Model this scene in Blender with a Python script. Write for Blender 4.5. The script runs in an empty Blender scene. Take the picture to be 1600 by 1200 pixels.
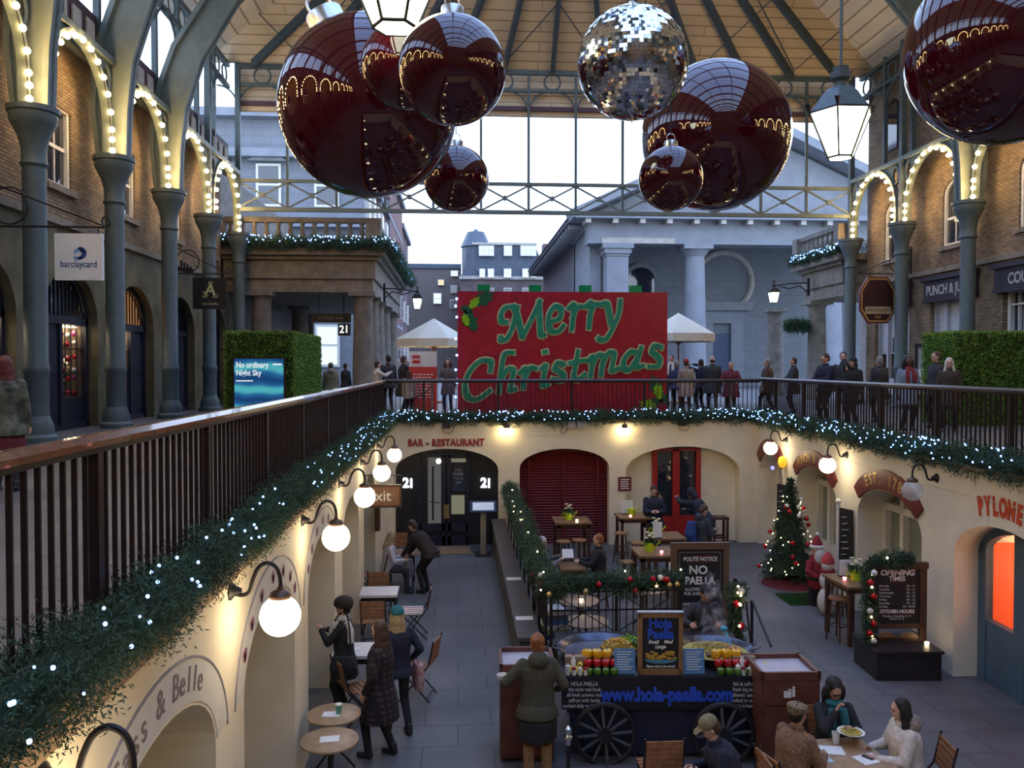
import bpy, bmesh, math, random
import numpy as np
from mathutils import Vector, Matrix
from math import sin, cos, pi, radians, sqrt, atan2, tan
random.seed(7); rng = np.random.default_rng(7)
scene = bpy.context.scene
COL = scene.collection

# ------------------------------------------------------------------ camera, sky, exposure
F_PX = 1300.0
YAW, PITCH, EYE = radians(3.74), radians(1.23), 1.45
cam_d = bpy.data.cameras.new('camera'); cam = bpy.data.objects.new('camera', cam_d); COL.objects.link(cam)
cam_d.sensor_width = 36.0; cam_d.lens = 36.0*F_PX/1600.0; cam_d.clip_start = 0.05; cam_d.clip_end = 600
cam.location = (0, 0, EYE); cam.rotation_euler = (radians(90)-PITCH, 0, -YAW)
scene.camera = cam
scene.view_settings.view_transform = 'Standard'; scene.view_settings.look = 'None'
scene.view_settings.gamma = 1.0; scene.view_settings.use_curve_mapping = False
scene.view_settings.exposure = 1.05
scene.cycles.use_denoising = True
scene.cycles.max_bounces = 6; scene.cycles.diffuse_bounces = 3; scene.cycles.glossy_bounces = 3
scene.cycles.transmission_bounces = 4; scene.cycles.transparent_max_bounces = 10; scene.cycles.volume_bounces = 0
scene.cycles.sample_clamp_indirect = 4.0; scene.cycles.caustics_reflective = False; scene.cycles.caustics_refractive = False
world = bpy.data.worlds.new('dusk_sky'); scene.world = world; world.use_nodes = True
_n = world.node_tree.nodes; _l = world.node_tree.links
SKY_STRENGTH = 1.65
_bg = _n['Background']; _bg.inputs['Strength'].default_value = SKY_STRENGTH
_tc = _n.new('ShaderNodeTexCoord'); _sp = _n.new('ShaderNodeSeparateXYZ'); _rp = _n.new('ShaderNodeValToRGB')
_l.new(_tc.outputs['Generated'], _sp.inputs[0]); _l.new(_sp.outputs['Z'], _rp.inputs[0]); _l.new(_rp.outputs[0], _bg.inputs['Color'])
_e = _rp.color_ramp.elements; _e[0].position = 0.0; _e[0].position = .05; _e[0].color = (0.66, 0.80, 1.0, 1); _e[1].position = 0.85; _e[1].color = (0.36, 0.54, 1.0, 1)

def P(px, py, d=None, X=None, Y=None, Z=None):
    """world point seen at pixel (px, py) of the 1600x1200 photo, at axis depth d or on a plane"""
    f = Vector((sin(YAW)*cos(PITCH), cos(YAW)*cos(PITCH), -sin(PITCH)))
    r = Vector((cos(YAW), -sin(YAW), 0)); u = r.cross(f)
    v = f + r*((px-800)/F_PX) + u*((600-py)/F_PX); c = Vector((0, 0, EYE))
    if d is not None: return c + v*d
    if X is not None: return c + v*(X/v.x)
    if Y is not None: return c + v*(Y/v.y)
    return c + v*((Z-EYE)/v.z)

# ------------------------------------------------------------------ mesh helpers
def frame(o, ux, uy, uz):
    return Matrix(((ux[0], uy[0], uz[0], o[0]), (ux[1], uy[1], uz[1], o[1]), (ux[2], uy[2], uz[2], o[2]), (0, 0, 0, 1)))
def T(x, y, z): return Matrix.Translation((x, y, z))
def RZ(a): return Matrix.Rotation(a, 4, 'Z')
def RX(a): return Matrix.Rotation(a, 4, 'X')
def RY(a): return Matrix.Rotation(a, 4, 'Y')
def axes(d):
    d = Vector(d).normalized(); a = Vector((0, 0, 1)) if abs(d.z) < .9 else Vector((1, 0, 0))
    s = d.cross(a).normalized(); return d, s, s.cross(d)

class MB:
    def __init__(s): s.v = []; s.f = []
    def add(s, vs, fs, M=None):
        b = len(s.v)
        s.v += [tuple(M @ Vector(v)) for v in vs] if M is not None else [tuple(v) for v in vs]
        s.f += [tuple(i+b for i in f) for f in fs]; return s
    def box(s, x0, x1, y0, y1, z0, z1, M=None):
        return s.add([(x0,y0,z0),(x1,y0,z0),(x1,y1,z0),(x0,y1,z0),(x0,y0,z1),(x1,y0,z1),(x1,y1,z1),(x0,y1,z1)],
                     [(3,2,1,0),(4,5,6,7),(0,1,5,4),(1,2,6,5),(2,3,7,6),(3,0,4,7)], M)
    def bar(s, p0, p1, w, h=None, up=None):
        p0, p1 = Vector(p0), Vector(p1); h = h or w
        d = (p1-p0); L = d.length; d.normalize()
        u = Vector(up) if up else (Vector((0,0,1)) if abs(d.z) < .95 else Vector((0,1,0)))
        sd = d.cross(u).normalized(); u = sd.cross(d)
        return s.box(0, L, -w/2, w/2, -h/2, h/2, frame(p0, d, sd, u))
    def ring(s, pts):
        b = len(s.v); s.v += [tuple(p) for p in pts]; return list(range(b, b+len(pts)))
    def cyl(s, p0, p1, r0, r1=None, n=12, cap=True):
        r1 = r0 if r1 is None else r1; p0, p1 = Vector(p0), Vector(p1); d, a, b = axes(p1-p0)
        A = s.ring([p0+(a*cos(2*pi*i/n)+b*sin(2*pi*i/n))*r0 for i in range(n)])
        B = s.ring([p1+(a*cos(2*pi*i/n)+b*sin(2*pi*i/n))*r1 for i in range(n)])
        s.f += [(A[i], A[(i+1)%n], B[(i+1)%n], B[i]) for i in range(n)]
        if cap: s.f += [tuple(reversed(A)), tuple(B)]
        return s
    def tube(s, pts, r, n=8, closed=False, cap=True):
        pts = [Vector(p) for p in pts]; N = len(pts); rs = r if isinstance(r, (list, tuple)) else [r]*N
        R = []; prev = None
        for i, p in enumerate(pts):
            if closed: t = pts[(i+1)%N]-pts[i-1]
            else: t = pts[min(i+1, N-1)]-pts[max(i-1, 0)]
            t.normalize()
            if prev is None: _, a, b = axes(t)
            else:
                a = (prev - t*prev.dot(t)).normalized(); b = a.cross(t)*-1
            prev = a; b = t.cross(a)
            R.append(s.ring([p+(a*cos(2*pi*k/n)+b*sin(2*pi*k/n))*rs[i] for k in range(n)]))
        for i in range(N if closed else N-1):
            A, B = R[i], R[(i+1)%N]
            s.f += [(A[k], A[(k+1)%n], B[(k+1)%n], B[k]) for k in range(n)]
        if cap and not closed: s.f += [tuple(reversed(R[0])), tuple(R[-1])]
        return s
    def lathe(s, prof, n=20, M=None, a0=0.0):
        vs, fs = [], []
        for r, z in prof: vs += [(max(r,1e-4)*cos(a0+2*pi*k/n), max(r,1e-4)*sin(a0+2*pi*k/n), z) for k in range(n)]
        for i in range(len(prof)-1):
            fs += [(i*n+k, i*n+(k+1)%n, (i+1)*n+(k+1)%n, (i+1)*n+k) for k in range(n)]
        fs += [tuple(reversed(range(n))), tuple(range((len(prof)-1)*n, len(prof)*n))]
        return s.add(vs, fs, M)
    def sph(s, c, r, nu=14, nv=9, M=None):
        rx, ry, rz = r if isinstance(r, (tuple, list)) else (r, r, r); c = Vector(c)
        vs = [(0,0,-rz)]; fs = []
        for j in range(1, nv):
            ph = pi*j/nv
            vs += [(rx*sin(ph)*cos(2*pi*k/nu), ry*sin(ph)*sin(2*pi*k/nu), -rz*cos(ph)) for k in range(nu)]
        vs.append((0,0,rz)); L = len(vs)-1
        fs += [(0, 1+(k+1)%nu, 1+k) for k in range(nu)]
        for j in range(nv-2):
            a = 1+j*nu; fs += [(a+k, a+(k+1)%nu, a+nu+(k+1)%nu, a+nu+k) for k in range(nu)]
        a = 1+(nv-2)*nu; fs += [(a+k, a+(k+1)%nu, L) for k in range(nu)]
        return s.add(vs, fs, T(*c) @ M if M is not None else T(*c))
    def prism(s, poly, w0, w1, M=None):
        n = len(poly)
        vs = [(x, y, w0) for x, y in poly]+[(x, y, w1) for x, y in poly]
        fs = [tuple(reversed(range(n))), tuple(range(n, 2*n))]+[(i, (i+1)%n, n+(i+1)%n, n+i) for i in range(n)]
        return s.add(vs, fs, M)
    def strip(s, outer, inner, w0, w1, M=None):   # band between two polylines, extruded
        n = len(outer)
        for i in range(n-1): s.prism([inner[i], outer[i], outer[i+1], inner[i+1]], w0, w1, M)
        return s
    def loft(s, rings, n=16):   # rings: (centre, side vec * rx, front vec * ry)
        R = [s.ring([Vector(c)+Vector(a)*cos(2*pi*k/n)+Vector(b)*sin(2*pi*k/n) for k in range(n)]) for c, a, b in rings]
        for A, B in zip(R, R[1:]): s.f += [(A[k], A[(k+1)%n], B[(k+1)%n], B[k]) for k in range(n)]
        s.f += [tuple(reversed(R[0])), tuple(R[-1])]; return s
    def build(s, name, m, parent=None, smooth=True, ang=38, loc=None):
        me = bpy.data.meshes.new(name); me.from_pydata(s.v, [], s.f)
        if m: me.materials.append(m)
        return finish(name, me, parent, smooth, ang, loc)
def finish(name, me, parent=None, smooth=True, ang=38, loc=None):
    bm = bmesh.new(); bm.from_mesh(me); bmesh.ops.recalc_face_normals(bm, faces=bm.faces); bm.to_mesh(me); bm.free()
    if smooth:
        me.shade_smooth(); me.set_sharp_from_angle(angle=radians(ang))
    o = bpy.data.objects.new(name, me); COL.objects.link(o)
    if parent: o.parent = parent
    if loc is not None: o.location = loc
    return o
def raw(name, V, Fc, m, parent=None):    # big numpy meshes, no cleanup
    me = bpy.data.meshes.new(name); me.from_pydata(V.tolist() if hasattr(V, 'tolist') else V, [], Fc.tolist() if hasattr(Fc, 'tolist') else Fc)
    me.materials.append(m); o = bpy.data.objects.new(name, me); COL.objects.link(o)
    if parent: o.parent = parent
    return o
def tag(o, label=None, cat=None, group=None, kind=None):
    if label: o['label'] = label
    if cat: o['category'] = cat
    if group: o['group'] = group
    if kind: o['kind'] = kind
    return o
def thing(name, label, cat, loc=(0,0,0), rz=0.0, group=None):
    o = bpy.data.objects.new(name, None); COL.objects.link(o); o.empty_display_size = .1
    o.location = loc; o.rotation_euler = (0, 0, rz); return tag(o, label, cat, group)
def struct(name, mb, m, parent=None, smooth=False):
    o = mb.build(name, m, parent, smooth); o['kind'] = 'structure'; return o
KIDS = {}
def dup(root, loc, rz=None, label=None, group=None, scale=None):
    def cp(o, par):
        c = o.copy(); COL.objects.link(c)
        if par: c.parent = par
        for ch in o.children: cp(ch, c)
        return c
    r = cp(root, None); r.location = loc
    if rz is not None: r.rotation_euler = (0, 0, rz)
    if label: r['label'] = label
    if group: r['group'] = group
    if scale: r.scale = (scale,)*3
    return r
def child_copies(src, locs, parent):
    for p in locs:
        c = src.copy(); COL.objects.link(c); c.parent = parent; c.location = p
def catmull(pts, k=6):
    pts = [Vector(p) for p in pts]; out = []
    for i in range(len(pts)-1):
        p0 = pts[max(i-1,0)]; p1 = pts[i]; p2 = pts[i+1]; p3 = pts[min(i+2, len(pts)-1)]
        for j in range(k):
            t = j/k; out.append(.5*((2*p1)+(p2-p0)*t+(2*p0-5*p1+4*p2-p3)*t*t+(3*p1-p0-3*p2+p3)*t**3))
    out.append(pts[-1]); return out
def arc(cx, cy, r, a0, a1, n, ry=None):
    ry = r if ry is None else ry
    return [(cx+r*cos(radians(a0+(a1-a0)*i/n)), cy+ry*sin(radians(a0+(a1-a0)*i/n))) for i in range(n+1)]
def text(s, size, m, parent, M, ext=.003, bold=0.0, shear=0.0, sx=1.0, align='CENTER', name='lettering', track=1.0):
    cu = bpy.data.curves.new('lettering', 'FONT'); cu.body = s; cu.size = size; cu.extrude = ext; cu.offset = bold
    cu.align_x = align; cu.align_y = 'CENTER'; cu.shear = shear; cu.space_character = track; cu.resolution_u = 3
    o = bpy.data.objects.new('lettering_curve', cu); COL.objects.link(o)
    me = bpy.data.meshes.new_from_object(o.evaluated_get(bpy.context.evaluated_depsgraph_get()))
    bpy.data.objects.remove(o); bpy.data.curves.remove(cu)
    me.transform(M @ Matrix.Diagonal((sx, 1, 1, 1))); me.materials.clear(); me.materials.append(m)
    t = bpy.data.objects.new(name, me); COL.objects.link(t); t.parent = parent; return t
FACE = lambda x, y, z: frame((x, y, z), (1,0,0), (0,0,1), (0,-1,0))      # text plane facing -Y

# ------------------------------------------------------------------ materials
MATS = {}
def mat(name, col, rough=.6, metal=0.0, var=.12, scale=6.0, bump=0.0, spec=.5, emit=None, es=0.0, ior=1.45, coat=0.0, col2=None):
    m = bpy.data.materials.new(name); m.use_nodes = True; nt = m.node_tree; b = nt.nodes['Principled BSDF']
    b.inputs['Roughness'].default_value = rough; b.inputs['Metallic'].default_value = metal
    b.inputs['IOR'].default_value = ior; b.inputs['Specular IOR Level'].default_value = spec; b.inputs['Coat Weight'].default_value = coat
    c = (*col, 1); b.inputs['Base Color'].default_value = c
    if emit: b.inputs['Emission Color'].default_value = (*emit, 1); b.inputs['Emission Strength'].default_value = es
    if var > 0 or bump > 0 or col2:
        tc = nt.nodes.new('ShaderNodeTexCoord'); nz = nt.nodes.new('ShaderNodeTexNoise'); nz.inputs['Scale'].default_value = scale; nz.inputs['Detail'].default_value = 4
        nt.links.new(tc.outputs['Object'], nz.inputs['Vector'])
        rp = nt.nodes.new('ShaderNodeValToRGB'); e = rp.color_ramp.elements; e[0].position = .3; e[1].position = .7
        e[0].color = (*[x*(1-var) for x in col], 1); e[1].color = (*(col2 or [min(1, x*(1+var)) for x in col]), 1)
        nt.links.new(nz.outputs['Fac'], rp.inputs[0]); nt.links.new(rp.outputs[0], b.inputs['Base Color'])
        if bump > 0:
            bp = nt.nodes.new('ShaderNodeBump'); bp.inputs['Strength'].default_value = bump; bp.inputs['Distance'].default_value = .02
            nt.links.new(nz.outputs['Fac'], bp.inputs['Height']); nt.links.new(bp.outputs[0], b.inputs['Normal'])
    MATS[name] = m; return m
def glow(name, col, s):
    m = bpy.data.materials.new(name); m.use_nodes = True; nt = m.node_tree; nt.nodes.clear()
    e = nt.nodes.new('ShaderNodeEmission'); e.inputs[0].default_value = (*col, 1); e.inputs[1].default_value = s
    o = nt.nodes.new('ShaderNodeOutputMaterial'); nt.links.new(e.outputs[0], o.inputs[0]); MATS[name] = m; return m
def glassm(name, tint, refl=.12, rough=.02):
    m = bpy.data.materials.new(name); m.use_nodes = True; nt = m.node_tree; nt.nodes.clear()
    t = nt.nodes.new('ShaderNodeBsdfTransparent'); t.inputs[0].default_value = (*tint, 1)
    g = nt.nodes.new('ShaderNodeBsdfGlossy'); g.inputs['Roughness'].default_value = rough
    lw = nt.nodes.new('ShaderNodeLayerWeight'); lw.inputs[0].default_value = .5; pw = nt.nodes.new('ShaderNodeMath'); pw.operation = 'POWER'; pw.inputs[1].default_value = 4; nt.links.new(lw.outputs['Facing'], pw.inputs[0]); ma = nt.nodes.new('ShaderNodeMath'); ma.operation = 'MULTIPLY_ADD'; ma.inputs[1].default_value = .5; ma.inputs[2].default_value = refl*.5; nt.links.new(pw.outputs[0], ma.inputs[0])
    mx = nt.nodes.new('ShaderNodeMixShader'); o = nt.nodes.new('ShaderNodeOutputMaterial')
    nt.links.new(ma.outputs[0], mx.inputs[0]); nt.links.new(t.outputs[0], mx.inputs[1]); nt.links.new(g.outputs[0], mx.inputs[2])
    nt.links.new(mx.outputs[0], o.inputs[0]); MATS[name] = m; return m
def brick(name, c1, c2, mortar, plane, bw=.225, bh=.075, ms=.012, rough=.85, offset=.5, bump=.4, big=.25):
    """plane: which object axes carry the courses, e.g. 'YZ' for a wall facing X"""
    m = bpy.data.materials.new(name); m.use_nodes = True; nt = m.node_tree; b = nt.nodes['Principled BSDF']; b.inputs['Roughness'].default_value = rough
    tc = nt.nodes.new('ShaderNodeTexCoord'); sp = nt.nodes.new('ShaderNodeSeparateXYZ'); cb = nt.nodes.new('ShaderNodeCombineXYZ')
    nt.links.new(tc.outputs['Object'], sp.inputs[0]); nt.links.new(sp.outputs[plane[0]], cb.inputs[0]); nt.links.new(sp.outputs[plane[1]], cb.inputs[1])
    br = nt.nodes.new('ShaderNodeTexBrick'); br.inputs['Scale'].default_value = 1; br.offset = offset
    br.inputs['Brick Width'].default_value = bw; br.inputs['Row Height'].default_value = bh; br.inputs['Mortar Size'].default_value = ms
    br.inputs['Color1'].default_value = (*c1, 1); br.inputs['Color2'].default_value = (*c2, 1); br.inputs['Mortar'].default_value = (*mortar, 1); br.inputs['Bias'].default_value = -.2
    nt.links.new(cb.outputs[0], br.inputs['Vector'])
    nz = nt.nodes.new('ShaderNodeTexNoise'); nz.inputs['Scale'].default_value = .8; nz.inputs['Detail'].default_value = 6; nt.links.new(tc.outputs['Object'], nz.inputs['Vector'])
    mp = nt.nodes.new('ShaderNodeMapRange'); mp.inputs[1].default_value = .3; mp.inputs[2].default_value = .7; mp.inputs[3].default_value = 1-big; mp.inputs[4].default_value = 1+big
    nt.links.new(nz.outputs['Fac'], mp.inputs[0])
    mx = nt.nodes.new('ShaderNodeVectorMath'); mx.operation = 'SCALE'; nt.links.new(br.outputs['Color'], mx.inputs[0]); nt.links.new(mp.outputs[0], mx.inputs['Scale'])
    nt.links.new(mx.outputs[0], b.inputs['Base Color'])
    bp = nt.nodes.new('ShaderNodeBump'); bp.inputs['Strength'].default_value = bump; bp.inputs['Distance'].default_value = .01; bp.invert = True
    nt.links.new(br.outputs['Fac'], bp.inputs['Height']); nt.links.new(bp.outputs[0], b.inputs['Normal'])
    MATS[name] = m; return m

brick_yz = brick('stock_brick', (.27,.185,.105), (.13,.09,.055), (.09,.075,.055), 'YZ', big=.45)
brick_xz = brick('stock_brick_front', (.25,.18,.11), (.15,.11,.07), (.17,.13,.09), 'XZ')
red_yz = brick('red_brick', (.20,.075,.07), (.16,.06,.06), (.16,.13,.125), 'YZ')
red_xz = brick('red_brick_front', (.15,.10,.10), (.125,.085,.085), (.13,.115,.115), 'XZ')
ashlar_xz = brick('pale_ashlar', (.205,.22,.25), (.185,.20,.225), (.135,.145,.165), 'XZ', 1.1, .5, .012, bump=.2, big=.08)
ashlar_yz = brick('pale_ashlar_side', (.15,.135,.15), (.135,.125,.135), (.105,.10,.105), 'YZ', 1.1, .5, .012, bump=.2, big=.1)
paving = brick('york_stone_paving', (.112,.110,.116), (.097,.096,.102), (.058,.057,.062), 'XY', .9, .62, .012, rough=.55, bump=.25, big=.3)
piazza = brick('granite_setts', (.20,.19,.185), (.16,.155,.15), (.1,.1,.1), 'XY', .45, .3, .012, rough=.6, bump=.3, big=.2)
boards_m = brick('ceiling_boards', (.60,.48,.33), (.53,.425,.29), (.28,.2,.13), 'XZ', 6.0, .26, .016, rough=.7, bump=.2, big=.1)
boards_side = brick('side_ceiling_boards', (.74,.68,.56), (.68,.62,.51), (.34,.28,.2), 'YZ', 6.0, .26, .016, rough=.7, bump=.2, big=.08)
cream = mat('cream_stucco', (.80,.71,.53), .75, var=.06, scale=2.5, bump=.06)
cream2 = mat('pale_stucco', (.80,.74,.60), .75, var=.05, scale=2.5, bump=.06)
stone = mat('brown_stone', (.19,.17,.145), .85, var=.28, scale=3, bump=.3)
stone_l = mat('light_stone', (.43,.40,.36), .85, var=.15, scale=3, bump=.2)
render_m = mat('mossy_render', (.125,.11,.066), .85, var=.35, scale=1.6, bump=.25)
portland = mat('portland_stone', (.235,.25,.28), .8, var=.10, scale=1.5, bump=.1)
iron = mat('grey_green_iron', (.085,.115,.12), .5, var=.12, scale=5, bump=.05)
iron_l = mat('pale_green_iron', (.135,.17,.16), .5, var=.15, scale=4, bump=.05)
iron_d = mat('dark_blue_iron', (.05,.075,.10), .5, var=.12)
plum = mat('plum_timber', (.085,.045,.06), .6, var=.15)
black_iron = mat('black_iron', (.022,.017,.02), .45, var=.1, spec=.4)
rail_iron = mat('brown_black_rail', (.022,.012,.012), .4, var=.2, scale=9, spec=.4)
steel_rail = mat('dark_steel_rail', (.07,.06,.065), .3, .4, var=.1)
wood_rail = mat('varnished_handrail', (.22,.085,.035), .22, var=.2, scale=12, coat=.6)
cornice_m = mat('terracotta_cornice', (.40,.27,.17), .8, var=.15)
white_p = mat('white_paint', (.74,.72,.66), .5, var=.05)
navy = mat('navy_timber', (.018,.02,.038), .4, var=.15)
black_p = mat('black_paint', (.02,.018,.022), .4, var=.1)
glass_roof = glassm('roof_glazing', (.93,.97,1.0), .05)
glass_win = glassm('window_glass', (.85,.88,.9), .05)
glass_dark = mat('dark_glass', (.025,.03,.045), .05, var=0, spec=.9, ior=1.6)
bauble_m = mat('red_lacquer', (.048,.001,.005), .03, var=0, spec=.5, ior=1.72)
silver = mat('silver_metal', (.75,.75,.76), .28, 1.0, var=.05)
chrome = mat('chrome', (.85,.85,.87), .06, 1.0, var=0)
mirror_m = mat('mirror_tile', (.93,.94,.96), .04, 1.0, var=0)
foliage_m = mat('fir_foliage', (.028,.07,.034), .7, var=.5, scale=14, col2=(.065,.13,.065))
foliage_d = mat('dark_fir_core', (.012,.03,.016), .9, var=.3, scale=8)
fir_tree_m = mat('christmas_tree_needles', (.022,.05,.026), .7, var=.5, scale=14)
hedge_m = mat('boxwood_foliage', (.13,.26,.03), .7, var=.5, scale=9, col2=(.26,.44,.07))
red_m = mat('red_panel', (.33,.012,.028), .28, var=.18, scale=5, bump=.15)
green_m = mat('letter_green', (.02,.22,.13), .3, var=.25, scale=12)
leaf_m = mat('holly_green', (.01,.09,.04), .3, var=.2)
lime_m = mat('lime_leaf', (.22,.45,.01), .35, var=.2)
gold_l = mat('gold_outline', (.55,.58,.30), .3, var=.2)
gold = mat('gold_leaf', (.75,.50,.16), .35, .6, var=.1)
letter_w = mat('white_letter', (.80,.80,.77), .5, var=.03)
maroon = mat('maroon_board', (.16,.022,.022), .4, var=.1)
red_l = mat('red_letter', (.33,.03,.025), .5, var=.1)
dark_wood = mat('dark_stained_wood', (.075,.035,.02), .45, var=.3, scale=10, bump=.1)
mid_wood = mat('teak_slats', (.28,.125,.055), .5, var=.25, scale=12, bump=.1)
table_wood = mat('oak_table_top', (.36,.235,.135), .45, var=.2, scale=8, bump=.05)
bar_wood = mat('bar_table_top', (.22,.12,.06), .4, var=.2, scale=8)
cab_wood = mat('mahogany_cabinet', (.125,.045,.03), .4, var=.25, scale=6)
chalk_m = mat('chalkboard', (.014,.014,.015), .6, var=.25, scale=5)
slat_red = mat('red_shutter', (.15,.013,.015), .4, var=.1)
door_red = mat('red_door_paint', (.40,.022,.018), .4, var=.1)
blue_door = mat('slate_blue_paint', (.075,.135,.20), .5, var=.12)
warm_pane = glow('lit_window', (1.0, .80, .52), .55)
cool_pane = glow('office_window', (.75,.9,1.0), .6)
globe_m = glow('lit_opal_globe', (1.0, .80, .50), 8.0)
bulb_m = glow('warm_bulb', (1.0, .64, .27), 46.0)
led_m = glow('blue_white_led', (.18,.38,1.0), 5.0)
lant_m = glow('lantern_pane', (.92,1.0,.76), 3.6)
flood_m = glow('floodlamp_face', (1.0,.80,.42), 60.0)
# ------------------------------------------------------------------ the setting
ZF = -3.4; XL = -1.85; YF = 22.3
W_LEFT = frame((XL,0,0), (0,1,0), (0,0,1), (-1,0,0))
SK = .05; _q = sqrt(1+SK*SK); XR0 = 7.1
W_RIGHT = frame((XR0,0,0), (SK/_q,1/_q,0), (0,0,1), (1/_q,-SK/_q,0))
W_FAR = frame((0,YF,0), (1,0,0), (0,0,1), (0,1,0))
def XR(y): return XR0+SK*y
def arch_pts(c, h, s, r, n=18): return arc(c, s, h, 180, 0, n, r)
def arch_bay(mb, u0, u1, z0, z1, c, h, s, r, w0, w1, M):
    mb.prism([(u0,z1),(u0,z0),(c-h,z0)]+arch_pts(c,h,s,r)+[(c+h,z0),(u1,z0),(u1,z1)], w0, w1, M)
def hole_bay(mb, u0, u1, z0, z1, c, h, s0, s, r, w0, w1, M):
    L = [(c-h,s)]+(arc(c,s,h,180,90,10,r)[1:] if r > 0 else [(c,s)]); R = [(2*c-x, z) for x, z in L]
    mb.prism([(u0,z0),(c,z0),(c,s0),(c-h,s0)]+L+[(c,z1),(u0,z1)], w0, w1, M)
    mb.prism([(u1,z0),(c,z0),(c,s0),(c+h,s0)]+R+[(c,z1),(u1,z1)], w0, w1, M)
def rect(mb, u0, u1, z0, z1, w0, w1, M): mb.prism([(u0,z0),(u1,z0),(u1,z1),(u0,z1)], w0, w1, M)

mb = MB(); mb.box(-4.2, 11.5, -1, 24.5, ZF-.2, ZF); struct('floor', mb, paving)
# upper level slabs
mb = MB(); mb.box(-10.2, XL-.02, -14, 31.2, -.3, 0)
mb.prism([(XR(-14)+.02,-14),(17,-14),(17,31.2),(XR(31.2)+.02,31.2)], -.3, 0)
mb.box(XL-.02, XR(22.3)+.6, YF+.02, 31.2, -.3, 0); mb.box(XL-.02, XR(0)+.02, -14, .5, -.3, 0)
struct('floor_upper', mb, paving)
mb = MB(); mb.box(-70, 90, 31.2, 170, -.3, -.005); struct('ground_piazza', mb, piazza)
# lower arcade walls
L_ARCH = [5.32+3.08*k for k in range(-1, 5)]
mb = MB(); prev = .5
for c in L_ARCH:
    nx = c+1.54; arch_bay(mb, prev, nx, ZF, -.02, c, 1.12, -1.45, .62, 0, .9, W_LEFT); prev = nx
rect(mb, prev, YF+.5, ZF, -.02, 0, .9, W_LEFT)
rect(mb, .4, YF+.5, ZF, -.02, .9, 1.1, W_LEFT)
struct('wall_left', mb, cream)
R_ARCH = [(-3+11.2-7, 1.25), (7.7, 1.25), (11.2, 1.25), (14.7, 1.25), (18.2, 1.2), (21.25, .95)]
mb = MB(); prev = .2
for i, (c, h) in enumerate(R_ARCH):
    nx = c+1.75 if i < 4 else (19.9 if i == 4 else YF+.05)
    arch_bay(mb, prev, nx, ZF, -.02, c, h, -1.45, .6, 0, 1.0, W_RIGHT); prev = nx
rect(mb, .2, 9.95, ZF, -.02, 1.0, 1.2, W_RIGHT); rect(mb, 12.45, YF+.5, ZF, -.02, 1.0, 1.2, W_RIGHT)
struct('wall_right', mb, cream2)
def fx(px, py=700): return P(px, py, Y=YF).x
F_ARCH = [(fx(617), fx(779), -1.36, .60), (fx(812), fx(952), -1.30, .52), (fx(978), fx(1156), -1.42, .68)]
mb = MB(); prev = XL-.05; ends = [fx(795), fx(968), XR(YF)+.3]
for (a, b, s, r), e in zip(F_ARCH, ends):
    arch_bay(mb, prev, e, ZF, -.02, (a+b)/2, (b-a)/2, s, r, 0, .45, W_FAR); prev = e
rect(mb, XL-.05, XR(YF)+.3, ZF, -.02, .9, 1.0, W_FAR)
rect(mb, XL-.05, (F_ARCH[0][0]-.02), ZF, -.3, .45, .9, W_FAR)
struct('wall_back', mb, cream)
mb = MB(); mb.box(-3.2, 9, .3, .5, ZF, 0); struct('wall_front_light_block', mb, cream)  # unseen near wall, added to enclose the court and control its light
# cornice strips along the wall tops
mb = MB(); rect(mb, .5, YF, -.27, .012, -.05, .2, W_LEFT); struct('trim_1', mb, cornice_m)
mb = MB(); rect(mb, .5, YF+.05, -.10, .012, -.09, .2, W_RIGHT); struct('trim_2', mb, cornice_m)
mb = MB(); rect(mb, XL, XR(YF), -.06, .012, -.05, .2, W_FAR); struct('trim_3', mb, cornice_m)
mb = MB(); rect(mb, XL, XR(YF), -.42, -.40, -.012, .1, W_FAR); rect(mb, .5, YF, -.50, -.48, -.012, .1, W_RIGHT); struct('trim_4', mb, cream)

# ---- upper hall: bays between columns
YC = [16.4+3.7*k for k in range(-8, 5)]
XCL, XCR, XWL, XWR = -8.0, 15.1, -8.65, 15.75
W_UL = frame((XWL,0,0), (0,1,0), (0,0,1), (-1,0,0)); W_UR = frame((XWR,0,0), (0,1,0), (0,0,1), (1,0,0))
g, u = MB(), MB(); gr, ur = MB(), MB(); sl, sr = MB(), MB()
for y0, y1 in zip(YC, YC[1:]):
    c = (y0+y1)/2
    arch_bay(g, y0+1, y1+1, 0, 4.55, c+1.1, 1.32, 2.5, 1.1, 0, .55, W_UL)
    hole_bay(u, y0, y1, 4.55, 8.9, c+.6, .55, 5.35, 7.1, 0, 0, .55, W_UL)
    hole_bay(gr, y0, y1, 0, 4.55, c, 1.2, 0.4, 3.6, 0, 0, .5, W_UR)
    hole_bay(ur, y0, y1, 4.55, 8.9, c, .55, 5.3, 6.9, .5, 0, .5, W_UR)
g.box(XWL-1.6, XWL-1.4, -14, 31.6, 0, 8.9); gr.box(XWR+.6, XWR+.8, -14, 31.6, 0, 8.9)
struct('wall_left_ground', g, render_m); struct('wall_left_upper', u, brick_yz)
struct('wall_right_ground', gr, brick_yz); struct('wall_right_upper', ur, brick_yz)
mb = MB(); rect(mb, -14, 31.2, 4.5, 4.66, -.1, .2, W_UL); struct('trim_5', mb, stone)
mb = MB(); rect(mb, -14, 31.2, 4.5, 4.66, -.1, .2, W_UR); struct('trim_6', mb, stone)
mb = MB(); mb.box(-10, 17, -14.4, -14, 0, 17); struct('wall_near_light_block', mb, brick_xz)  # unseen end wall, added to keep open sky out of the bauble reflections

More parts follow.
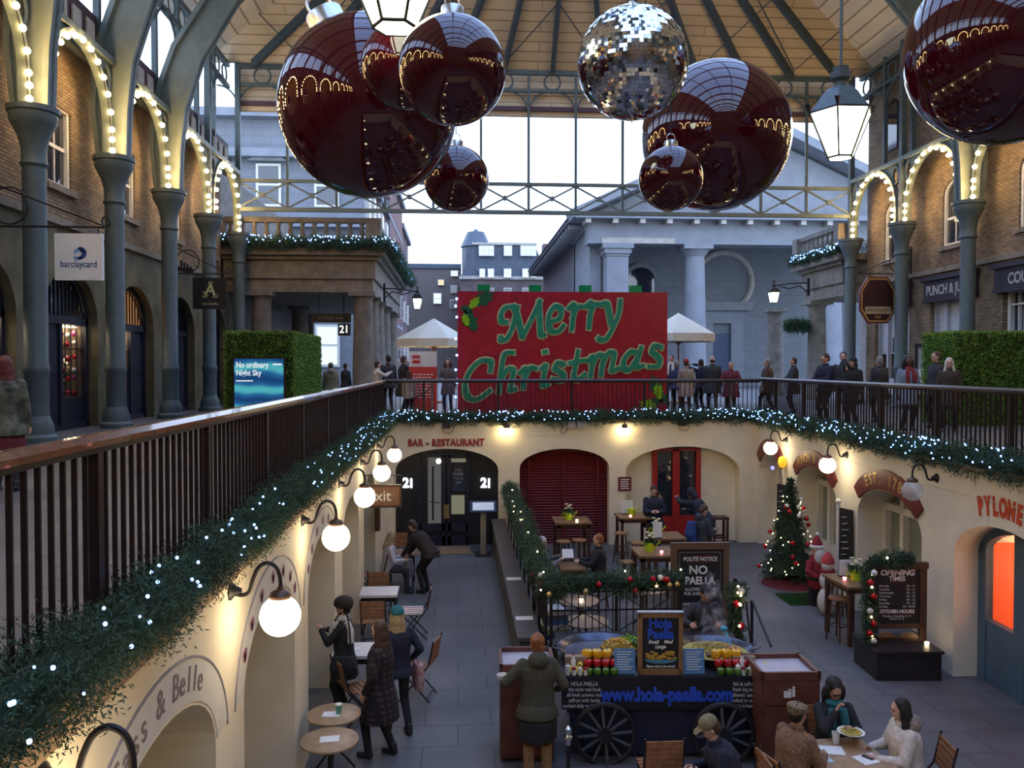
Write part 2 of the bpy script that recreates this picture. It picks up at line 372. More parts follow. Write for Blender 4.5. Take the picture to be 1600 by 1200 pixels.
# sash windows of the upper storey (recessed in the brick)
win_src = {}
def sash(kind, side):
    if (kind, side) in win_src: return win_src[(kind, side)]
    t = thing('sash_window', None, 'window'); m = MB(); top = 1.75
    M = frame((0,0,0), (0,1,0), (0,0,1), (-1,0,0)) if side == 'L' else frame((0,0,0), (0,1,0), (0,0,1), (1,0,0))
    out = [(-.54,0)]+([( -.54,1.74),(.54,1.74)] if kind == 'flat' else [(-.54,1.6)]+arc(0,1.6,.54,180,0,12,.48)[1:-1]+[(.54,1.6)])+[(.54,0)]
    inn = [(x*.85, .07+z*.93) for x, z in out]
    m.strip(out, inn, .05, .18, M); rect(m, -.54, .54, -.02, .08, .05, .18, M)
    m.build('frame', white_p, t)
    m = MB(); rect(m, -.5, .5, .84, .92, .1, .16, M); rect(m, -.016, .016, .05, 1.8 if kind != 'flat' else 1.7, .11, .15, M); m.build('sash_bar', white_p, t)
    m = MB(); m.prism(inn, .13, .14, M); m.build('pane', glass_dark, t)
    m = MB(); rect(m, -.68, .68, -.14, 0, -.1, .2, M); m.build('sill', stone, t)
    win_src[(kind, side)] = t; return t
def wins(side, kind, X, off, z, grp, labf):
    first = True
    for i, (y0, y1) in enumerate(zip(YC, YC[1:])):
        s = sash(kind, side); p = (X, (y0+y1)/2+off, z)
        if first: s.location = p; o = s; first = False
        else: o = dup(s, p)
        o['label'] = labf(i); o['group'] = grp
wins('L', 'flat', XWL, .6, 5.36, 'sash windows above the left arcade',
     lambda i: {8:'white sash window in brick beneath the tall lit arch above the blue and white card sign', 9:'white sash window just past the second iron column with warm bulbs beside it', 10:'white sash window half hidden by the third iron column from the left',
                11:'narrow glimpse of white sash window beside the fourth left iron column'}.get(i, 'white sash window of the left brick wall outside the picture'))
wins('R', 'arch', XWR, 0, 5.32, 'arched sash windows above the right arcade',
     lambda i: {9:'round-headed white sash window above the courage fascia at the right edge', 10:'round-headed white sash window above the punch and judy fascia', 11:'narrow round-headed white window under the farthest right lit arch'}.get(i, 'round-headed white sash window of the right wall outside the picture'))

# ---- roof
YE = 31.2; HB, HT = 28.0, 15.7; XG0, XG1 = -3.27, 10.37
mb = MB()
for X0, X1 in ((-9.2, XG0), (16.3, XG1)):
    a = [(X0,-14,12.5),(X0,YE,12.5),(X1,HB,HT),(X1,-14,HT)]; mb.add(a+[(x,y,z+.12) for x,y,z in a], [(0,1,2,3),(7,6,5,4),(0,4,5,1),(1,5,6,2),(2,6,7,3),(3,7,4,0)])
struct('ceiling_sides', mb, boards_side)
mb = MB(); a = [(-9.2,YE,12.5),(16.3,YE,12.5),(XG1,HB,HT),(XG0,HB,HT)]
mb.add(a+[(x,y,z+.12) for x,y,z in a], [(0,1,2,3),(7,6,5,4),(0,4,5,1),(1,5,6,2),(2,6,7,3),(3,7,4,0)]); struct('ceiling', mb, boards_m)
mb = MB(); mb.add([(XG0,-14,HT),(3.55,-14,18.2),(XG1,-14,HT),(XG0,HB,HT),(3.55,HB,18.2),(XG1,HB,HT)], [(0,1,4,3),(1,2,5,4),(3,4,5)]); struct('window_roof', mb, glass_roof)
mb = MB()
for y in np.arange(-13, 27.6, 1.25):
    mb.bar((XG0,y,HT),(3.55,y,18.2),.07); mb.bar((3.55,y,18.2),(XG1,y,HT),.07)
for x, z in ((XG0,HT),(3.55,18.2),(XG1,HT),(.14,16.95),(6.96,16.95)): mb.bar((x,-14,z),(x,HB,z),.14)
struct('trim_roof_bars', mb, iron_d)
# rafters under the hipped end, wind ties
mb = MB()
for i, x in enumerate(np.linspace(-7.4, 14.5, 13)):
    k = max(0.0, min(1.0, min((x+9.2)/7.6, (16.3-x)/7.6))); 
    xt = XG0+(x+9.2)/25.5*13.64
    mb.bar((x,YE-.1,12.45),(x+(xt-x)*.95,YE-.1-3.2*.95,12.45+3.2*.95), .16, .3)
for x in np.linspace(-5.6, 12.7, 6):
    for s in (-1, 1): mb.bar((x,YE-.3,12.6),(x+s*2.4,YE-2.4,14.7), .03)
struct('trim_rafters', mb, iron_d)
YCM = [y+1.85 for y in YC[:-1]]
def hole_win(m, y): m.prism([(y-.5,9.3),(y-.5,10.6)]+arc(y,10.6,.5,180,0,10)[1:-1]+[(y+.5,10.6),(y+.5,9.3)], -.03, .01, W_UR)
# clerestory above the arches: panelled band, posts, lattice beam with rings
for side, X, sg in (('left', XCL, -1), ('right', XCR, 1)):
    mb = MB(); pb = MB(); xx = X+sg*.35
    mb.box(min(xx,xx+sg*.1), max(xx,xx+sg*.1), -14, YE, 8.5, 9.55)
    for y0 in YC[:-1]:
        for j in range(5): pb.box(min(xx-sg*.02,xx-sg*.06), max(xx-sg*.02,xx-sg*.06), y0+.3+j*.68, y0+.72+j*.68, 8.8, 9.3)
    if side == 'left': struct('trim_panel_band', mb, plum); struct('trim_panels', pb, stone_l)
    else: mb = MB(); mb.box(XWR+.02, XWR+.3, -14, YE, 8.9, 12.9); struct('wall_right_top', mb, brick_yz); wt_ = MB(); [hole_win(wt_, y) for y in YCM]; struct('window_upper_right', wt_, glass_dark)
    mb = MB()
    for y0 in YC[:-1]:
        for j in range(2): mb.box(xx-.07, xx+.07, y0+j*1.85-.07, y0+j*1.85+.07, 8.5, 12.6)
        for j in range(4): mb.tube([(xx, y0+.46+j*.925+.28*cos(t), 12.0+.28*sin(t)) for t in np.linspace(0, 2*pi, 17)[:-1]], .035, 6, True)
        for j in range(2):
            for s in (-1, 1): mb.tube([(xx, y0+j*1.85+s*.8*(1-cos(t)), 11.6-.9*(1-sin(t))) for t in np.linspace(0, pi/2, 7)], .04, 6)
    mb.box(xx-.08, xx+.08, -14, YE, 12.35, 12.5); mb.box(xx-.08, xx+.08, -14, YE, 11.58, 11.7); mb.box(xx-.1, xx+.1, -14, YE, 8.38, 8.52)
    struct('trim_clerestory_'+side, mb, iron)

# ---- open iron screen that closes the hall's far end
t = thing('iron_gable_screen', 'grey iron truss screen with crossed bracing and ring frieze across the open hall end', 'truss', (3.55, YE, 7.2))
posts = list(np.linspace(-11.55, 11.55, 14)); 
for nm, z, w, h in (('bottom_chord', 0, .16, .14), ('middle_chord', 1.05, .12, .12), ('top_chord', 5.2, .16, .16), ('frieze_chord', 4.52, .12, .1)):
    m = MB(); m.box(-11.55, 11.55, -w/2, w/2, z-h/2, z+h/2); m.build(nm, iron_l if z < 2 else iron, t)
for x in posts:
    m = MB(); m.box(x-.045, x+.045, -.05, .05, 0, 5.2)
    for s in (-1, 1): m.tube([(x+s*.75*(1-cos(a)), 0, 4.5-.85*(1-sin(a))) for a in np.linspace(0, pi/2, 8)], .035, 6)
    m.build('post', iron, t)
for x0, x1 in zip(posts, posts[1:]):
    m = MB(); m.bar((x0,0,.06),(x1,0,1.0),.06,.06); m.bar((x0,.03,1.0),(x1,.03,.06),.06,.06); m.cyl(((x0+x1)/2,-.06,.53),((x0+x1)/2,.08,.53),.09,n=10)
    m.build('cross_brace', iron_l, t)
for x0, x1 in zip(posts, posts[1:]):
    m = MB(); 
    for q in (.5,): m.tube([((x0+(x1-x0)*q)+.3*cos(a), 0, 4.86+.3*sin(a)) for a in np.linspace(0, 2*pi, 21)[:-1]], .04, 6, True)
    m.build('frieze_ring', iron, t)
m = MB(); m.box(-11.55, 11.55, .08, .2, 3.82, 3.98); m.build('purlin', plum, t)
m = MB(); m.box(-11.55, 11.55, .2, .26, 3.62, 5.35); m.build('eaves_board', boards_m, t)
# ------------------------------------------------------------------ iron columns, lit arches
RIB_IN = [(-7.66,6.3),(-7.62,7.4),(-7.5,8.5),(-7.05,9.9),(-6.1,11.5),(-4.5,13.3),(-2.2,15.0),(.5,15.9),(3.55,16.2)]
RIB_OUT = [(-8.34,6.3),(-8.46,7.4),(-8.42,8.7),(-7.85,10.3),(-6.75,12.0),(-4.95,13.8),(-2.5,15.5),(.4,16.4),(3.55,16.7)]
def column(sg, ribbed=True):
    t = thing('iron_column', None, 'column')
    m = MB(); m.lathe([(.36,0),(.36,.1),(.30,.16),(.30,.3),(.25,.42),(.22,.5)], 20); m.build('base', iron, t)
    m = MB(); m.lathe([(.215,.5),(.215,1.3),(.235,1.34),(.235,1.44),(.21,1.48),(.21,5.2)], 20); m.build('shaft', iron, t)
    m = MB(); m.lathe([(.21,5.2),(.25,5.26),(.22,5.34),(.22,5.55),(.28,5.8),(.38,6.0),(.42,6.08),(.42,6.2),(.46,6.22),(.46,6.32)], 20); m.build('capital', iron, t)
    if not ribbed:
        m = MB(); m.box(-.09,.09,-.09,.09,6.3,12.5); m.build('post', iron, t); return t
    m = MB(); M = frame((8.0*1,0,0), (1,0,0), (0,0,1), (0,-1,0)) if sg < 0 else frame((-8.0,0,0), (-1,0,0), (0,0,1), (0,1,0))
    a, b = RIB_OUT, RIB_IN
    M2 = M; m.strip(a, b, -.06, .06, M2)
    ins = lambda p, q, k: [(x+(X-x)*k, z+(Z-z)*k) for (x,z),(X,Z) in zip(p, q)]
    m.strip(a, ins(a,b,.14), -.17, .17, M2); m.strip(ins(b,a,.14), b, -.17, .17, M2)
    m.build('roof_rib', iron_l, t); return t
col_lab = {'L': {8:'stout grey iron column nearest on the left beside the hanging card sign', 9:'second grey iron column on the left, between two lit shop windows', 10:'third grey iron column on the left, behind the black letter A sign bracket', 11:'fourth grey iron column on the left, behind the black letter A sign', 12:'corner iron column where the stone balcony meets the left arcade'},
           'R': {10:'nearest right iron column, between the punch and judy and courage fascias', 11:'middle right iron column carrying the octagonal pub sign', 12:'farthest right iron column beside the stone balustrade'}}
for side, X, sg in (('L', XCL, -1), ('R', XCR, 1)):
    src = None
    for i, y in enumerate(YC):
        if i >= 11:     # the last two carry straight posts instead of curved ribs
            if i == 11: src2 = column(sg, False); src2.location = (X, y, 0); o = src2
            else: o = dup(src2, (X, y, 0))
        elif src is None: src = column(sg); src.location = (X, y, 0); o = src
        else: o = dup(src, (X, y, 0))
        o['kind'] = 'thing'
        o['label'] = col_lab[side].get(i, 'grey iron column of the '+('left' if side == 'L' else 'right')+' row outside the picture'); o['group'] = 'iron columns of the '+('left' if side == 'L' else 'right')+' arcade'
# iron arch frames spanning from column to column, and the bulb strings on them
def arch_frame(sg):
    t = thing('iron_arch', None, 'arch'); M = frame((0,0,0), (0,1,0), (0,0,1), (1,0,0))
    m = MB(); R = 1.45; m.strip(arc(0,.55,R+.13,180,0,28,1.5+.13), arc(0,.55,R,180,0,28,1.5), -.09, .09, M)
    for s in (-1, 1): rect(m, min(s*R,s*(R+.13)), max(s*R,s*(R+.13)), 0, .56, -.09, .09, M)
    m.build('arch_band', iron_l, t)
    m = MB(); rect(m, -1.85, 1.85, 2.12, 2.26, -.1, .1, M); m.build('top_rail', iron_l, t)
    for s in (-1, 1):
        m = MB(); m.tube([(0, s*1.42+.2*cos(a), 1.72+.3*sin(a)) for a in np.linspace(0, 2*pi, 19)[:-1]], .05, 6, True); m.build('spandrel_ring', iron, t)
        m = MB(); pl = [(s*.25,2.13)]+[(s*x, z) for x, z in arc(0,.55,R+.1,88,40,8,1.63)]+[(s*1.3,1.55),(s*1.22,1.75),(s*1.3,2.02),(s*1.5,2.06),(s*1.65,2.13)]
        m.prism(pl, -.02, .02, M); m.build('spandrel_plate', iron, t)
    return t
bulb_src = {}
def string_of_lights(sg):
    t = thing('light_string', None, 'string lights'); off = -sg*.13
    pts = [(-1.45,.08),(-1.45,.33)]+arc(0,.55,1.43,180,0,12,1.48)+[(1.45,.33),(1.45,.08)]
    m = MB(); m.tube([(off*.8, y, z) for y, z in catmull2(pts)], .012, 5); m.build('cable', black_iron, t)
    b = MB().sph((0,0,0), .062, 10, 7).build('bulb', bulb_m, t)
    b.location = (off, *pts[0]); child_copies(b, [(off, *p) for p in pts[1:]], t); return t
def catmull2(pts): return [(v.x, v.y) for v in catmull([(a, b, 0) for a, b in pts], 3)]
for side, X, sg in (('L', XCL, -1), ('R', XCR, 1)):
    A = S = None
    for i, (y0, y1) in enumerate(zip(YC, YC[1:])):
        c = (y0+y1)/2; nm = 'left' if side == 'L' else 'right'
        if A is None: A = arch_frame(sg); A.location = (X, c, 6.3); S = string_of_lights(sg); S.location = (X, c, 6.3); a, s = A, S
        else: a = dup(A, (X, c, 6.3)); s = dup(S, (X, c, 6.3))
        w = {'L': {7:'at the upper left corner, cut by the picture edge', 8:'between the first and second iron columns on the left', 9:'between the second and third iron columns on the left', 10:'between the third and fourth iron columns on the left', 11:'nearest the stone balcony on the left'},
             'R': {9:'partly behind the big red bauble on the right', 10:'above the punch and judy fascia', 11:'smallest and farthest on the right beside the hanging lantern'}}[side].get(i, 'of the '+nm+' row outside the picture')
        a['label'] = 'pale iron arch '+w; s['label'] = 'warm bulb string on the arch '+w
        a['group'] = 'iron arches of the '+nm+' arcade'; s['group'] = 'bulb strings of the '+nm+' arcade'
# ------------------------------------------------------------------ church with portico across the piazza
YP = 50.0
cx = P(1200, 500, Y=YP).x; hw = cx-P(897, 340, Y=YP).x; ze = P(1200, 342, Y=YP).z; za = P(1200, 200, Y=YP).z; zb = P(1200, 357, Y=YP).z; zc = P(1200, 382, Y=YP).z
t = thing('church', 'pale stone church portico with a low pediment and broad round columns beyond the piazza', 'church', (cx, YP, 0))
m = MB(); m.prism([(-hw+.6,ze),(hw-.6,ze),(0,za-.3)], .9, 1.5, frame((0,0,0),(1,0,0),(0,0,1),(0,1,0))); m.build('pediment', portland, t)
m = MB()
for s in (-1, 1): m.bar((s*(hw+.2), .5, ze+.1), (0, .5, za+.2), 2.2, .5)
m.box(-hw, hw, -.6, 1.6, ze-.15, ze+.15); m.build('cornice', portland, t)
br = MB(); br.box(-.16, .16, -.5, .9, ze-.42, ze-.15); b = br.build('bracket', stone_l, t)
n = int(2*hw/1.65); child_copies(b, [(-hw+.8+1.65*i, 0, 0) for i in range(1, n)], t); b.location = (-hw+.8, 0, 0)
m = MB(); m.box(-hw+.9, hw-.9, .2, 1.6, zc, ze-.15); m.build('architrave', portland, t)
m = MB(); m.box(P(955,0,Y=YP).x-cx-.5, P(1058,0,Y=YP).x-cx, .16, .22, zc+.02, P(0,358,Y=YP).z-.1); m.build('inscription_panel', stone_l, t)
for px, rnd in ((966,0),(1092,1),(1308,1),(1434,0)):
    x = P(px, 500, Y=YP).x-cx; m = MB(); h = zc
    if rnd: m.lathe([(.95,0),(.95,.3),(.72,.4),(.70,2.5),(.58,h-.75),(.58,h-.7),(.74,h-.5),(.85,h-.3),(.88,h-.28)], 24, T(x,.9,0)); m.box(x-.9,x+.9,0,1.8,h-.28,h)
    else: m.box(x-.66,x+.66,.2,1.5,0,h-.7); m.box(x-.72,x+.72,.14,1.56,h-.75,h-.6); m.box(x-.82,x+.82,.05,1.65,h-.6,h-.3); m.box(x-.95,x+.95,-.05,1.75,h-.3,h)
    m.build('column', portland, t)
Yw = 8.0
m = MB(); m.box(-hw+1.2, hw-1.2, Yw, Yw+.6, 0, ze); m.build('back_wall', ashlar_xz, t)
m = MB(); m.box(-hw+.9, hw-.9, 1.6, Yw, ze-.5, ze-.3); m.build('portico_ceiling', portland, t)
def cw(px, py): v = P(px, py, Y=YP+Yw); return v.x-cx, v.z
(x0, z1), (x1, _) = cw(1108, 500), cw(1168, 500)
fr = MB(); M = frame((0,Yw,0),(1,0,0),(0,0,1),(0,-1,0))
dx0, dz1 = cw(1112, 521); dx1, _ = cw(1140, 521); ex0, ez = cw(1100, 488); ex1, _ = cw(1160, 488)
fr.prism([(dx0-.9,0),(dx0-.9,dz1+1.6),(dx1+.9,dz1+1.6),(dx1+.9,0),(dx1,0),(dx1,dz1+.7),(dx0,dz1+.7),(dx0,0)], 0, .35, M); fr.prism([(dx0-1.3,dz1+1.6),(dx1+1.3,dz1+1.6),(dx1+1.6,dz1+2.2),(dx0-1.6,dz1+2.2)], 0, .7, M); fr.build('door_surround', portland, t)
m = MB(); rect(m, dx0, dx1, 0, dz1, .02, .12, M); m.build('door', mat('blue_grey_door', (.05,.075,.14), .5), t)
m = MB(); rx, rz = cw(1130, 440); rr = 45*(YP+Yw+1)/F_PX
m.tube([(rx+rr*cos(a), Yw-.02, rz+rr*sin(a)) for a in np.linspace(0, 2*pi, 41)[:-1]], .22, 8, True); m.build('roundel', stone_l, t)
m = MB(); ax, az = cw(1001, 440); m.prism(arch_pts(ax, .95, az, .95)+[(ax+.95, az-3.2),(ax-.95, az-3.2)], .02, .1, M); m.build('window', glass_dark, t)
m = MB(); m.strip(arc(ax, az, 1.3, 180, 0, 18), arc(ax, az, .98, 180, 0, 18), 0, .2, M); m.build('window_arch', portland, t)
# flank wall, roof, deep eaves on the near side
m = MB(); wx = -hw+1.2; Ms = frame((wx,0,0),(0,1,0),(0,0,1),(1,0,0))
m.prism([(1.6,0),(2.6,0),(2.6,4.6)]+arch_pts(4.3,1.5,5.2,1.5)[0:]+[(6.0,4.6),(6.0,0),(9,0),(9,ze),(1.6,ze)], 0, .7, Ms); m.build('flank_arch', portland, t)
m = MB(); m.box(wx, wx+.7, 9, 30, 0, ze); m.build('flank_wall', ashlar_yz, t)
m = MB(); m.prism([(-hw-.3,ze+.1),(0,za),(hw+.3,ze+.1),(hw,ze-.1),(0,za-.4),(-hw,ze-.1)], 1.2, 30, frame((0,0,0),(1,0,0),(0,0,1),(0,1,0))); m.build('roof', mat('slate_roof', (.10,.11,.13), .6), t)
m = MB(); m.box(-hw-.2, wx, 1.5, 30, ze-.15, ze); m.build('eaves', mat('dark_eaves', (.10,.10,.12), .7), t)
b = MB().box(-hw-.1, wx, -.12, .12, ze-.45, ze-.15).build('bracket', portland, t); b.location = (0, 2, 0); child_copies(b, [(0, 2+1.3*i, 0) for i in range(1, 22)], t)
for y in (13, 18, 23):
    m = MB(); m.prism(arch_pts(y, .9, 5.2, .9)+[(y+.9,2.4),(y-.9,2.4)], -.06, .02, Ms); m.build('flank_window', glass_dark, t)

# ------------------------------------------------------------------ far street: mansard block, low block, brick terrace, pale classical block
slate_b = mat('blue_slate', (.085,.105,.14), .6, var=.2); dull_b = mat('soot_brick', (.17,.145,.135), .85, var=.15)
def px_window(t, px0, py0, px1, py1, Y, m, base, nm='window', bars=2):
    a, b = P(px0, py1, Y=Y), P(px1, py0, Y=Y); bx, by = base; M = frame((-bx, Y-by, 0),(1,0,0),(0,0,1),(0,-1,0))
    mm = MB(); w = (b.x-a.x)*.07
    mm.prism([(a.x,a.z),(b.x,a.z),(b.x,b.z),(a.x,b.z)], .02, .14, M); f = mm.build(nm, white_p, t)
    mm = MB()
    for i in range(bars):
        for j in range(2):
            u0 = a.x+w+(b.x-a.x-w)*i/bars; u1 = a.x+(b.x-a.x-w)*(i+1)/bars; v0 = a.z+w+(b.z-a.z-w)*j/2; v1 = a.z+(b.z-a.z-w)*(j+1)/2
            rect(mm, u0, u1, v0, v1, .14, .16, M)
    mm.build('pane', m, f)
Yb = 104.0; a = P(720, 560, Y=Yb).x; b_ = P(856, 560, Y=Yb).x
zt = P(780, 433, Y=Yb).z; zr = P(780, 383, Y=Yb).z; base = ((a+b_)/2, Yb)
t = thing('mansard_building', 'dark brick office block with steep slate mansard roof and corner turret at street end', 'building', (base[0], Yb, 0))
hw2 = (b_-a)/2
m = MB(); m.box(-hw2, hw2, 0, 14, 0, zt); m.build('wall', red_xz, t)
m = MB(); m.prism([(-hw2,zt),(-hw2+1.6,zr),(hw2-1.6,zr),(hw2,zt)], 0, 13, frame((0,0.1,0),(1,0,0),(0,0,1),(0,1,0))); m.build('roof', slate_b, t)
m = MB(); m.box(-hw2-.2, hw2+.2, -.3, .1, zt-.3, zt+.1); m.box(-hw2+1.4, hw2-1.4, -.2, .3, zr, zr+.3); m.build('cornice', stone_l, t)
tx = P(744, 400, Y=Yb).x-base[0]; zt2 = P(744, 372, Y=Yb).z; zt3 = P(744, 358, Y=Yb).z
m = MB(); m.lathe([(1.75,zt-2),(1.75,zt2-1),(2.0,zt2-.9),(1.7,zt2-.4),(1.1,zt2+1.0),(.5,zt3-.1),(.1,zt3+.3)], 8, T(tx, 1.8, 0)); m.build('turret', slate_b, t)
m = MB(); m.box(hw2-.4, hw2+.9, 2, 4, zt, P(850, 377, Y=Yb).z); m.build('chimney', red_xz, t)
for x0, x1 in ((748,772),(787,800),(813,838)): px_window(t, x0, 384, x1, 400, Yb-.4, cool_pane, base, bars=3)
for x0, x1 in ((749,758),(762,772),(787,799),(816,826),(829,838)): px_window(t, x0, 420, x1, 434, Yb-.4, cool_pane, base, bars=1)
for x0, x1 in ((749,758),(762,772),(787,799),(816,826),(829,838)): px_window(t, x0, 450, x1, 466, Yb-.4, glass_dark, base, bars=1)
a = P(655, 560, Y=110).x; b_ = P(721, 560, Y=110).x; base = ((a+b_)/2, 110)
t = thing('low_brick_building', 'lower blue-grey brick block with one warm lit window left of the turret', 'building', (base[0], 110, 0))
m = MB(); zt = P(690, 416, Y=110).z; m.box(a-base[0]-6, b_-base[0], 0, 10, 0, zt); m.build('wall', dull_b, t)
m = MB(); m.box(a-base[0]-6, b_-base[0], -.2, .2, zt-.3, zt+.3); m.build('parapet', slate_b, t)
for x0, y0, x1, y1, mm in ((684,437,694,446,warm_pane),(704,423,716,432,cool_pane),(704,446,714,458,glass_dark),(677,458,690,475,cool_pane),(703,468,714,482,glass_dark)): px_window(t, x0, y0, x1, y1, 110-.2, mm, base, bars=1)
t = thing('brick_terrace', 'tall red brick terrace receding down the street behind the stone balcony', 'building', (-6.2, 50, 0))
m = MB(); m.box(-5, 0, 6, 24, 0, 20); m.box(-12, .3, 24, 40, 0, 18.2); m.box(-12, .1, 40, 54, 0, 16.5); m.build('wall', red_yz, t)
m = MB()
for z in (5.2, 9.8, 14.4): m.box(-.2, .35, 4, 40, z, z+.35)
m.box(-.2, .7, 24, 40, 18, 18.5); m.box(-.2, .5, 40, 54, 16.3, 16.8); m.box(-.2,.6,4,24,19.8,20.4); m.build('string_course', portland, t)
for k, y in enumerate((8, 13, 18, 26, 31, 36, 43, 49)): m = MB(); m.box(0, .28, y-2.1, y-1.7, 0, 16); m.build('pilaster', portland, t)
for y in (6, 9.6, 12.6, 16, 20, 28, 33, 38, 45, 51):
    for z in (2, 6.4, 11):
        m = MB(); m.box(0, .38, y-.6, y+.6, z, z+2.3); w = m.build('window', white_p, t); m = MB(); m.box(.38, .41, y-.48, y+.48, z+.12, z+1.1); m.box(.38,.41,y-.48,y+.48,z+1.2,z+2.18); m.build('pane', glass_dark, w)
t = thing('classical_building', 'pale classical stone block seen between the truss bars left of the largest bauble', 'building', (-13, 52, 0))
m = MB(); m.box(-16, 7.2, 0, 1, 0, P(420,182,Y=52).z); m.build('wall', ashlar_xz, t)
m = MB(); zq = P(420,182,Y=52).z
for z in (zq-.2, zq-2.6, 9.9, 5.6): m.box(-16, 7.5, -.8, .2, z, z+.5)
m.build('cornice', portland, t)
for x in (-9, -5.5, -2, 1.5, 5):
    for z in (1.4, 6.6, 11.2):
        m = MB(); m.box(x-.75, x+.75, -.15, .1, z, z+2.6); w = m.build('window', white_p, t); m = MB(); m.box(x-.6, x+.6, -.18, -.15, z+.15, z+1.25); m.box(x-.6, x+.6, -.18, -.15, z+1.4, z+2.45); m.build('pane', cool_pane if z < 2 else glass_dark, w)
m = MB()
for x in (-9, -5.5, -2, 1.5, 5): m.prism([(x-1.2,13.9),(x+1.2,13.9),(x,14.7)], -.5, 0, frame((0,0,0),(1,0,0),(0,0,1),(0,1,0)))
m.build('pediment', portland, t)

# ------------------------------------------------------------------ stone balconies (porticoes) at the hall mouth
def balcony(name, label, x0, x1, y0, y1, cols, sides, grp=None):
    t = thing(name, label, 'balcony', ((x0+x1)/2, (y0+y1)/2, 0)); ox, oy = (x0+x1)/2, (y0+y1)/2; B = lambda mb, X0, X1, Y0, Y1, Z0, Z1: mb.box(X0-ox, X1-ox, Y0-oy, Y1-oy, Z0, Z1)
    m = MB(); B(m, x0+.35, x1-.35, y0+.35, y1-.35, 4.25, 5.35); B(m, x0+.25, x1-.25, y0+.25, y1-.25, 4.75, 5.45); m.build('entablature', stone, t)
    m = MB(); B(m, x0+.1, x1-.1, y0+.1, y1-.1, 5.45, 5.6); B(m, x0-.1, x1+.1, y0-.1, y1+.1, 5.6, 5.85); m.build('cornice', stone, t)
    for x, y in cols:
        m = MB(); m.lathe([(.5,0),(.5,.18),(.42,.28),(.41,1.4),(.35,3.9),(.36,3.92),(.36,3.98),(.44,4.1)], 20, T(x-ox, y-oy, 0)); m.box(x-ox-.5, x-ox+.5, y-oy-.5, y-oy+.5, 4.1, 4.25); m.build('column', stone, t)
    bl = MB().lathe([(.10,0),(.10,.08),(.07,.12),(.12,.32),(.11,.4),(.06,.6),(.065,.66),(.10,.72),(.10,.78)], 10).build('baluster', stone, t)
    locs = []; hr = MB(); seen = []
    for (ax, ay), (bx, by) in sides:
        L = sqrt((bx-ax)**2+(by-ay)**2); n = max(2, int(L/.42))
        locs += [(ax+(bx-ax)*i/n-ox, ay+(by-ay)*i/n-oy, 6.05) for i in range(1, n)]
        hr.bar((ax-ox, ay-oy, 6.92), (bx-ox, by-oy, 6.92), .3, .18); hr.bar((ax-ox, ay-oy, 5.95), (bx-ox, by-oy, 5.95), .34, .2)
        for q in ((ax,ay),(bx,by)):
            if q in seen: continue
            seen.append(q); hr.box(q[0]-ox-.28, q[0]-ox+.28, q[1]-oy-.22, q[1]-oy+.22, 5.85, 7.0)
    bl.location = locs[0]; child_copies(bl, locs[1:], t); hr.build('handrail', stone, t); return t
bx1 = P(596, 420, Y=31.6).x
balcony('stone_balcony', 'brown stone balcony on round columns at the left mouth of the hall', -9.0, bx1, 31.6, 46, [(P(408,500,Y=32.1).x, 32.2), (bx1-.75, 32.2)]+[(bx1-.75, y) for y in (34.6, 37.2, 40.5, 45.2)]+[(P(408,500,Y=32.1).x, 40)],
        [((-8.9, 31.8), (bx1-.3, 31.8)), ((bx1-.3, 31.8), (bx1-.3, 45.8))])
m = MB(); m.box(-12, -9.0, 31.6, 46, 0, 9); m.box(-9.0,bx1-5.0,46,46.4,0,5.5); struct('wall_portico', m, stone)
rx0 = P(1312, 420, Y=31.6).x
balcony('stone_balcony', 'pale stone balcony corner with dark garland beside the farthest right iron column', rx0, rx0+6, 31.6, 36.0, [(rx0+.7, 35.2), (rx0+.7, 40)], [((rx0+.2, 31.8), (rx0+.2, 35.8)), ((rx0+.2, 35.8), (rx0+5, 35.8))])
m = MB(); m.box(rx0+3, rx0+8, 31.6, 36, 0, 4.2); struct('wall_portico_right', m, stone_l)

# wall lanterns on scrolled brackets
def street_lantern(label, p, s, wall, sc=1.0):
    t = thing('wall_lantern', label, 'lantern', p)
    m = MB(); m.lathe([(.16*sc,-.28*sc),(.25*sc,.12*sc)], 4, None, pi/4); m.build('glass_pane', lant_m, t)
    m = MB(); m.lathe([(.28*sc,.12*sc),(.29*sc,.16*sc),(.16*sc,.34*sc),(.09*sc,.38*sc),(.10*sc,.46*sc),(.03*sc,.52*sc),(.05*sc,.58*sc),(.01*sc,.68*sc)], 4, None, pi/4); m.build('lantern_cap', black_iron, t)
    m = MB()
    for i in range(4):
        a = pi/4+i*pi/2; m.bar((.16*sc*cos(a), .16*sc*sin(a), -.28*sc), (.25*sc*cos(a), .25*sc*sin(a), .12*sc), .025)
    m.lathe([(.17*sc,-.31*sc),(.17*sc,-.28*sc)], 4, None, pi/4); m.build('lantern_frame', black_iron, t)
    m = MB(); L = wall; m.tube([(0,0,.42),(s*L*.5,0,.52),(s*L,0,.55)], .03, 6); m.tube([(s*.25,0,.40),(s*L*.45,0,.30),(s*L*.75,0,.42),(s*L,0,.15)], .025, 6); m.box(s*L-.04, s*L+.04, -.06, .06, 0, .75); m.build('bracket', black_iron, t); return t
p = P(652, 472, Y=34); street_lantern('lit street lantern on a scrolled bracket off the brown stone balcony', p, -1, p.x-bx1+.1)
p = P(1209, 462, Y=34.5); street_lantern('lit street lantern on a scrolled bracket off the pale stone balcony', p, 1, rx0-p.x)
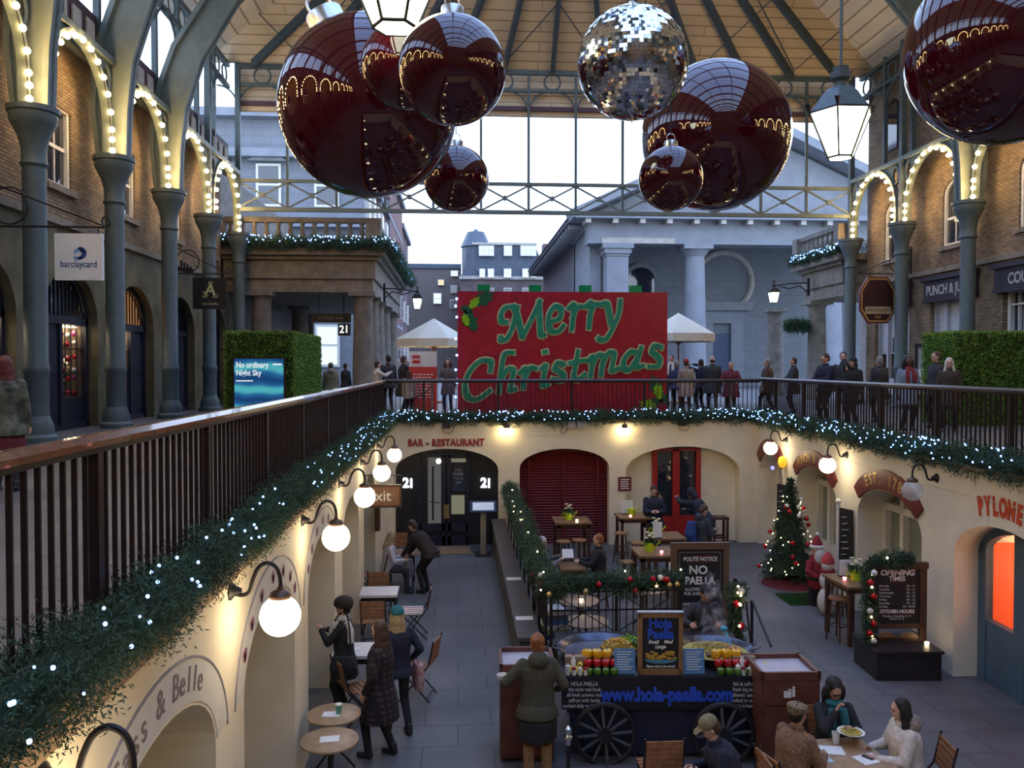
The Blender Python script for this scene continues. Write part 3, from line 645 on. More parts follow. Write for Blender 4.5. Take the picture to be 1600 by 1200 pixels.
# ------------------------------------------------------------------ railings around the court
def railing(name, label, a, b, zt, near_first=True, maxn=100):
    """posts, bars and a wooden handrail from a to b (ground points)"""
    a, b = Vector(a), Vector(b); L = (b-a).length; d = (b-a)/L; ang = atan2(d.y, d.x)
    t = thing(name, label, 'railing', a, ang)
    hm = wood_rail if near_first else steel_rail
    m = MB(); m.prism([(-.055,0),(.055,0),(.06,.035),(.03,.065),(-.03,.065),(-.06,.035)], 0, L, frame((0,0,zt-.065),(0,1,0),(0,0,1),(1,0,0))); m.build('handrail', hm, t)
    m = MB(); m.box(0, L, -.03, .03, zt-.10, zt-.065); m.box(0, L, -.025, .025, .10, .13); m.build('rail', rail_iron, t)
    n = int(L/.125); locs = [(.06+.125*i, 0, 0) for i in range(n)]
    bar = MB().box(-.008, .008, -.013, .013, .10, zt-.08)
    posts = [i for i in range(n) if i % 16 == 8]
    pm = MB().box(-.035, .035, -.03, .03, 0, zt-.07).build('post', rail_iron, t); pm.location = locs[posts[0]]; child_copies(pm, [locs[i] for i in posts[1:]], t)
    ids = [i for i in range(n) if i not in posts]; o = bar.build('baluster', rail_iron, t); o.location = locs[ids[0]]
    child_copies(o, [locs[i] for i in ids[1:maxn]], t)
    if len(ids) > maxn:
        m = MB()
        for i in ids[maxn:]: m.box(locs[i][0]-.008, locs[i][0]+.008, -.013, .013, .10, zt-.08)
        m.build('balusters', rail_iron, t)['kind'] = 'stuff'
    return t
railing('railing', 'long dark iron railing with varnished handrail rising at the left foreground', (XL-.12, 1.6, 0), (XL-.12, YF+.12, 0), 1.08)
railing('railing', 'dark iron railing across the back of the court in front of the red board', (XL-.12, YF+.14, 0), (XR(YF)+.1, YF+.14, 0), 1.10, False)
a = Vector((XR(YF)+.14, YF+.12, 0)); b = Vector((XR(8.2)+.14, 8.2, 0)); d = (b-a).normalized()
def rev(v): return v
railing('railing', 'dark iron railing along the right terrace before the hedge block', b, a, 1.14, False)

# ------------------------------------------------------------------ fir garlands with LEDs
def needles(pts, R, per_m, ln, wd, side, seed, droop=.2):
    r = np.random.default_rng(seed); pts = np.array([tuple(p) for p in pts]); seg = np.diff(pts, axis=0); sl = np.linalg.norm(seg, axis=1); cum = np.r_[0, np.cumsum(sl)]; L = cum[-1]
    n = int(L*per_m); s = r.uniform(0, L, n); k = np.clip(np.searchsorted(cum, s)-1, 0, len(seg)-1)
    c = pts[k]+seg[k]*((s-cum[k])/sl[k])[:, None]; tn = seg[k]/sl[k][:, None]
    up = np.tile([0, 0, 1.], (n, 1)); sd = np.cross(tn, up); nv = np.linalg.norm(sd, axis=1); bad = nv < .3; sd[bad] = [1, 0, 0]; sd /= np.linalg.norm(sd, axis=1)[:, None]; up = np.cross(sd, tn)
    a = r.uniform(0, 2*pi, n); rad = (sd*np.cos(a)[:, None]+up*np.sin(a)[:, None]); lump = 1+.25*np.sin(s*5.1+seed)+.15*np.sin(s*11.3+1.7)
    base = c+rad*(R*.45*lump)[:, None]; d = rad+r.normal(0, .45, (n, 3)); d[:, 2] -= droop; d /= np.linalg.norm(d, axis=1)[:, None]
    stem = (R*r.uniform(.45, .95, n)*lump); tip = base+d*stem[:, None]
    K = 7; V = []; F = []
    q = np.repeat(np.linspace(.15, 1, K)[None], n, 0); org = base[:, None]+d[:, None]*(stem[:, None]*q)[..., None]
    jd = d[:, None]*.55+r.normal(0, .6, (n, K, 3)); jd /= np.linalg.norm(jd, axis=2)[..., None]
    pr = np.cross(jd, r.normal(0, 1, (n, K, 3))); pr /= np.linalg.norm(pr, axis=2)[..., None]
    e = org+jd*(ln*r.uniform(.6, 1.2, (n, K)))[..., None]; mid = org*.5+e*.5
    A = org; B = mid+pr*wd; C = e; D = mid-pr*wd
    V = np.stack([A, B, C, D], 2).reshape(-1, 3); N = n*K; F = np.arange(N*4).reshape(N, 4)
    return V, F
def garland(name, label, pts, R, per_m, leds, side, seed, ln=.07, wd=.007, led_r=.018, cat='garland', led_mat=None, mt=None):
    pts = [Vector(p) for p in pts]; o = pts[0].copy(); t = thing(name, label, cat, o); loc = [p-o for p in pts]
    V, F = needles(loc, R, per_m, ln, wd, side, seed); raw('foliage', V, F, mt or foliage_m, t)['kind'] = 'stuff'
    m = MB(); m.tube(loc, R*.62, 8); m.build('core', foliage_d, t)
    r = random.Random(seed); cum = [0]
    for p, q in zip(loc, loc[1:]): cum.append(cum[-1]+(q-p).length)
    out = []
    for i in range(leds):
        s = r.uniform(0, 1)*cum[-1]; k = max(j for j in range(len(cum)-1) if cum[j] <= s); p = loc[k].lerp(loc[k+1], (s-cum[k])/(cum[k+1]-cum[k]))
        tn = (loc[k+1]-loc[k]).normalized(); a = r.uniform(-.2, 1.3); out.append((p+(Vector(side)*cos(a*1.3)+Vector((0,0,1))*sin(a*1.3)+Vector((0,-.5,0)))*R*r.uniform(.95, 1.15)+tn*r.uniform(-.1,.1), r.uniform(.6,1.3)))
    if leds:
        b = MB().sph((0,0,0), led_r, 6, 5).build('led_light', led_mat or led_m, t); b.location = out[0][0]
        child_copies(b, [p for p, _ in out[1:100]], t)
        if leds > 100:
            m = MB()
            for p, sc in out[100:]: m.sph(p, led_r*sc, 6, 4)
            m.build('led_lights', led_mat or led_m, t)['kind'] = 'stuff'
    return t
def wob(a, b, n, s, k=.03):
    a, b = Vector(a), Vector(b); r = random.Random(s); return [a.lerp(b, i/n)+Vector((r.uniform(-k,k), r.uniform(-k,k), r.uniform(-k,k))) for i in range(n+1)]
garland('fir_garland', 'thick fir garland with blue-white LEDs below the left railing', wob((XL+.02,1.6,.04),(XL+.02,YF,.06), 40, 1), .19, 1500, 130, (1,0,0), 3, .036, .0042, .011)
garland('fir_garland', 'fir garland crowded with blue-white LEDs along the back wall under the red board', wob((XL,YF-.04,.08),(XR(YF)-.05,YF-.04,.08), 20, 2), .18, 500, 190, (0,-1,0), 4, .06, .007, .014)
garland('fir_garland', 'fir garland with blue-white LEDs along the top of the right wall', wob((XR(YF)-.03,YF,.08),(XR(8.4)-.03,8.4,.06), 32, 5), .20, 520, 190, (-1,0,0), 6, .06, .007, .014)
garland('fir_garland', 'LED garland under the balusters of the brown stone balcony', wob((-8.75,31.3,6.06),(bx1+.25,31.35,6.02), 12, 7)+wob((bx1+.3,31.6,6.0),(bx1+.3,46,6.0), 14, 8), .22, 260, 330, (0.7,-1,0), 9, .09, .011, .022)
garland('fir_garland', 'LED garland under the balusters of the pale stone balcony', wob((rx0-.12,31.5,6.02),(rx0-.12,36,6.02), 8, 9), .2, 200, 80, (-1,0,0), 11, .1, .012, .022)

# ------------------------------------------------------------------ MERRY CHRISTMAS board
YB = 23.0; p0, p1 = P(715, 640, Y=YB), P(1043, 457, Y=YB); bw, zt = p1.x-p0.x, p1.z; bxc = (p0.x+p1.x)/2
t = thing('christmas_board', 'big red board of small bricks reading Merry Christmas with holly corners', 'sign board', (bxc, YB, 0))
m = MB(); m.box(-bw/2, bw/2, 0, .25, 0, zt); m.build('panel', red_m, t)
_nt = red_m.node_tree; _br = _nt.nodes.new('ShaderNodeTexBrick'); _tc2 = _nt.nodes.new('ShaderNodeTexCoord'); _s2 = _nt.nodes.new('ShaderNodeSeparateXYZ'); _c2 = _nt.nodes.new('ShaderNodeCombineXYZ')
_nt.links.new(_tc2.outputs['Object'], _s2.inputs[0]); _nt.links.new(_s2.outputs['X'], _c2.inputs[0]); _nt.links.new(_s2.outputs['Z'], _c2.inputs[1]); _nt.links.new(_c2.outputs[0], _br.inputs['Vector'])
_br.inputs['Scale'].default_value = 1; _br.inputs['Brick Width'].default_value = .16; _br.inputs['Row Height'].default_value = .08; _br.inputs['Mortar Size'].default_value = .006
_bp = _nt.nodes.new('ShaderNodeBump'); _bp.inputs['Strength'].default_value = .5; _bp.invert = True; _nt.links.new(_br.outputs['Fac'], _bp.inputs['Height']); _nt.links.new(_bp.outputs[0], _nt.nodes['Principled BSDF'].inputs['Normal'])
def crop(u, v):     # board coordinates from the lettering's sketch grid
    return (u-662.5)/1091*bw, zt-(v-455)/(606/(zt-p0.z))
STROKES = [[(368,612),(345,610),(340,575),(362,540),(405,532)], [(425,535),(412,590),(395,650),(370,695),(342,705),(338,690)], [(405,530),(425,585),(450,690)], [(450,690),(495,600),(540,505)], [(535,510),(540,600),(545,675),(562,678)],
 [(590,612),(640,592),(650,550),(622,530),(592,565),(584,620),(602,660),(640,655),(662,630)], [(690,540),(716,522),(712,590),(706,650)], [(711,585),(735,535),(768,532)], [(780,528),(806,512),(800,580),(795,640)], [(800,575),(826,522),(858,522)],
 [(866,515),(888,515),(900,560),(912,622)], [(958,500),(952,560),(925,630),(890,690),(862,704),(845,694)],
 [(285,862),(286,815),(235,812),(180,865),(155,940),(172,1000),(222,1005),(282,965)], [(400,768),(358,778),(342,850),(328,970)], [(338,910),(372,856),(403,860),(393,925),(388,960),(412,955)], [(438,872),(466,850),(460,900),(455,950)], [(460,905),(488,850),(518,850)],
 [(548,850),(571,838),(560,890),(556,936),(580,930)], [(563,766),(572,764)], [(663,830),(634,822),(618,850),(650,872),(664,890),(650,912),(608,905)], [(738,762),(724,840),(716,895),(738,908),(772,882)], [(698,822),(768,808)],
 [(788,812),(815,790),(810,840),(804,892)], [(810,840),(840,785),(870,788),(864,840),(858,884)], [(864,835),(895,772),(926,775),(918,830),(914,862),(950,850)], [(1050,772),(1012,765),(976,810),(980,850),(1006,855),(1048,795)], [(1068,742),(1052,800),(1044,842),(1076,836)], [(1172,742),(1138,732),(1124,762),(1150,785),(1166,808),(1155,838),(1110,840)]]
def pen(width, y0, y1, thick):
    m = MB(); ca = radians(38)
    for st in STROKES:
        pts = [crop(v.x, v.y) for v in catmull([(u, v, 0) for u, v in st], 5)]
        nx, nz = cos(ca)*width/2, sin(ca)*width/2
        for (x0, z0), (x1, z1) in zip(pts, pts[1:]):
            d = Vector((x1-x0, z1-z0)); L = max(d.length, 1e-5); d /= L; s = thick/2; px_, pz_ = -d.y*s, d.x*s
            a = [(x0-nx, z0-nz), (x0+nx, z0+nz), (x1+nx, z1+nz), (x1-nx, z1-nz)]; b = [(x0-px_-d.x*s, z0-pz_-d.y*s), (x0+px_-d.x*s, z0+pz_-d.y*s), (x1+px_+d.x*s, z1+pz_+d.y*s), (x1-px_+d.x*s, z1-pz_+d.y*s)]
            for q in (a, b): y0 -= 4e-5; m.add([(x, y0, z) for x, z in q], [(0,1,2,3)])
    return m
pen(.25, -.004, 0, .18).build('lettering_outline', gold_l, t, False); pen(.185, -.045, 0, .115).build('lettering', green_m, t, False)
LEAF = [(0,-1),(.35,-.75),(.3,-.45),(.62,-.2),(.38,.05),(.5,.5),(.15,.5),(0,1),(-.15,.5),(-.5,.5),(-.38,.05),(-.62,-.2),(-.3,-.45),(-.35,-.75)]
for u, v, s, a, big in ((255,490,.36,-1.0,1),(205,512,.22,-.7,0),(180,600,.36,.5,1),(158,598,.2,.3,0),(160,545,.2,1.2,1),(1145,935,.34,.35,1),(1160,965,.26,.2,0),(1180,1000,.25,.8,1),(1100,1035,.28,1.3,0),(1150,1020,.22,1.9,1)):
    x, z = crop(u, v); m = MB(); m.prism([(x+s*(p*cos(a)-q*sin(a)), z+s*(p*sin(a)+q*cos(a))) for p, q in LEAF], .005 if big else .012, .02 if big else .028, frame((0,0,0),(1,0,0),(0,0,1),(0,-1,0))); m.build('holly_leaf', leaf_m if big else lime_m, t)
for u in (252, 517, 778, 1042):
    x, z = crop(u, 455); m = MB(); m.box(x-.17, x+.17, .02, .22, zt, zt+.19); m.build('stud', mat('stud_green', (.0,.22,.07), .3), t)
ws = MB().sph((0,0,0), .035, 6, 5).build('led_light', led_m, t); ws.location = (-bw/2-.05, -.05, .6)
child_copies(ws, [(-bw/2-.05+.03*(i%2), -.05, z) for i, z in enumerate((.15,1.0,1.35,1.75,2.2,2.8,3.1,3.3))], t)

# ------------------------------------------------------------------ hedge blocks with screen
def hedge(name, label, x0, x1, y0, y1, z1, seed):
    t = thing(name, label, 'hedge', ((x0+x1)/2, (y0+y1)/2, 0)); hx, hy = (x1-x0)/2, (y1-y0)/2
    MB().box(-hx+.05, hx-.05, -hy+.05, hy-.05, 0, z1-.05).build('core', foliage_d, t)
    r = np.random.default_rng(seed); V = []; 
    for (o, u, v, nrm) in (((-hx,-hy,0),(2*hx,0,0),(0,0,z1),(0,-1,0)), ((hx,-hy,0),(0,2*hy,0),(0,0,z1),(1,0,0)), ((-hx,-hy,0),(0,2*hy,0),(0,0,z1),(-1,0,0)), ((-hx,-hy,z1),(2*hx,0,0),(0,2*hy,0),(0,0,1))):
        o, u, v, nrm = map(np.array, (o, u, v, nrm)); n = int(np.linalg.norm(u)*np.linalg.norm(v)*3200)
        c = o+u*r.random((n,1))+v*r.random((n,1))-nrm*r.uniform(0,.05,(n,1)); d = nrm*.8+r.normal(0,.6,(n,3)); d /= np.linalg.norm(d,axis=1)[:,None]; p = np.cross(d, r.normal(0,1,(n,3))); p /= np.linalg.norm(p,axis=1)[:,None]
        ln = r.uniform(.03,.065,(n,1)); V.append(np.stack([c, c+d*ln*.5+p*.012, c+d*ln, c+d*ln*.5-p*.012], 1))
    V = np.concatenate(V); N = len(V); raw('leaves', V.reshape(-1,3), np.arange(N*4).reshape(N,4), hedge_m, t)['kind'] = 'stuff'; return t
ha = P(350, 560, d=21); hb = P(458, 560, d=21); h = hedge('hedge_block', 'clipped green hedge block holding a blue screen on the left walkway', ha.x, hb.x, ha.y, ha.y+4.2, 2.32, 5)
m4 = P(1494, 520, d=20); hedge('hedge_block', 'clipped green hedge block behind the right railing at the picture edge', m4.x, m4.x+2.6, m4.y, m4.y+1.5, 2.28, 6)
s0, s1 = P(362, 637, d=20.8), P(443, 558, d=20.8); sy = ha.y-.12
t = thing('display_screen', 'blue lit screen reading No ordinary Night Sky in the left hedge block', 'screen', ((s0.x+s1.x)/2, sy, 0)); sw = (s1.x-s0.x)/2
scr = bpy.data.materials.new('night_sky_screen'); scr.use_nodes = True; nt = scr.node_tree; nt.nodes.clear()
_o = nt.nodes.new('ShaderNodeOutputMaterial'); _em = nt.nodes.new('ShaderNodeEmission'); _em.inputs[1].default_value = .36; _r = nt.nodes.new('ShaderNodeValToRGB'); _w = nt.nodes.new('ShaderNodeTexWave'); _t = nt.nodes.new('ShaderNodeTexCoord')
_w.bands_direction = 'Z'; _w.inputs['Scale'].default_value = .55; _w.inputs['Distortion'].default_value = 5; _w.inputs['Detail'].default_value = 2
nt.links.new(_t.outputs['Object'], _w.inputs['Vector']); nt.links.new(_w.outputs['Fac'], _r.inputs[0]); nt.links.new(_r.outputs[0], _em.inputs[0]); nt.links.new(_em.outputs[0], _o.inputs[0])
_e = _r.color_ramp.elements; _e[0].color = (.012,.07,.22,1); _e[1].color = (.10,.55,.62,1); _e[1].position = .95; _x = _e.new(.55); _x.color = (.03,.18,.42,1)
m = MB(); m.box(-sw, sw, 0, .1, .12, s1.z); m.build('casing', black_p, t)
m = MB(); m.box(-sw+.04, sw-.04, -.01, 0, .16, s1.z-.04); m.build('picture', scr, t)
wt = glow('screen_white', (.9,.96,1), .42)
text('No ordinary', .2, wt, t, FACE(-sw+.08, -.014, s1.z-.2), .001, .004, align='LEFT', sx=.8); text('Night Sky', .2, wt, t, FACE(-sw+.08, -.014, s1.z-.4), .001, .004, align='LEFT', sx=.8)
m = MB(); m.box(-sw+.08, -sw+.5, -.014, -.011, s1.z-.61, s1.z-.58); m.box(sw-.3, sw-.08, -.014, -.011, s1.z-.2, s1.z-.16); m.build('lettering', wt, t)

# ------------------------------------------------------------------ hanging signs on scrolled brackets
def bracket_sign(name, label, cat, p, w, h, L, back, side=-1, thick=.05):
    """p = top centre of the panel; the iron arm runs back to the wall on 'side'"""
    t = thing(name, label, cat, p); s = side; x0 = -s*(w*.55); x1 = s*L
    m = MB(); m.bar((x0,0,.12),(x1,0,.12),.035); m.bar((x1,0,.95),(x0*.85,0,.16),.03); m.tube([(x1-s*.42+.34*cos(a), 0, .5+.34*sin(a)) for a in np.linspace(0,2*pi,25)[:-1]], .018, 6, True)
    m.tube([(x0+.09*cos(a)*(1-a/9), 0, .22+.09*sin(a)) for a in np.linspace(-1.5,4.5,12)], .018, 6); m.box(x1-.05,x1+.05,-.05,.05,-.1,1.05)
    for q in (-.4,.4): m.cyl((w*q,0,0),(w*q,0,.12),.012,n=6)
    m.build('bracket', black_iron, t); return t
p = P(123.5, 365, d=15.4); w = 73*15.4/F_PX
t = bracket_sign('hanging_sign', 'square white hanging sign with blue swirl and lettering by the nearest left column', 'sign', p, w, w, p.x-XWL, 0)
m = MB(); m.box(-w/2, w/2, -.03, .03, -w, 0); m.build('panel', mat('sign_white', (.82,.84,.86), .4, var=.02), t)
nb = mat('sign_navy', (.02,.06,.26), .5); sb = mat('sign_sky', (.22,.42,.72), .5)
text('barclaycard', .175, nb, t, FACE(0, -.032, -.66*w), .001, .002, sx=.82)
m = MB(); M = frame((.03, -.032, -.42*w),(1,0,0),(0,0,1),(0,-1,0))
m.strip([(x*1.0, y) for x, y in arc(0,0,.115,100,-110,16)], [(x-.03, y) for x, y in arc(-.01,0,.07,100,-110,16)], 0, .002, M); m.build('emblem', nb, t)
m = MB(); m.strip([(x, y) for x, y in arc(-.03,.0,.09,170,20,10)], [(x, y-.03) for x, y in arc(-.03,-.01,.06,170,20,10)], 0, .002, M); m.strip(arc(-.04,-.05,.09,200,330,10), arc(-.03,-.02,.075,200,330,10), 0, .002, M); m.build('emblem', sb, t)
p = P(328, 434, d=25.5); w = 52*25.5/F_PX; h = 49*25.5/F_PX
t = bracket_sign('hanging_sign', 'square black hanging sign with an ornate gold letter A', 'sign', p, w, h, p.x-XWL, 0)
m = MB(); m.box(-w/2, w/2, -.03, .03, -h, 0); m.build('panel', black_p, t)
text('A', .5, gold_l, t, FACE(0, -.032, -.40*h), .001, .01, shear=.1); 
m = MB()
for q in ([(-.2,-.05),(-.14,-.12),(0,-.02),(.1,-.02)], [(.1,.2),(.0,.24),(-.02,.16)], [(.08,-.2),(.2,-.24),(.24,-.14)], [(-.22,-.2),(-.12,-.24),(-.05,-.15)]):
    m.tube([(x, -.034, -.38*h+z) for x, z in catmull2(q)], .014, 5)
m.build('flourish', gold_l, t); text('Apommedian', .1, gold_l, t, FACE(0, -.032, -.83*h), .001, .001, shear=.3, sx=.9)
m = MB(); m.box(-1.0,-.5,-.02,.02,.2,.28)
for i in range(5): m.box(-.97+.09*i, -.91+.09*i, -.02, .02, .28, .34+.06*((i*3)%4))
m.build('ornament', black_iron, t)
# octagonal pub sign (figures left out)
p = P(1371, 433, d=28.9); w = 57*28.9/F_PX; h = 72*28.9/F_PX
t = bracket_sign('pub_sign', 'octagonal dark maroon pub sign with gold edge hanging from a scrolled bracket', 'sign', p, w, h, XWR-p.x, 0, side=1)
O8 = lambda k: [(-.5*w*k,-.22*h*k),(-.28*w*k,-.5*h*k),(.28*w*k,-.5*h*k),(.5*w*k,-.22*h*k),(.5*w*k,.22*h*k),(.28*w*k,.5*h*k),(-.28*w*k,.5*h*k),(-.5*w*k,.22*h*k)]
M = frame((0,0,-h/2),(1,0,0),(0,0,1),(0,-1,0))
m = MB(); m.prism(O8(1), -.05, .05, M); m.build('panel', maroon, t)
m = MB(); q = O8(.94); q2 = O8(.88); m.strip(q+[q[0]], q2+[q2[0]], .05, .06, M); m.build('gold_border', gold, t)
m = MB(); m.prism(O8(.86), .05, .055, M); m.build('field', mat('pub_sign_field', (.045,.012,.012), .5), t)
m = MB(); m.prism([(-.36*w,-.14*h),(.36*w,-.14*h),(.36*w,-.30*h),(-.36*w,-.30*h)], .056, .062, M); m.build('scroll', mat('buff_scroll', (.45,.36,.20), .6), t)
text('PUNCH & JUDY', .13, mat('ink_letter', (.05,.02,.02), .5), t, FACE(0,-.064,-.72*h), .001, .002, sx=.85); text('PUB', .12, gold, t, FACE(0,-.06,-.87*h), .001, .002)

# ------------------------------------------------------------------ umbrellas, small boards, topiary
canvas = mat('cream_canvas', (.62,.60,.50), .8, var=.05)
def umbrella(label, p, W, lit):
    t = thing('market_umbrella', label, 'umbrella', (p.x, p.y, 0)); z = p.z
    m = MB(); m.lathe([(.03,0),(.03,z+.9)], 10); m.lathe([(.4,0),(.4,.08),(.05,.12)], 12); m.build('pole', mid_wood, t)
    m = MB(); n = 4; vs = [(0,0,z+.95)]; ring = []
    for k in range(8):
        a = pi/4*k; r = W*(1.0 if k % 2 == 0 else .96)*(sqrt(2) if False else 1); ring.append((r*cos(a+pi/8), r*sin(a+pi/8), z+.12)); 
    m.add(vs+ring, [(0, 1+k, 1+(k+1)%8) for k in range(8)]); m.add(ring+[(x*1.0, y*1.0, z-.18) for x, y, _ in ring], [(k, (k+1)%8, 8+(k+1)%8, 8+k) for k in range(8)]); m.build('canopy', canvas, t, False)
    m = MB()
    for x, y, q in ring: m.bar((0,0,z-.3),(x*.6,y*.6,z+.42),.03); m.bar((0,0,z+.9),(x*.98,y*.98,q-.03),.03)
    m.build('rib', mid_wood, t)
    if lit:
        m = MB().sph((0,0,z+.35), .13, 10, 8); m.build('lamp', glow('umbrella_lamp', (1,.72,.35), 40), t)
    return t
umbrella('cream market umbrella lit from below left of the red board', P(678, 535, Y=33), 1.55, True)
umbrella('cream market umbrella half hidden behind the right end of the red board', P(1060, 527, Y=31.9), 1.45, False)
p = P(661, 640, Y=25); t = thing('display_board', 'tall red and white display board with a small red logo square', 'sign board', (p.x, 25, 0)); w = 43*25/F_PX; zt2 = P(661, 549, Y=25).z; zm = P(661, 573, Y=25).z
m = MB(); m.box(-w/2, w/2, 0, .06, .02, zm); m.build('panel', mat('flat_red', (.60,.05,.04), .4, var=.05), t); m = MB(); m.box(-w/2, w/2, 0, .06, zm, zt2); m.build('header', white_p, t)
m = MB(); m.box(-w/2+.1, -w/2+.33, -.01, 0, zt2-.36, zt2-.12); m.build('logo', red_m if False else mat('logo_red', (.55,.03,.03), .4, var=0), t); text('LEGO', .085, letter_w, t, FACE(-w/2+.215, -.012, zt2-.24), .001, .003)
m = MB()
for j in range(9):
    x = -w/2+.12
    while x < w/2-.15:
        L = random.uniform(.05,.12); m.box(x, min(x+L, w/2-.1), -.005, 0, zm-.25-j*.085, zm-.22-j*.085); x += L+.03
m.build('lettering', letter_w, t)
p = P(1245, 508, Y=35.2); t = thing('topiary_ball', 'round green plant ball hung beside the right stone column', 'plant', p)
V, F = needles([(0,0,-.12),(0,0,.12)], .4, 4200, .1, .02, (1,0,0), 31); raw('foliage', V, F, foliage_m, t)['kind'] = 'stuff'; MB().sph((0,0,0), .3).build('core', foliage_d, t)
MB().bar((.1,0,0),(rx0+.7-.38-p.x,0,.1),.03).build('bracket', black_iron, t)
# hanging signs under the balcony
p = P(517, 497, Y=33.2); t = thing('hanging_sign', 'long dark hanging sign under the brown stone balcony', 'sign', (p.x, 33.2, p.z)); w = 61*33.4/F_PX
MB().box(-w/2, w/2, -.03, .03, -.18, .18).build('panel', black_p, t); m = MB(); [m.cyl((x,0,.18),(x,0,4.25-p.z),.015,n=6) for x in (-w*.3, w*.3)]; m.build('hanger', black_iron, t)
m = MB(); [m.box(x, x+.11, -.036, -.03, -.035, .035) for x in (-.5,-.3,-.16,-.02,.2,.34)]; m.build('lettering', stone, t)
p = P(538, 515, Y=33.0); t = thing('hanging_sign', 'small dark square sign with white 21 under the stone balcony', 'sign', (p.x, 33.0, p.z)); MB().box(-.24, .24, -.03, .03, -.24, .24).build('panel', black_p, t)
text('21', .42, glow('sign_21', (.9,.95,1), .8), t, FACE(0,-.035,0), .001, .006, sx=.9)
m = MB(); m.cyl((0,0,.24),(0,0,4.3-p.z),.015,n=6); m.build('hanger', black_iron, t)
# queue posts with rope
for i, (px, py, lb) in enumerate(((675,640,'slim silver queue post before the red display board'),(1142,640,'slim silver queue post beside the red-hatted shopper'))):
    p = P(px, 600, Y=23.7); t = thing('queue_post', lb, 'post', (p.x, 23.7, 0)); MB().lathe([(.16,0),(.16,.03),(.03,.05),(.03,.92),(.045,.93),(.045,.98),(.01,1.0)], 14).build('post', chrome, t)
    MB().tube(catmull([(0,0,.9),(-.3,0,.62),(-.75,0,.5)], 5), .018, 6).build('rope', black_p, t)
# ------------------------------------------------------------------ globe lamps on the court walls
def G(px, py): return P(px, py, Z=ZF)
def globe_lamp(label, M, z, lit=True, grp=None):
    o = M @ Vector((0, z, 0)); ux = M.to_3x3() @ Vector((0, 0, -1)); t = thing('globe_lamp', label, 'wall lamp', o, atan2(ux.y, ux.x), grp)   # local +x points out of the wall
    A = [(0,.20),(.08,.165),(.15,.19),(.185,.30),(.23,.39),(.30,.425),(.37,.385),(.40,.29),(.40,.17)]
    m = MB(); m.tube([(v.x,0,v.y) for v in catmull([(x,z2,0) for x,z2 in A], 4)], .017, 8); m.build('arm', black_iron, t)
    m = MB(); m.lathe([(.075,0),(.075,.012),(.05,.03),(.022,.09)], 14, frame((0,0,.2),(0,1,0),(0,0,1),(1,0,0))); m.build('wall_plate', black_iron, t)
    m = MB(); m.lathe([(.085,.135),(.09,.16),(.07,.19),(.03,.205),(.02,.23)], 16, T(.40,0,0)); m.build('cap', mat('bronze_cap', (.12,.06,.035), .4, .5) if 'bronze_cap' not in MATS else MATS['bronze_cap'], t)
    m = MB(); m.sph((.40,0,-.01), .165, 24, 16); m.build('globe', globe_m if lit else clear_globe, t); return t
clear_globe = mat('clear_globe_glass', (.75,.75,.76), .08, var=0, spec=.8); clear_globe.node_tree.nodes['Principled BSDF'].inputs['Alpha'].default_value = .38
for y, lb in ((3.78,'lit globe lamp at the bottom left corner, only its curved arm showing'),(6.87,'largest lit white globe lamp on the left wall'),(10.0,'second lit globe lamp from the front on the left wall'),(13.07,'lit globe lamp hiding the first letter of the exit sign'),(16.0,'lit globe lamp just beyond the exit sign on the left wall'),(19.2,'farthest lit globe lamp on the left wall')):
    globe_lamp(lb, W_LEFT @ T(y,0,0), -.58, True, 'globe lamps on the left court wall')
for y, lb, lit in ((20.0,'farthest lit globe lamp on the right wall',1),(16.45,'lit globe lamp over the punch and judy arch',1),(12.97,'unlit clear glass globe lamp on the right wall',0)):
    globe_lamp(lb, W_RIGHT @ T(y*_q,0,0), -.56, lit, 'globe lamps on the right court wall')
for px, lb in ((792,'glowing floodlight over the pier between bar door and red shutter'),(976,'glowing floodlight over the pier between red shutter and red door')):
    p = P(px, 668, Y=YF-.16); t = thing('floodlight', lb, 'lamp', p, 0, 'floodlights on the back wall')
    m = MB(); m.lathe([(.02,-.02),(.07,-.02),(.085,.03),(.06,.09),(.02,.1)], 14, T(0,0,-.0)); m.build('housing', MATS['bronze_cap'], t); m = MB(); m.cyl((0,0,.08),(0,0,.3),.012,n=6); m.bar((0,0,.3),(0,.16,.3),.02); m.build('bracket', black_iron, t)
    m = MB(); m.lathe([(.03,-.10),(.05,-.075),(.06,-.045),(.055,-.022)], 14); m.build('bulb', flood_m, t)
for px, py, lb in ((697,664,'small dark camera box with looped cable over the bar restaurant lettering'),(893,663,'pale junction boxes with looped cable over the red shutter'),(1066,660,'small dark box high on the back wall over the red door')):
    p = P(px, py, Y=YF-.06); t = thing('junction_box', lb, 'electrical box', p); m = MB(); m.box(-.11,.11,-.06,.06,-.09,.09)
    if px == 893: m.box(-.25+.0,-.14,-.06,.06,-.09,.09); m.box(.14,.38,-.06,.06,-.09,.09)
    m.build('box', stone_l if px == 893 else black_p, t); MB().tube(catmull([(-.1,0,-.05),(-.05,-.02,-.2),(.15,-.02,-.2),(.2,0,-.02)] if px != 893 else [(-.25,0,-.05),(-.3,-.02,-.2),(-.2,-.02,-.24),(-.1,0,-.1)], 4), .008, 5).build('cable', black_p, t)

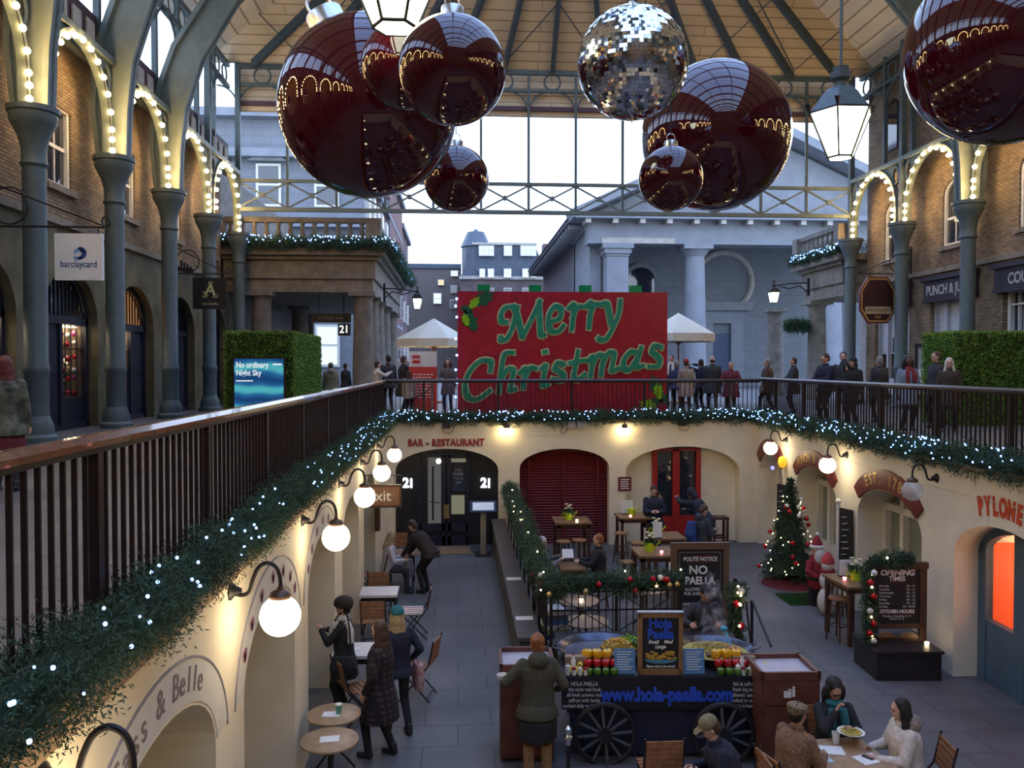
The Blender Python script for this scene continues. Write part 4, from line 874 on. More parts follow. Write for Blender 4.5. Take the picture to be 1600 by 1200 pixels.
# ------------------------------------------------------------------ back wall openings
def farf(px, py, w=0): v = P(px, py, Y=YF+w); return v.x, v.z
dim_pane = glow('dim_interior', (.62,.60,.42), .14); dim2 = glow('grey_interior', (.60,.58,.58), .075)
(a, b, s, r) = F_ARCH[0]; Mw = W_FAR
t = thing('door_1', 'dark double doors with lit glass under the bar restaurant lettering', 'door', (0,YF,0)); t['kind'] = 'structure'; M = frame((0,0,0),(1,0,0),(0,0,1),(0,-1,0))
m = MB(); m.prism([(a,ZF)]+arch_pts((a+b)/2,(b-a)/2,s,r)+[(b,ZF)], -.34, -.26, M); m.build('panel', black_p, t)
X = lambda px: farf(px, 760)[0]; Z = lambda py: farf(700, py)[1]
m = MB()
for x in (655, 693, 702, 731): rect(m, X(x)-.05, X(x)+.05, ZF, Z(712), -.26, -.18, M)
rect(m, X(655), X(731), Z(712)-.06, Z(712)+.06, -.26, -.18, M); rect(m, X(655), X(731), ZF, ZF+.25, -.26, -.18, M); rect(m, X(655), X(731), Z(826)-.1, Z(826)+.1, -.26, -.18, M); m.build('door_frame', navy, t)
m = MB(); rect(m, X(668), X(689), Z(820), Z(716), -.25, -.24, M); m.build('pane', dim2, t); m = MB(); rect(m, X(705), X(726), Z(806), Z(776), -.25, -.24, M); rect(m, X(704), X(728), Z(724), Z(718), -.25, -.24, M); m.build('pane', dim_pane, t)
m = MB(); rect(m, X(706), X(727), Z(770), Z(738), -.25, -.245, M); m.build('pane', glass_dark, t)
text('OPEN\nDINNER\n11am to\n10pm', .11, mat('frost_letter', (.35,.35,.35), .6), t, frame((X(716),-.0+.23,Z(746)),(1,0,0),(0,0,1),(0,-1,0)), .001, sx=.7)
m = MB(); m.cyl((X(676),.24,Z(815)),(X(676),.24,Z(730)),.025,n=8); m.cyl((X(671),.23,Z(786)),(X(688),.23,Z(788)),.015,n=6); m.build('stand_silhouette', black_p, t)
m = MB(); m.sph((X(685),.21,Z(722)),.07,10,8); m.build('lamp', glow('door_lamp', (1,.9,.5), 4), t)
m = MB(); rect(m, X(693), X(702), Z(806)-.1, Z(790), -.18, -.15, M); m.build('handle', mat('brass', (.5,.35,.15), .35, .9), t)
m = MB(); rect(m, X(668), X(689), ZF+.42, ZF+.52, -.25, -.24, M); rect(m, X(705), X(724), ZF+.42, ZF+.52, -.25, -.24, M); m.build('kick_light', dim_pane, t)
for px, lb in ((635,'glowing white 21 numeral on the left door panel'),(758,'glowing white 21 numeral on the right door panel')):
    x, z = farf(px, 757); q = thing('numeral_sign', lb, 'sign', (x, YF+.24, z)); text('2', .36, glow('numeral_glow', (.85,.95,1), 2.2) if 'numeral_glow' not in MATS else MATS['numeral_glow'], q, FACE(-.03,0,0), .012, .012, sx=.95); MB().box(.09,.14,-.012,.012,-.13,.13).build('numeral', MATS['numeral_glow'], q)
text_bar = thing('fascia_lettering', 'dark red painted words bar and restaurant over the dark arched doors', 'lettering', (*[farf(697,692)[0]], YF-.015, farf(697,692)[1]))
text('BAR - RESTAURANT', .26, red_l, text_bar, FACE(0,0,0), .008, .012, sx=.80, track=1.12)
(a, b, s, r) = F_ARCH[1]
t = thing('roller_shutter', 'deep red slatted shutter filling the middle arch of the back wall', 'shutter', (0,YF,0)); m = MB(); m.prism([(a,ZF)]+arch_pts((a+b)/2,(b-a)/2,s,r)+[(b,ZF)], -.38, -.30, M); m.build('panel', slat_red, t)
m = MB(); c = (a+b)/2; h = (b-a)/2; z = ZF+.1
while z < s+r-.08:
    hh = h-.05 if z < s else h*sqrt(max(0, 1-((z-s)/r)**2))-.06
    if hh > .1: m.add([(c-hh,.30,z),(c+hh,.30,z),(c+hh,.25,z-.05),(c-hh,.25,z-.05)], [(0,1,2,3)]); m.add([(c-hh,.25,z-.05),(c+hh,.25,z-.05),(c+hh,.30,z-.052),(c-hh,.30,z-.052)], [(0,1,2,3)])
    z += .075
m.build('slats', slat_red, t, False); m = MB()
for x in (a+.28, c, b-.28): rect(m, x-.03, x+.03, ZF, s+.2, -.30, -.22, M)
m.build('stile', slat_red, t)
(a, b, s, r) = F_ARCH[2]
t = thing('door_2', 'red framed glass double door in the right arch of the back wall', 'door', (0,YF,0)); t['kind'] = 'structure'; m = MB(); m.prism([(a,ZF)]+arch_pts((a+b)/2,(b-a)/2,s,r)+[(b,ZF)], -.42, -.38, M); m.build('panel', glass_dark, t)
m = MB(); x0, x1 = farf(1027,760)[0], farf(1096,760)[0]; xm = farf(1061,760)[0]
for x, w in ((x0,.07),(xm,.1),(x1,.07)): rect(m, x-w, x+w, ZF, s+r*.86, -.38, -.28, M)
rect(m, x0, x1, ZF, ZF+.7, -.38, -.30, M); rect(m, x0, x1, s+r*.78, s+r*.88, -.38, -.28, M); m.build('door_frame', door_red, t)
m = MB(); rect(m, a, x0-.07, ZF, s+r, -.42, -.36, M); rect(m, x1+.07, b, ZF, s+r, -.42, -.36, M); m.build('reveal', cream, t)
x, z = farf(976, 756); t = thing('notice_plaque', 'small square maroon plaque with pale text beside the red door', 'sign', (x, YF-.02, z)); MB().box(-.18,.18,-.015,.02,-.19,.19).build('panel', maroon, t)
m = MB(); [m.box(-.12, .12-.03*(k % 2), -.018, -.015, .11-.06*k, .135-.06*k) for k in range(5)]; m.build('lettering', letter_w, t)
# ------------------------------------------------------------------ side wall openings
pale_pane = mat('pale_window', (.24,.27,.23), .15, var=.1, spec=.8)
for i, (c, h) in enumerate(R_ARCH[3:]):
    t = thing('window_%d' % (i+1), 'white framed window recessed in the right arcade', 'window'); t['kind'] = 'structure'; m = MB()
    for x in (-h, -h*.33, h*.33, h-.12): rect(m, c+x, c+x+.13, ZF, -.95, .50, .66, W_RIGHT)
    rect(m, c-h, c+h, -1.35, -1.22, .5, .66, W_RIGHT); rect(m, c-h, c+h, ZF, ZF+.75, .52, .66, W_RIGHT)
    if i == 0: m2 = None
    m.build('frame', white_p, t)
    m = MB(); rect(m, c-h+.1, c+h-.1, ZF+.7, -.95, .62, .64, W_RIGHT); m.build('pane', pale_pane, t)
for i, c in enumerate(L_ARCH[1:]):
    t = thing('window_%d' % (i+6), 'pale framed window recessed in the left arcade', 'window'); t['kind'] = 'structure'; m = MB()
    for x in (-1.1, -.1, .95): rect(m, c+x, c+x+.14, ZF, -.95, .76, .88, W_LEFT)
    rect(m, c-1.1, c+1.1, ZF, ZF+.8, .78, .88, W_LEFT); m.build('frame', cream, t); m = MB(); rect(m, c-1, c+1, ZF+.7, -.95, .85, .87, W_LEFT); m.build('pane', pale_pane, t)
# blue shop with orange interior in the nearest right arch
c, h = R_ARCH[2]
t = thing('shop_door', 'slate blue shopfront with bright orange lit interior in the nearest right arch', 'shopfront', W_RIGHT @ Vector((c, ZF, 0)), atan2(1/_q, SK/_q)+pi); L_ = frame((0,0,0),(1,0,0),(0,0,1),(0,-1,0))
m = MB()
for x0, x1 in ((-1.25,-1.05),(-.35,-.1),(.45,.65),(1.1,1.25)): rect(m, x0, x1, 0, 2.1 if abs(x0) > 1 else 2.42, -.50, -.38, L_)
rect(m, -1.25, 1.25, 0, .95, -.52, -.40, L_); m.strip(arc(0,1.95,1.25,180,0,18,.6), arc(0,1.95,1.1,180,0,18,.47), -.50, -.38, L_); m.build('frame', blue_door, t)
for x0, x1 in ((-1.05,-.35),(-.1,.45),(.65,1.1)):
    m = MB(); rect(m, x0, x1, .95, 2.35 if x0 > -1 else 2.25, -.46, -.45, L_); m.build('pane', glass_win, t)
m = MB(); rect(m, -1.22, 1.22, .0, 2.55, -2.7, -2.65, L_); rect(m, -1.245, -1.2, 0, 2.3, -2.65, -.53, L_); rect(m, 1.2, 1.245, 0, 2.3, -2.65, -.53, L_); rect(m, -1.25, 1.25, 2.55, 2.6, -2.7, -1.02, L_); m.build('interior_wall', mat('orange_interior', (.75,.10,.02), .5, emit=(1.0,.10,.015), es=.30), t)  # walls emit orange themselves, standing in for lamplight inside the shop
m = MB()
for x in (-.95,-.3,.6): m.sph((x,1.5,1.5), (.22,.22,.13), 12, 8); m.sph((x+.08,1.2,2.25),(.08,.08,.08),10,6)
m.build('lamp', glow('shop_lamp', (1,.86,.5), 7), t)
m = MB(); rect(m, -.9, -.4, .96, 1.05, -.9, -.75, L_); m.build('yellow_object', mat('lemon_plastic', (.7,.5,.02), .4), t); m = MB(); m.lathe([(.07,1.05),(.09,1.2),(.04,1.34),(.05,1.4)], 10, T(-.6,.82,0)); m.build('figurine', black_p, t)
# maroon arched name boards and painted names
def arctext(s, cz, R, ry, c, size, m, par, M, k=.82, bold=.008, sx=1.0, a0=0.0):
    n = len(s); adv = size*k
    for i, ch in enumerate(s):
        if ch == ' ': continue
        u = (i-(n-1)/2)*adv; a = pi/2-u/R+a0; x = R*cos(a); z = ry*sin(a); tl = atan2(-x*ry/(R*R)*1.0, sin(a)) if False else -(pi/2-a)*ry/R
        ca, sa = cos(tl), sin(tl); text(ch, size, m, par, M @ frame((c+x, cz+z, 0),(ca,sa,0),(-sa,ca,0),(0,0,1)), .004, bold, sx=sx)
def name_board(c, h, s, words, label, size):
    t = thing('arched_name_board', label, 'sign', W_RIGHT @ Vector((c, -1.45, 0)), atan2(1/_q, SK/_q)+pi)   # local x runs toward the viewer
    Mb = frame((0,0,0),(1,0,0),(0,0,1),(0,-1,0)); ry = .6
    m = MB(); m.strip(arc(0,0,h+.28,150,30,24,ry+.40), arc(0,0,h+.03,150,30,24,ry+.03), 0, .05, Mb); m.build('panel', maroon, t)
    arctext(words, .02, h+.15, ry+.20, 0, size, gold, t, Mb @ T(0,0,.052), .66, .006, .9); return t
name_board(21.2, .95, 0, 'COURAGE', 'arched maroon board in shadow at the far end of the right wall', .24)
name_board(18.2, 1.2, 0, 'PUNCH & JUDY', 'arched maroon board with gold punch and judy lettering', .27)
name_board(14.7, 1.25, 0, 'EST. 1787', 'arched maroon board with gold established date lettering', .30)
t = thing('shop_lettering', 'curved orange-red shop name painted over the blue shopfront arch', 'lettering', W_RIGHT @ Vector((11.2, -1.45, 0)), atan2(1/_q, SK/_q)+pi)
arctext('PYLONES', .03, 1.5, .86, 0, .36, mat('orange_letter', (.62,.07,.02), .5), t, frame((0,0,0),(1,0,0),(0,0,1),(0,-1,0)) @ T(0,0,.008), .52, .022, .62)
grey_l = mat('grey_letter', (.22,.18,.17), .6); pink_l = mat('pink_letter', (.42,.20,.26), .6); band_m = mat('pale_arch_band', (.66,.63,.56), .7, var=.05); lilac = mat('lilac_grey', (.28,.26,.29), .6)
for c, w, lb, ml in ((5.32,'Sass & Belle','pale painted arch band with thin grey lettering low at the left',grey_l),(8.4,'','pale arch band painted with pink flowers behind the largest globe lamp',pink_l),(11.48,'','pale arch band painted with pink flowers behind the second globe lamp',pink_l)):
    t = thing('arch_lettering', lb, 'lettering', W_LEFT @ Vector((c,-1.45,0)), pi/2); Mb = frame((0,0,0),(1,0,0),(0,0,1),(0,-1,0))
    m = MB(); m.strip(arc(0,0,1.42,176,4,30,.95), arc(0,0,1.15,176,4,30,.645), .0, .006, Mb); m.build('band', band_m, t)
    m = MB(); m.strip(arc(0,0,1.435,178,2,30,.965), arc(0,0,1.42,178,2,30,.95), .0, .012, Mb); m.build('outline', lilac, t)
    if ml is grey_l: arctext(w, -.0, 1.28, .80, 0, .25, ml, t, Mb @ T(0,0,.008), .56, .0)
    else:
        m = MB()
        for a in (150,132,112,90,68,48,30):
            x, z = 1.28*cos(radians(a)), .80*sin(radians(a))
            for b in (-.55,0,.55): m.prism([(x+.035*cos(q)*cos(b)-(.06+.065*sin(q))*sin(-b)*-1, z+.035*cos(q)*sin(b)+(.06+.065*sin(q))*cos(b)-.06) for q in np.linspace(0,2*pi,9)[:-1]], .008, .011, Mb)
        m.build('painted_flowers', ml, t)
t = thing('exit_sign', 'brown wooden exit sign with white lettering hung from the left wall', 'sign', (P(597,775,d=16.8).x-.05, P(603,775,d=16.8).y, P(603,775,d=16.8).z)); MB().box(-.42,.42,-.03,.03,-.2,.2).build('panel', mat('sign_oak', (.22,.115,.065), .5, var=.15), t)
m = MB(); [m.box(*q) for q in ((-.44,.44,-.045,.045,.19,.23),(-.44,.44,-.045,.045,-.23,-.19),(.40,.44,-.045,.045,-.2,.2),(-.44,-.40,-.045,.045,-.2,.2))]; m.build('border', dark_wood, t); text('Exit', .3, letter_w, t, FACE(0,-.034,0), .002, .003)
m = MB(); m.bar((-.75,0,.42),(.45,0,.42),.02); [m.cyl((x,0,.2),(x,0,.42),.008,n=5) for x in (-.3,.3)]; m.build('hanger', black_iron, t)
def RW(px, py, off):
    y = 15.0
    for _ in range(12): q = P(px, py, X=XR(y)-off); y = q.y
    return q
for px, py, lb in ((1222,800,'narrow black chalk banner beside the christmas tree'),(1322,848,'narrow black chalk banner on a white post beside the snowman')):
    p = RW(px, py, .12); t = thing('chalk_banner', lb, 'sign', p, -1.25)
    MB().box(-.17,.17,-.02,.02,-.68,.68).build('panel', chalk_m, t); m = MB(); [m.bar((-.09+.02*(k%2),-.024,-.5+.125*k),(.09-.03*(k%3),-.024,-.47+.125*k),.035,.012) for k in range(9)]; m.build('lettering', letter_w, t)
    if px > 1300: m = MB(); m.cyl((-.22,0,-1.2),(-.22,0,.75),.04,n=10); m.sph((-.22,0,.8),.06,10,8); m.build('post', white_p, t)
p = RW(1222, 722, .10); t = thing('alarm_box', 'small glowing yellow box on the right wall by the farthest globe lamp', 'alarm box', p); MB().sph((0,0,0), (.1,.10,.15), 12, 8).build('case', mat('yellow_box', (.75,.42,.02), .4, emit=(1,.55,.03), es=.35), t)
p = RW(1207, 731, .04); t = thing('status_light', 'tiny blue light on the right wall under the shadowed maroon board', 'light', p); MB().sph((0,0,0), .05, 8, 6).build('lens', glow('blue_spot', (.1,.1,1), 3), t)
# ------------------------------------------------------------------ low parapet wall and black railing of the terrace
m = MB(); m.box(.93, 1.23, 12.5, YF, ZF, -2.72); m.box(.90, 1.26, 12.46, YF, -2.72, -2.66); struct('wall_parapet', m, mat('slate_coping', (.075,.065,.06), .6, var=.2))
for py, lb in ((904,'white tape strip farther along the dark parapet top'),(966,'white tape strip nearer on the dark parapet top')):
    p = P(804, py, Z=-2.655); t = thing('tape_strip', lb, 'tape', (1.08, p.y, -2.66)); MB().box(-.14,.14,-.10,.10,0,.006).build('strip', white_p, t)
YN = 12.75; zr = -1.87; fx1 = P(1064, 900, Y=YN).x
def black_fence(name, label, a, b, z0, z1):
    a, b = Vector(a), Vector(b); L = (b-a).length; t = thing(name, label, 'railing', (a.x,a.y,ZF), atan2((b-a).y, (b-a).x)); zz0, zz1 = z0-ZF, z1-ZF
    m = MB(); [m.box(0,L,-.015,.015,z-.012,z+.012) for z in (zz0, zz0+.36, zz1-.18, zz1)]; m.build('rail', black_iron, t)
    n = max(2, int(L/.105)); o = MB().box(-.008,.008,-.008,.008,zz0,zz1).build('bar', black_iron, t); o.location = (0,0,0); child_copies(o, [(L*i/n,0,0) for i in range(1, n+1)][:90], t)
    q = max(1, round(L/1.0)); o = MB().box(-.022,.022,-.022,.022,0,zz1+.04).build('post', black_iron, t); child_copies(o, [(L*i/q,0,0) for i in range(1, q+1)], t)
    for i in range(q):
        x0, x1 = L*i/q, L*(i+1)/q; m = MB(); m.bar((x0,-.012,zz0),(x1,-.012,zz1-.18),.014); m.bar((x0,-.016,zz1-.18),(x1,-.016,zz0),.014); m.build('cross_bar', black_iron, t)
    return t
black_fence('railing', 'black iron railing with crossed bars along the parapet under the bauble garland', (1.36,YF-.1,0), (1.36,YN,0), -2.62, zr)
black_fence('railing', 'black iron railing with crossed bars behind the paella cart', (1.44,YN,0), (fx1,YN,0), -2.70, zr)
fg = wob((1.36,YF-.3,zr+.08),(1.36,YN+.4,zr-.02), 14, 21, .04)+wob((1.36,YN,zr-.05),(fx1,YN-.02,zr-.02), 8, 22, .04)
garland('fir_garland', 'fir garland dressed with red and white baubles on the black terrace railing', fg, .17, 520, 16, (-.6,-1,0), 23, .06, .006, .014, led_mat=glow('warm_fairy', (1,.72,.35), 9))
gp = P(1150, 990, d=13.1); garland('fir_garland', 'upright fir garland with red baubles beside the no paella chalkboard', wob((gp.x,gp.y,ZF+.15),(gp.x,gp.y,-1.95), 6, 25, .02), .13, 620, 10, (0,-1,0), 26, .055, .006, .02, led_mat=MATS['warm_fairy'])
MB().bar((gp.x,gp.y+.05,ZF),(gp.x,gp.y+.05,-1.9),.05).build('garland_post', black_iron); o = bpy.data.objects['garland_post']; tag(o, 'black post carrying the upright garland beside the chalkboard', 'post')
a, b = P(1175, 938, d=13.6), P(1205, 1010, d=12.5); t = thing('handrail', 'short sloping black handrail right of the upright garland', 'railing', (a.x, a.y, ZF)); m = MB(); m.bar((0,0,a.z-ZF),(b.x-a.x,b.y-a.y,b.z-ZF),.03); m.cyl((0,0,0),(0,0,a.z-ZF),.025,n=8); m.build('rail', black_iron, t)
bm_red = mat('red_glass_bauble', (.5,.01,.02), .12, .4, var=0); bm_wh = mat('white_glass_bauble', (.75,.72,.66), .2, .2, var=0); bm_go = mat('gold_glass_bauble', (.75,.50,.18), .15, .7, var=0)
bsrc = {}
def small_bauble(p, r, m, label, grp):
    k = (m.name, round(r,3))
    if k not in bsrc:
        t = thing('bauble', None, 'bauble', p); MB().sph((0,0,0), r, 12, 8).build('ball', m, t); MB().cyl((0,0,r*.92),(0,0,r*1.25),r*.2,n=8).build('cap', gold, t); bsrc[k] = t
    else: t = dup(bsrc[k], p)
    return tag(t, label, None, grp)
rr = random.Random(5)
for i in range(30):
    k = rr.uniform(0, len(fg)-1.01); p = fg[int(k)].lerp(fg[int(k)+1], k % 1); c = rr.random(); m = bm_red if c < .55 else (bm_wh if c < .8 else bm_go); nm = 'red' if c < .55 else ('white' if c < .8 else 'gold')
    out = Vector((-.10,-.06,0)) if k < 14.5 else Vector((0,-.15,0)); small_bauble(p+out+Vector((0,0,rr.uniform(-.12,.1))), .045, m, 'small %s bauble hanging in the terrace railing garland' % nm, nm+' baubles in the terrace garland')
for i, z in enumerate((-2.05,-2.25,-2.6,-2.9,-3.05)): small_bauble(Vector((gp.x+.04*(-1)**i, gp.y-.13, z)), .055, (bm_wh, bm_red, bm_red, bm_wh, bm_red)[i], 'small %s bauble on the upright garland by the chalkboard' % ('white' if i in (0,3) else 'red'), 'baubles on the upright garland')
# ------------------------------------------------------------------ tables, chairs, stools
def chair_proto():
    t = thing('folding_chair', None, 'chair')   # faces local +y, back at -y
    m = MB()
    for i in range(5): m.box(-.2,.2,-.18+i*.08,-.12+i*.08,.44,.455)
    m.build('seat', mid_wood, t); m = MB()
    for i in range(5): m.box(-.2,.2,-.27-.012*i,-.25-.012*i,.55+i*.065,.605+i*.065)
    m.build('backrest', mid_wood, t)
    for s in (-1, 1):
        m = MB(); m.tube([(s*.21,.2,0),(s*.21,-.05,.3),(s*.21,-.24,.55),(s*.21,-.32,.9)], .012, 6); m.build('leg', black_iron, t); m = MB(); m.tube([(s*.19,-.25,0),(s*.19,.18,.44)], .012, 6); m.build('leg', black_iron, t)
    m = MB(); m.bar((-.2,.12,.09),(.2,.12,.09),.015); m.bar((-.2,-.2,.06),(.2,-.2,.06),.015); m.build('stretcher', black_iron, t); return t
chair0 = chair_proto(); _first = [True]
def chair(px, py, d, face, label, zref=.9, cushion=False):
    p = P(px, py, d=d); a = radians(face)
    if _first[0]: _first[0] = False; o = chair0; o.location = (p.x,p.y,ZF); o.rotation_euler = (0,0,a); o['label'] = label
    else: o = dup(chair0, (p.x,p.y,ZF), a, label)
    o['group'] = 'slatted folding chairs'
    if cushion:
        c = thing('seat_cushion', 'red and white striped cushion on a folding chair beside the passage', 'cushion', (p.x,p.y,ZF+.455), a); 
        for i in range(7): MB().box(-.2+i*.057,-.2+i*.057+.057,-.17,.2,0,.04).build('stripe', red_l if i % 2 else white_p, c)
    return o
# facing angle: 0 looks away from the camera, 90 looks left, 180 toward the camera
chair(583,875,17.6,90,'folding chair with the pale-haired seated person on it'); chair(594,905,16.4,0,'folding chair turned away behind the white square table'); chair(585,935,14.4,0,'folding chair in front of the white square table by the left wall')
chair(622,845,19.6,180,'folding chair beside the dark bar doors, seen beyond the pale-haired person'); chair(646,935,14.9,90,'folding chair holding the striped cushion', cushion=True); chair(651,1000,12.2,75,'folding chair at the passage side of the small white table')
chair(560,1070,11.4,-60,'folding chair tucked beside the person in the furry hat'); chair(1028,1180,9.15,0,'folding chair with its slatted back toward us before the cart'); chair(1434,1175,8.85,80,'folding chair behind the diner in the cream hooded coat')
def round_table(label, p, z, r=.32, m=None):
    t = thing('round_table', label, 'table', (p.x,p.y,ZF)); h = z-ZF
    m_ = MB(); m_.lathe([(r-.01,h-.03),(r,h-.025),(r,h-.004),(r-.006,h)], 32); m_.build('tabletop', m or table_wood, t); m_ = MB(); m_.cyl((0,0,.3),(0,0,h-.03),.022,n=10); m_.build('column', black_iron, t)
    for k in range(3):
        a = 2*pi*k/3+.5; m_ = MB(); m_.tube(catmull([(0,0,.32),(.12*cos(a),.12*sin(a),.2),(.26*cos(a),.26*sin(a),.02)], 4), .014, 6); m_.build('leg', black_iron, t)
    return t
ta = P(515,1155,Z=-2.67); ta.x = max(ta.x, XL+.36); round_table('round wooden cafe table nearest at the bottom left with a paper on it', ta, -2.67)
tb = P(520,1119,Z=-2.67); tb.x = max(tb.x, XL+.36); tb.y = ta.y+.69; round_table('round wooden cafe table with green cup next to the nearest one', tb, -2.67)
def sheet(label, p, w, h, rz, m=None, nm='paper_menu', cat='paper'):
    t = thing(nm, label, cat, p, rz); MB().box(-w/2,w/2,-h/2,h/2,0,.003).build('sheet', m or letter_w, t); return t
sheet('white paper menu on the nearest round table', (ta.x,ta.y,-2.668), .21, .15, .1); sheet('white paper menu under the green cup', (tb.x-.02,tb.y-.03,-2.668), .21, .15, -.05)
t = thing('paper_cup', 'green paper cup with white lid on the second round table', 'cup', (tb.x+.06,tb.y-.02,-2.664)); MB().lathe([(.03,0),(.04,.105)], 14).build('cup', mat('cup_green', (.10,.33,.20), .5), t); MB().lathe([(.042,.1),(.042,.115),(.03,.12)], 14).build('lid', white_p, t)
white_top = mat('white_table_top', (.66,.62,.60), .35, var=.06)
def square_table(label, p, z, w, l, m, legm=None, rz=0.0, nm='square_table', lw=.03, ins=.03):
    t = thing(nm, label, 'table', (p.x,p.y,ZF), rz); h = z-ZF; MB().box(-w/2,w/2,-l/2,l/2,h-.045,h).build('tabletop', m, t)
    for sx in (-1, 1):
        for sy in (-1, 1): x, y = sx*(w/2-ins-lw/2), sy*(l/2-ins-lw/2); MB().box(x-lw/2,x+lw/2,y-lw/2,y+lw/2,0,h-.045).build('leg', legm or black_iron, t)
    MB().box(-w/2+ins,w/2-ins,-l/2+ins,l/2-ins,h-.13,h-.045).build('apron', legm or black_iron, t); return t
tc = P(593,923,Z=-2.67); square_table('white topped square table in the row along the left wall', tc, -2.67, .68, .62, white_top); td = P(566,1014,Z=-2.67); td.x = XL+.33; square_table('small white table half hidden behind the person in the plaid coat', td, -2.67, .55, .6, white_top)
te = P(628,862,Z=-2.67); square_table('reddish topped table between the two people by the bar doors', te, -2.67, .6, .6, mat('red_brown_top', (.24,.13,.10), .5)); sheet('paper on the small white table', (td.x,td.y,-2.668), .2, .15, .2)
tf = thing('red_menu_box', 'small dark menu box on the left wall near the farthest lamp', 'box', (XL+.07, 18.6, -1.9)); MB().box(-.05,.05,-.15,.15,-.3,.3).build('case', dark_wood, tf)
# bar tables and stools on the terrace
def bar_table(label, px, py, w=.72, l=.72, rz=0.0, dz=-2.35):
    p = P(px, py, Z=dz); square_table(label, p, dz, w, l, bar_wood, dark_wood, rz, 'bar_table', .07, .04); return p
b1 = bar_table('tall bar table in front of the red shutter', 893, 812, .9, .9); b2 = bar_table('tall bar table by the wall plaque', 988, 805, .8, .8); b2.y = min(b2.y, YF-.6)
b3 = bar_table('tall bar table with a white card on its edge behind the nearer one', 1040, 836, .75, .8); b4 = bar_table('tall bar table just left of the no paella chalkboard', 1024, 861, .85, .9); b5 = bar_table('tall bar table beside the christmas figures on the right', 1330, 906, .62, .95, .05)
def stool_proto():
    t = thing('bar_stool', None, 'stool'); MB().lathe([(.16,.72),(.175,.735),(.17,.76),(.03,.765)], 22).build('seat', mid_wood, t)
    for k in range(4):
        a = pi/4+k*pi/2; MB().cyl((.12*cos(a),.12*sin(a),.73),(.2*cos(a),.2*sin(a),0),.018,.016,8).build('leg', dark_wood, t)
    m = MB(); q = [(.17*cos(pi/4+k*pi/2),.17*sin(pi/4+k*pi/2),.26) for k in range(4)]; [m.cyl(q[k],q[(k+1)%4],.012,n=6) for k in range(4)]; m.build('stretcher', dark_wood, t); return t
st0 = stool_proto(); _fs = [True]
def stool(px, py, label, z=-2.64):
    p = P(px, py, Z=z)
    if _fs[0]: _fs[0] = False; o = st0; o.location = (p.x,p.y,ZF); o['label'] = label
    else: o = dup(st0, (p.x,p.y,ZF), random.uniform(0,1), label)
    o['group'] = 'round wooden bar stools'; return o
stool(982,877,'bar stool with brightly lit round seat left of the chalkboard'); stool(997,847,'bar stool tucked behind the bar table with menus'); stool(880,845,'bar stool under the table before the red shutter, left one'); stool(905,843,'bar stool under the table before the red shutter, right one'); stool(970,832,'bar stool left of the table by the wall plaque')
stool(1310,933,'bar stool nearest on the right beside the plinth'); stool(1312,905,'bar stool behind the nearest right one by the snowman'); stool(1155,937,'bar stool with pale seat right of the upright garland')
p = P(1135, 814, Z=-2.62); t = thing('square_stool', 'dark square wooden stool against the back wall right of the red door', 'stool', (p.x, YF-.3, ZF)); MB().box(-.22,.22,-.2,.2,.73,.79).build('seat', dark_wood, t)
for sx in (-1,1):
    for sy in (-1,1): MB().box(sx*.18-.03,sx*.18+.03,sy*.16-.03,sy*.16+.03,0,.73).build('leg', dark_wood, t)
m = MB(); [m.box(-.18,.18,y-.02,y+.02,.22,.27) for y in (-.16,.16)]; m.build('stretcher', dark_wood, t)
lime_pl = mat('lime_enamel', (.42,.60,.02), .3, var=.03); flower_y = mat('cream_petal', (.75,.68,.42), .6); tea = glow('tea_light', (1,.75,.4), 6); pink_tea = glow('pink_tea_light', (1,.25,.25), 2.5)
def watering_can(p, label, fl=True, rz=0):
    t = thing('watering_can', label, 'watering can', p, rz); MB().lathe([(.085,0),(.095,.17),(.08,.18),(.03,.181)], 16).build('body', lime_pl, t); MB().tube([(.08,0,.04),(.17,0,.15),(.22,0,.20)], [.018,.014,.02], 8).build('spout', lime_pl, t); MB().tube([(-.08,0,.15),(-.15,0,.16),(-.16,0,.07),(-.085,0,.03)], .01, 6).build('handle', lime_pl, t)
    if fl:
        b = thing('flower_bunch', 'cream flowers in the '+label, 'flowers', (p[0],p[1],p[2]+.16), rz)
        for k in range(6):
            a = k*1.1; q = (.07*cos(a),.07*sin(a),.12+.05*(k%3)); MB().cyl((0,0,0),q,.004,n=5).build('stem', leaf_m, b); mm = MB(); [mm.sph((q[0]+.025*cos(j*1.26),q[1]+.025*sin(j*1.26),q[2]),(.022,.022,.012),7,5) for j in range(5)]; mm.build('bloom', flower_y, b)
        V, F = needles([(0,0,0),(0,0,.08)], .09, 500, .05, .014, (1,0,0), int(abs(p[0]*100))); raw('leaves', V, F, foliage_m, b)['kind'] = 'stuff'
def tealight(p, label, m=tea):
    t = thing('tea_light', label, 'candle', p); MB().lathe([(.028,0),(.035,.05),(.03,.05),(.024,.01)], 12).build('holder', m, t)
watering_can((b1.x-.08,b1.y,-2.35), 'lime watering can on the table before the red shutter'); tealight((b1.x+.1,b1.y-.25,-2.35), 'lit tea light on the table before the red shutter')
watering_can((b2.x-.02,b2.y,-2.35), 'lime watering can on the table by the wall plaque', False); tealight((b2.x-.1,b2.y-.25,-2.35), 'pink tea light on the table by the wall plaque', pink_tea); watering_can((b3.x-.22,b3.y,-2.35), 'lime watering can on the table behind the white card'); tealight((b3.x-.18,b3.y-.24,-2.35), 'lit tea light on the table behind the white card')
watering_can((b4.x-.12,b4.y,-2.35), 'lime watering can on the table left of the chalkboard'); tealight((b4.x+.08,b4.y-.2,-2.35), 'pink tea light on the table left of the chalkboard', pink_tea); watering_can((b5.x+.08,b5.y,-2.35), 'lime watering can on the right bar table'); tealight((b5.x-.12,b5.y,-2.35), 'red candle glass on the right bar table', pink_tea)
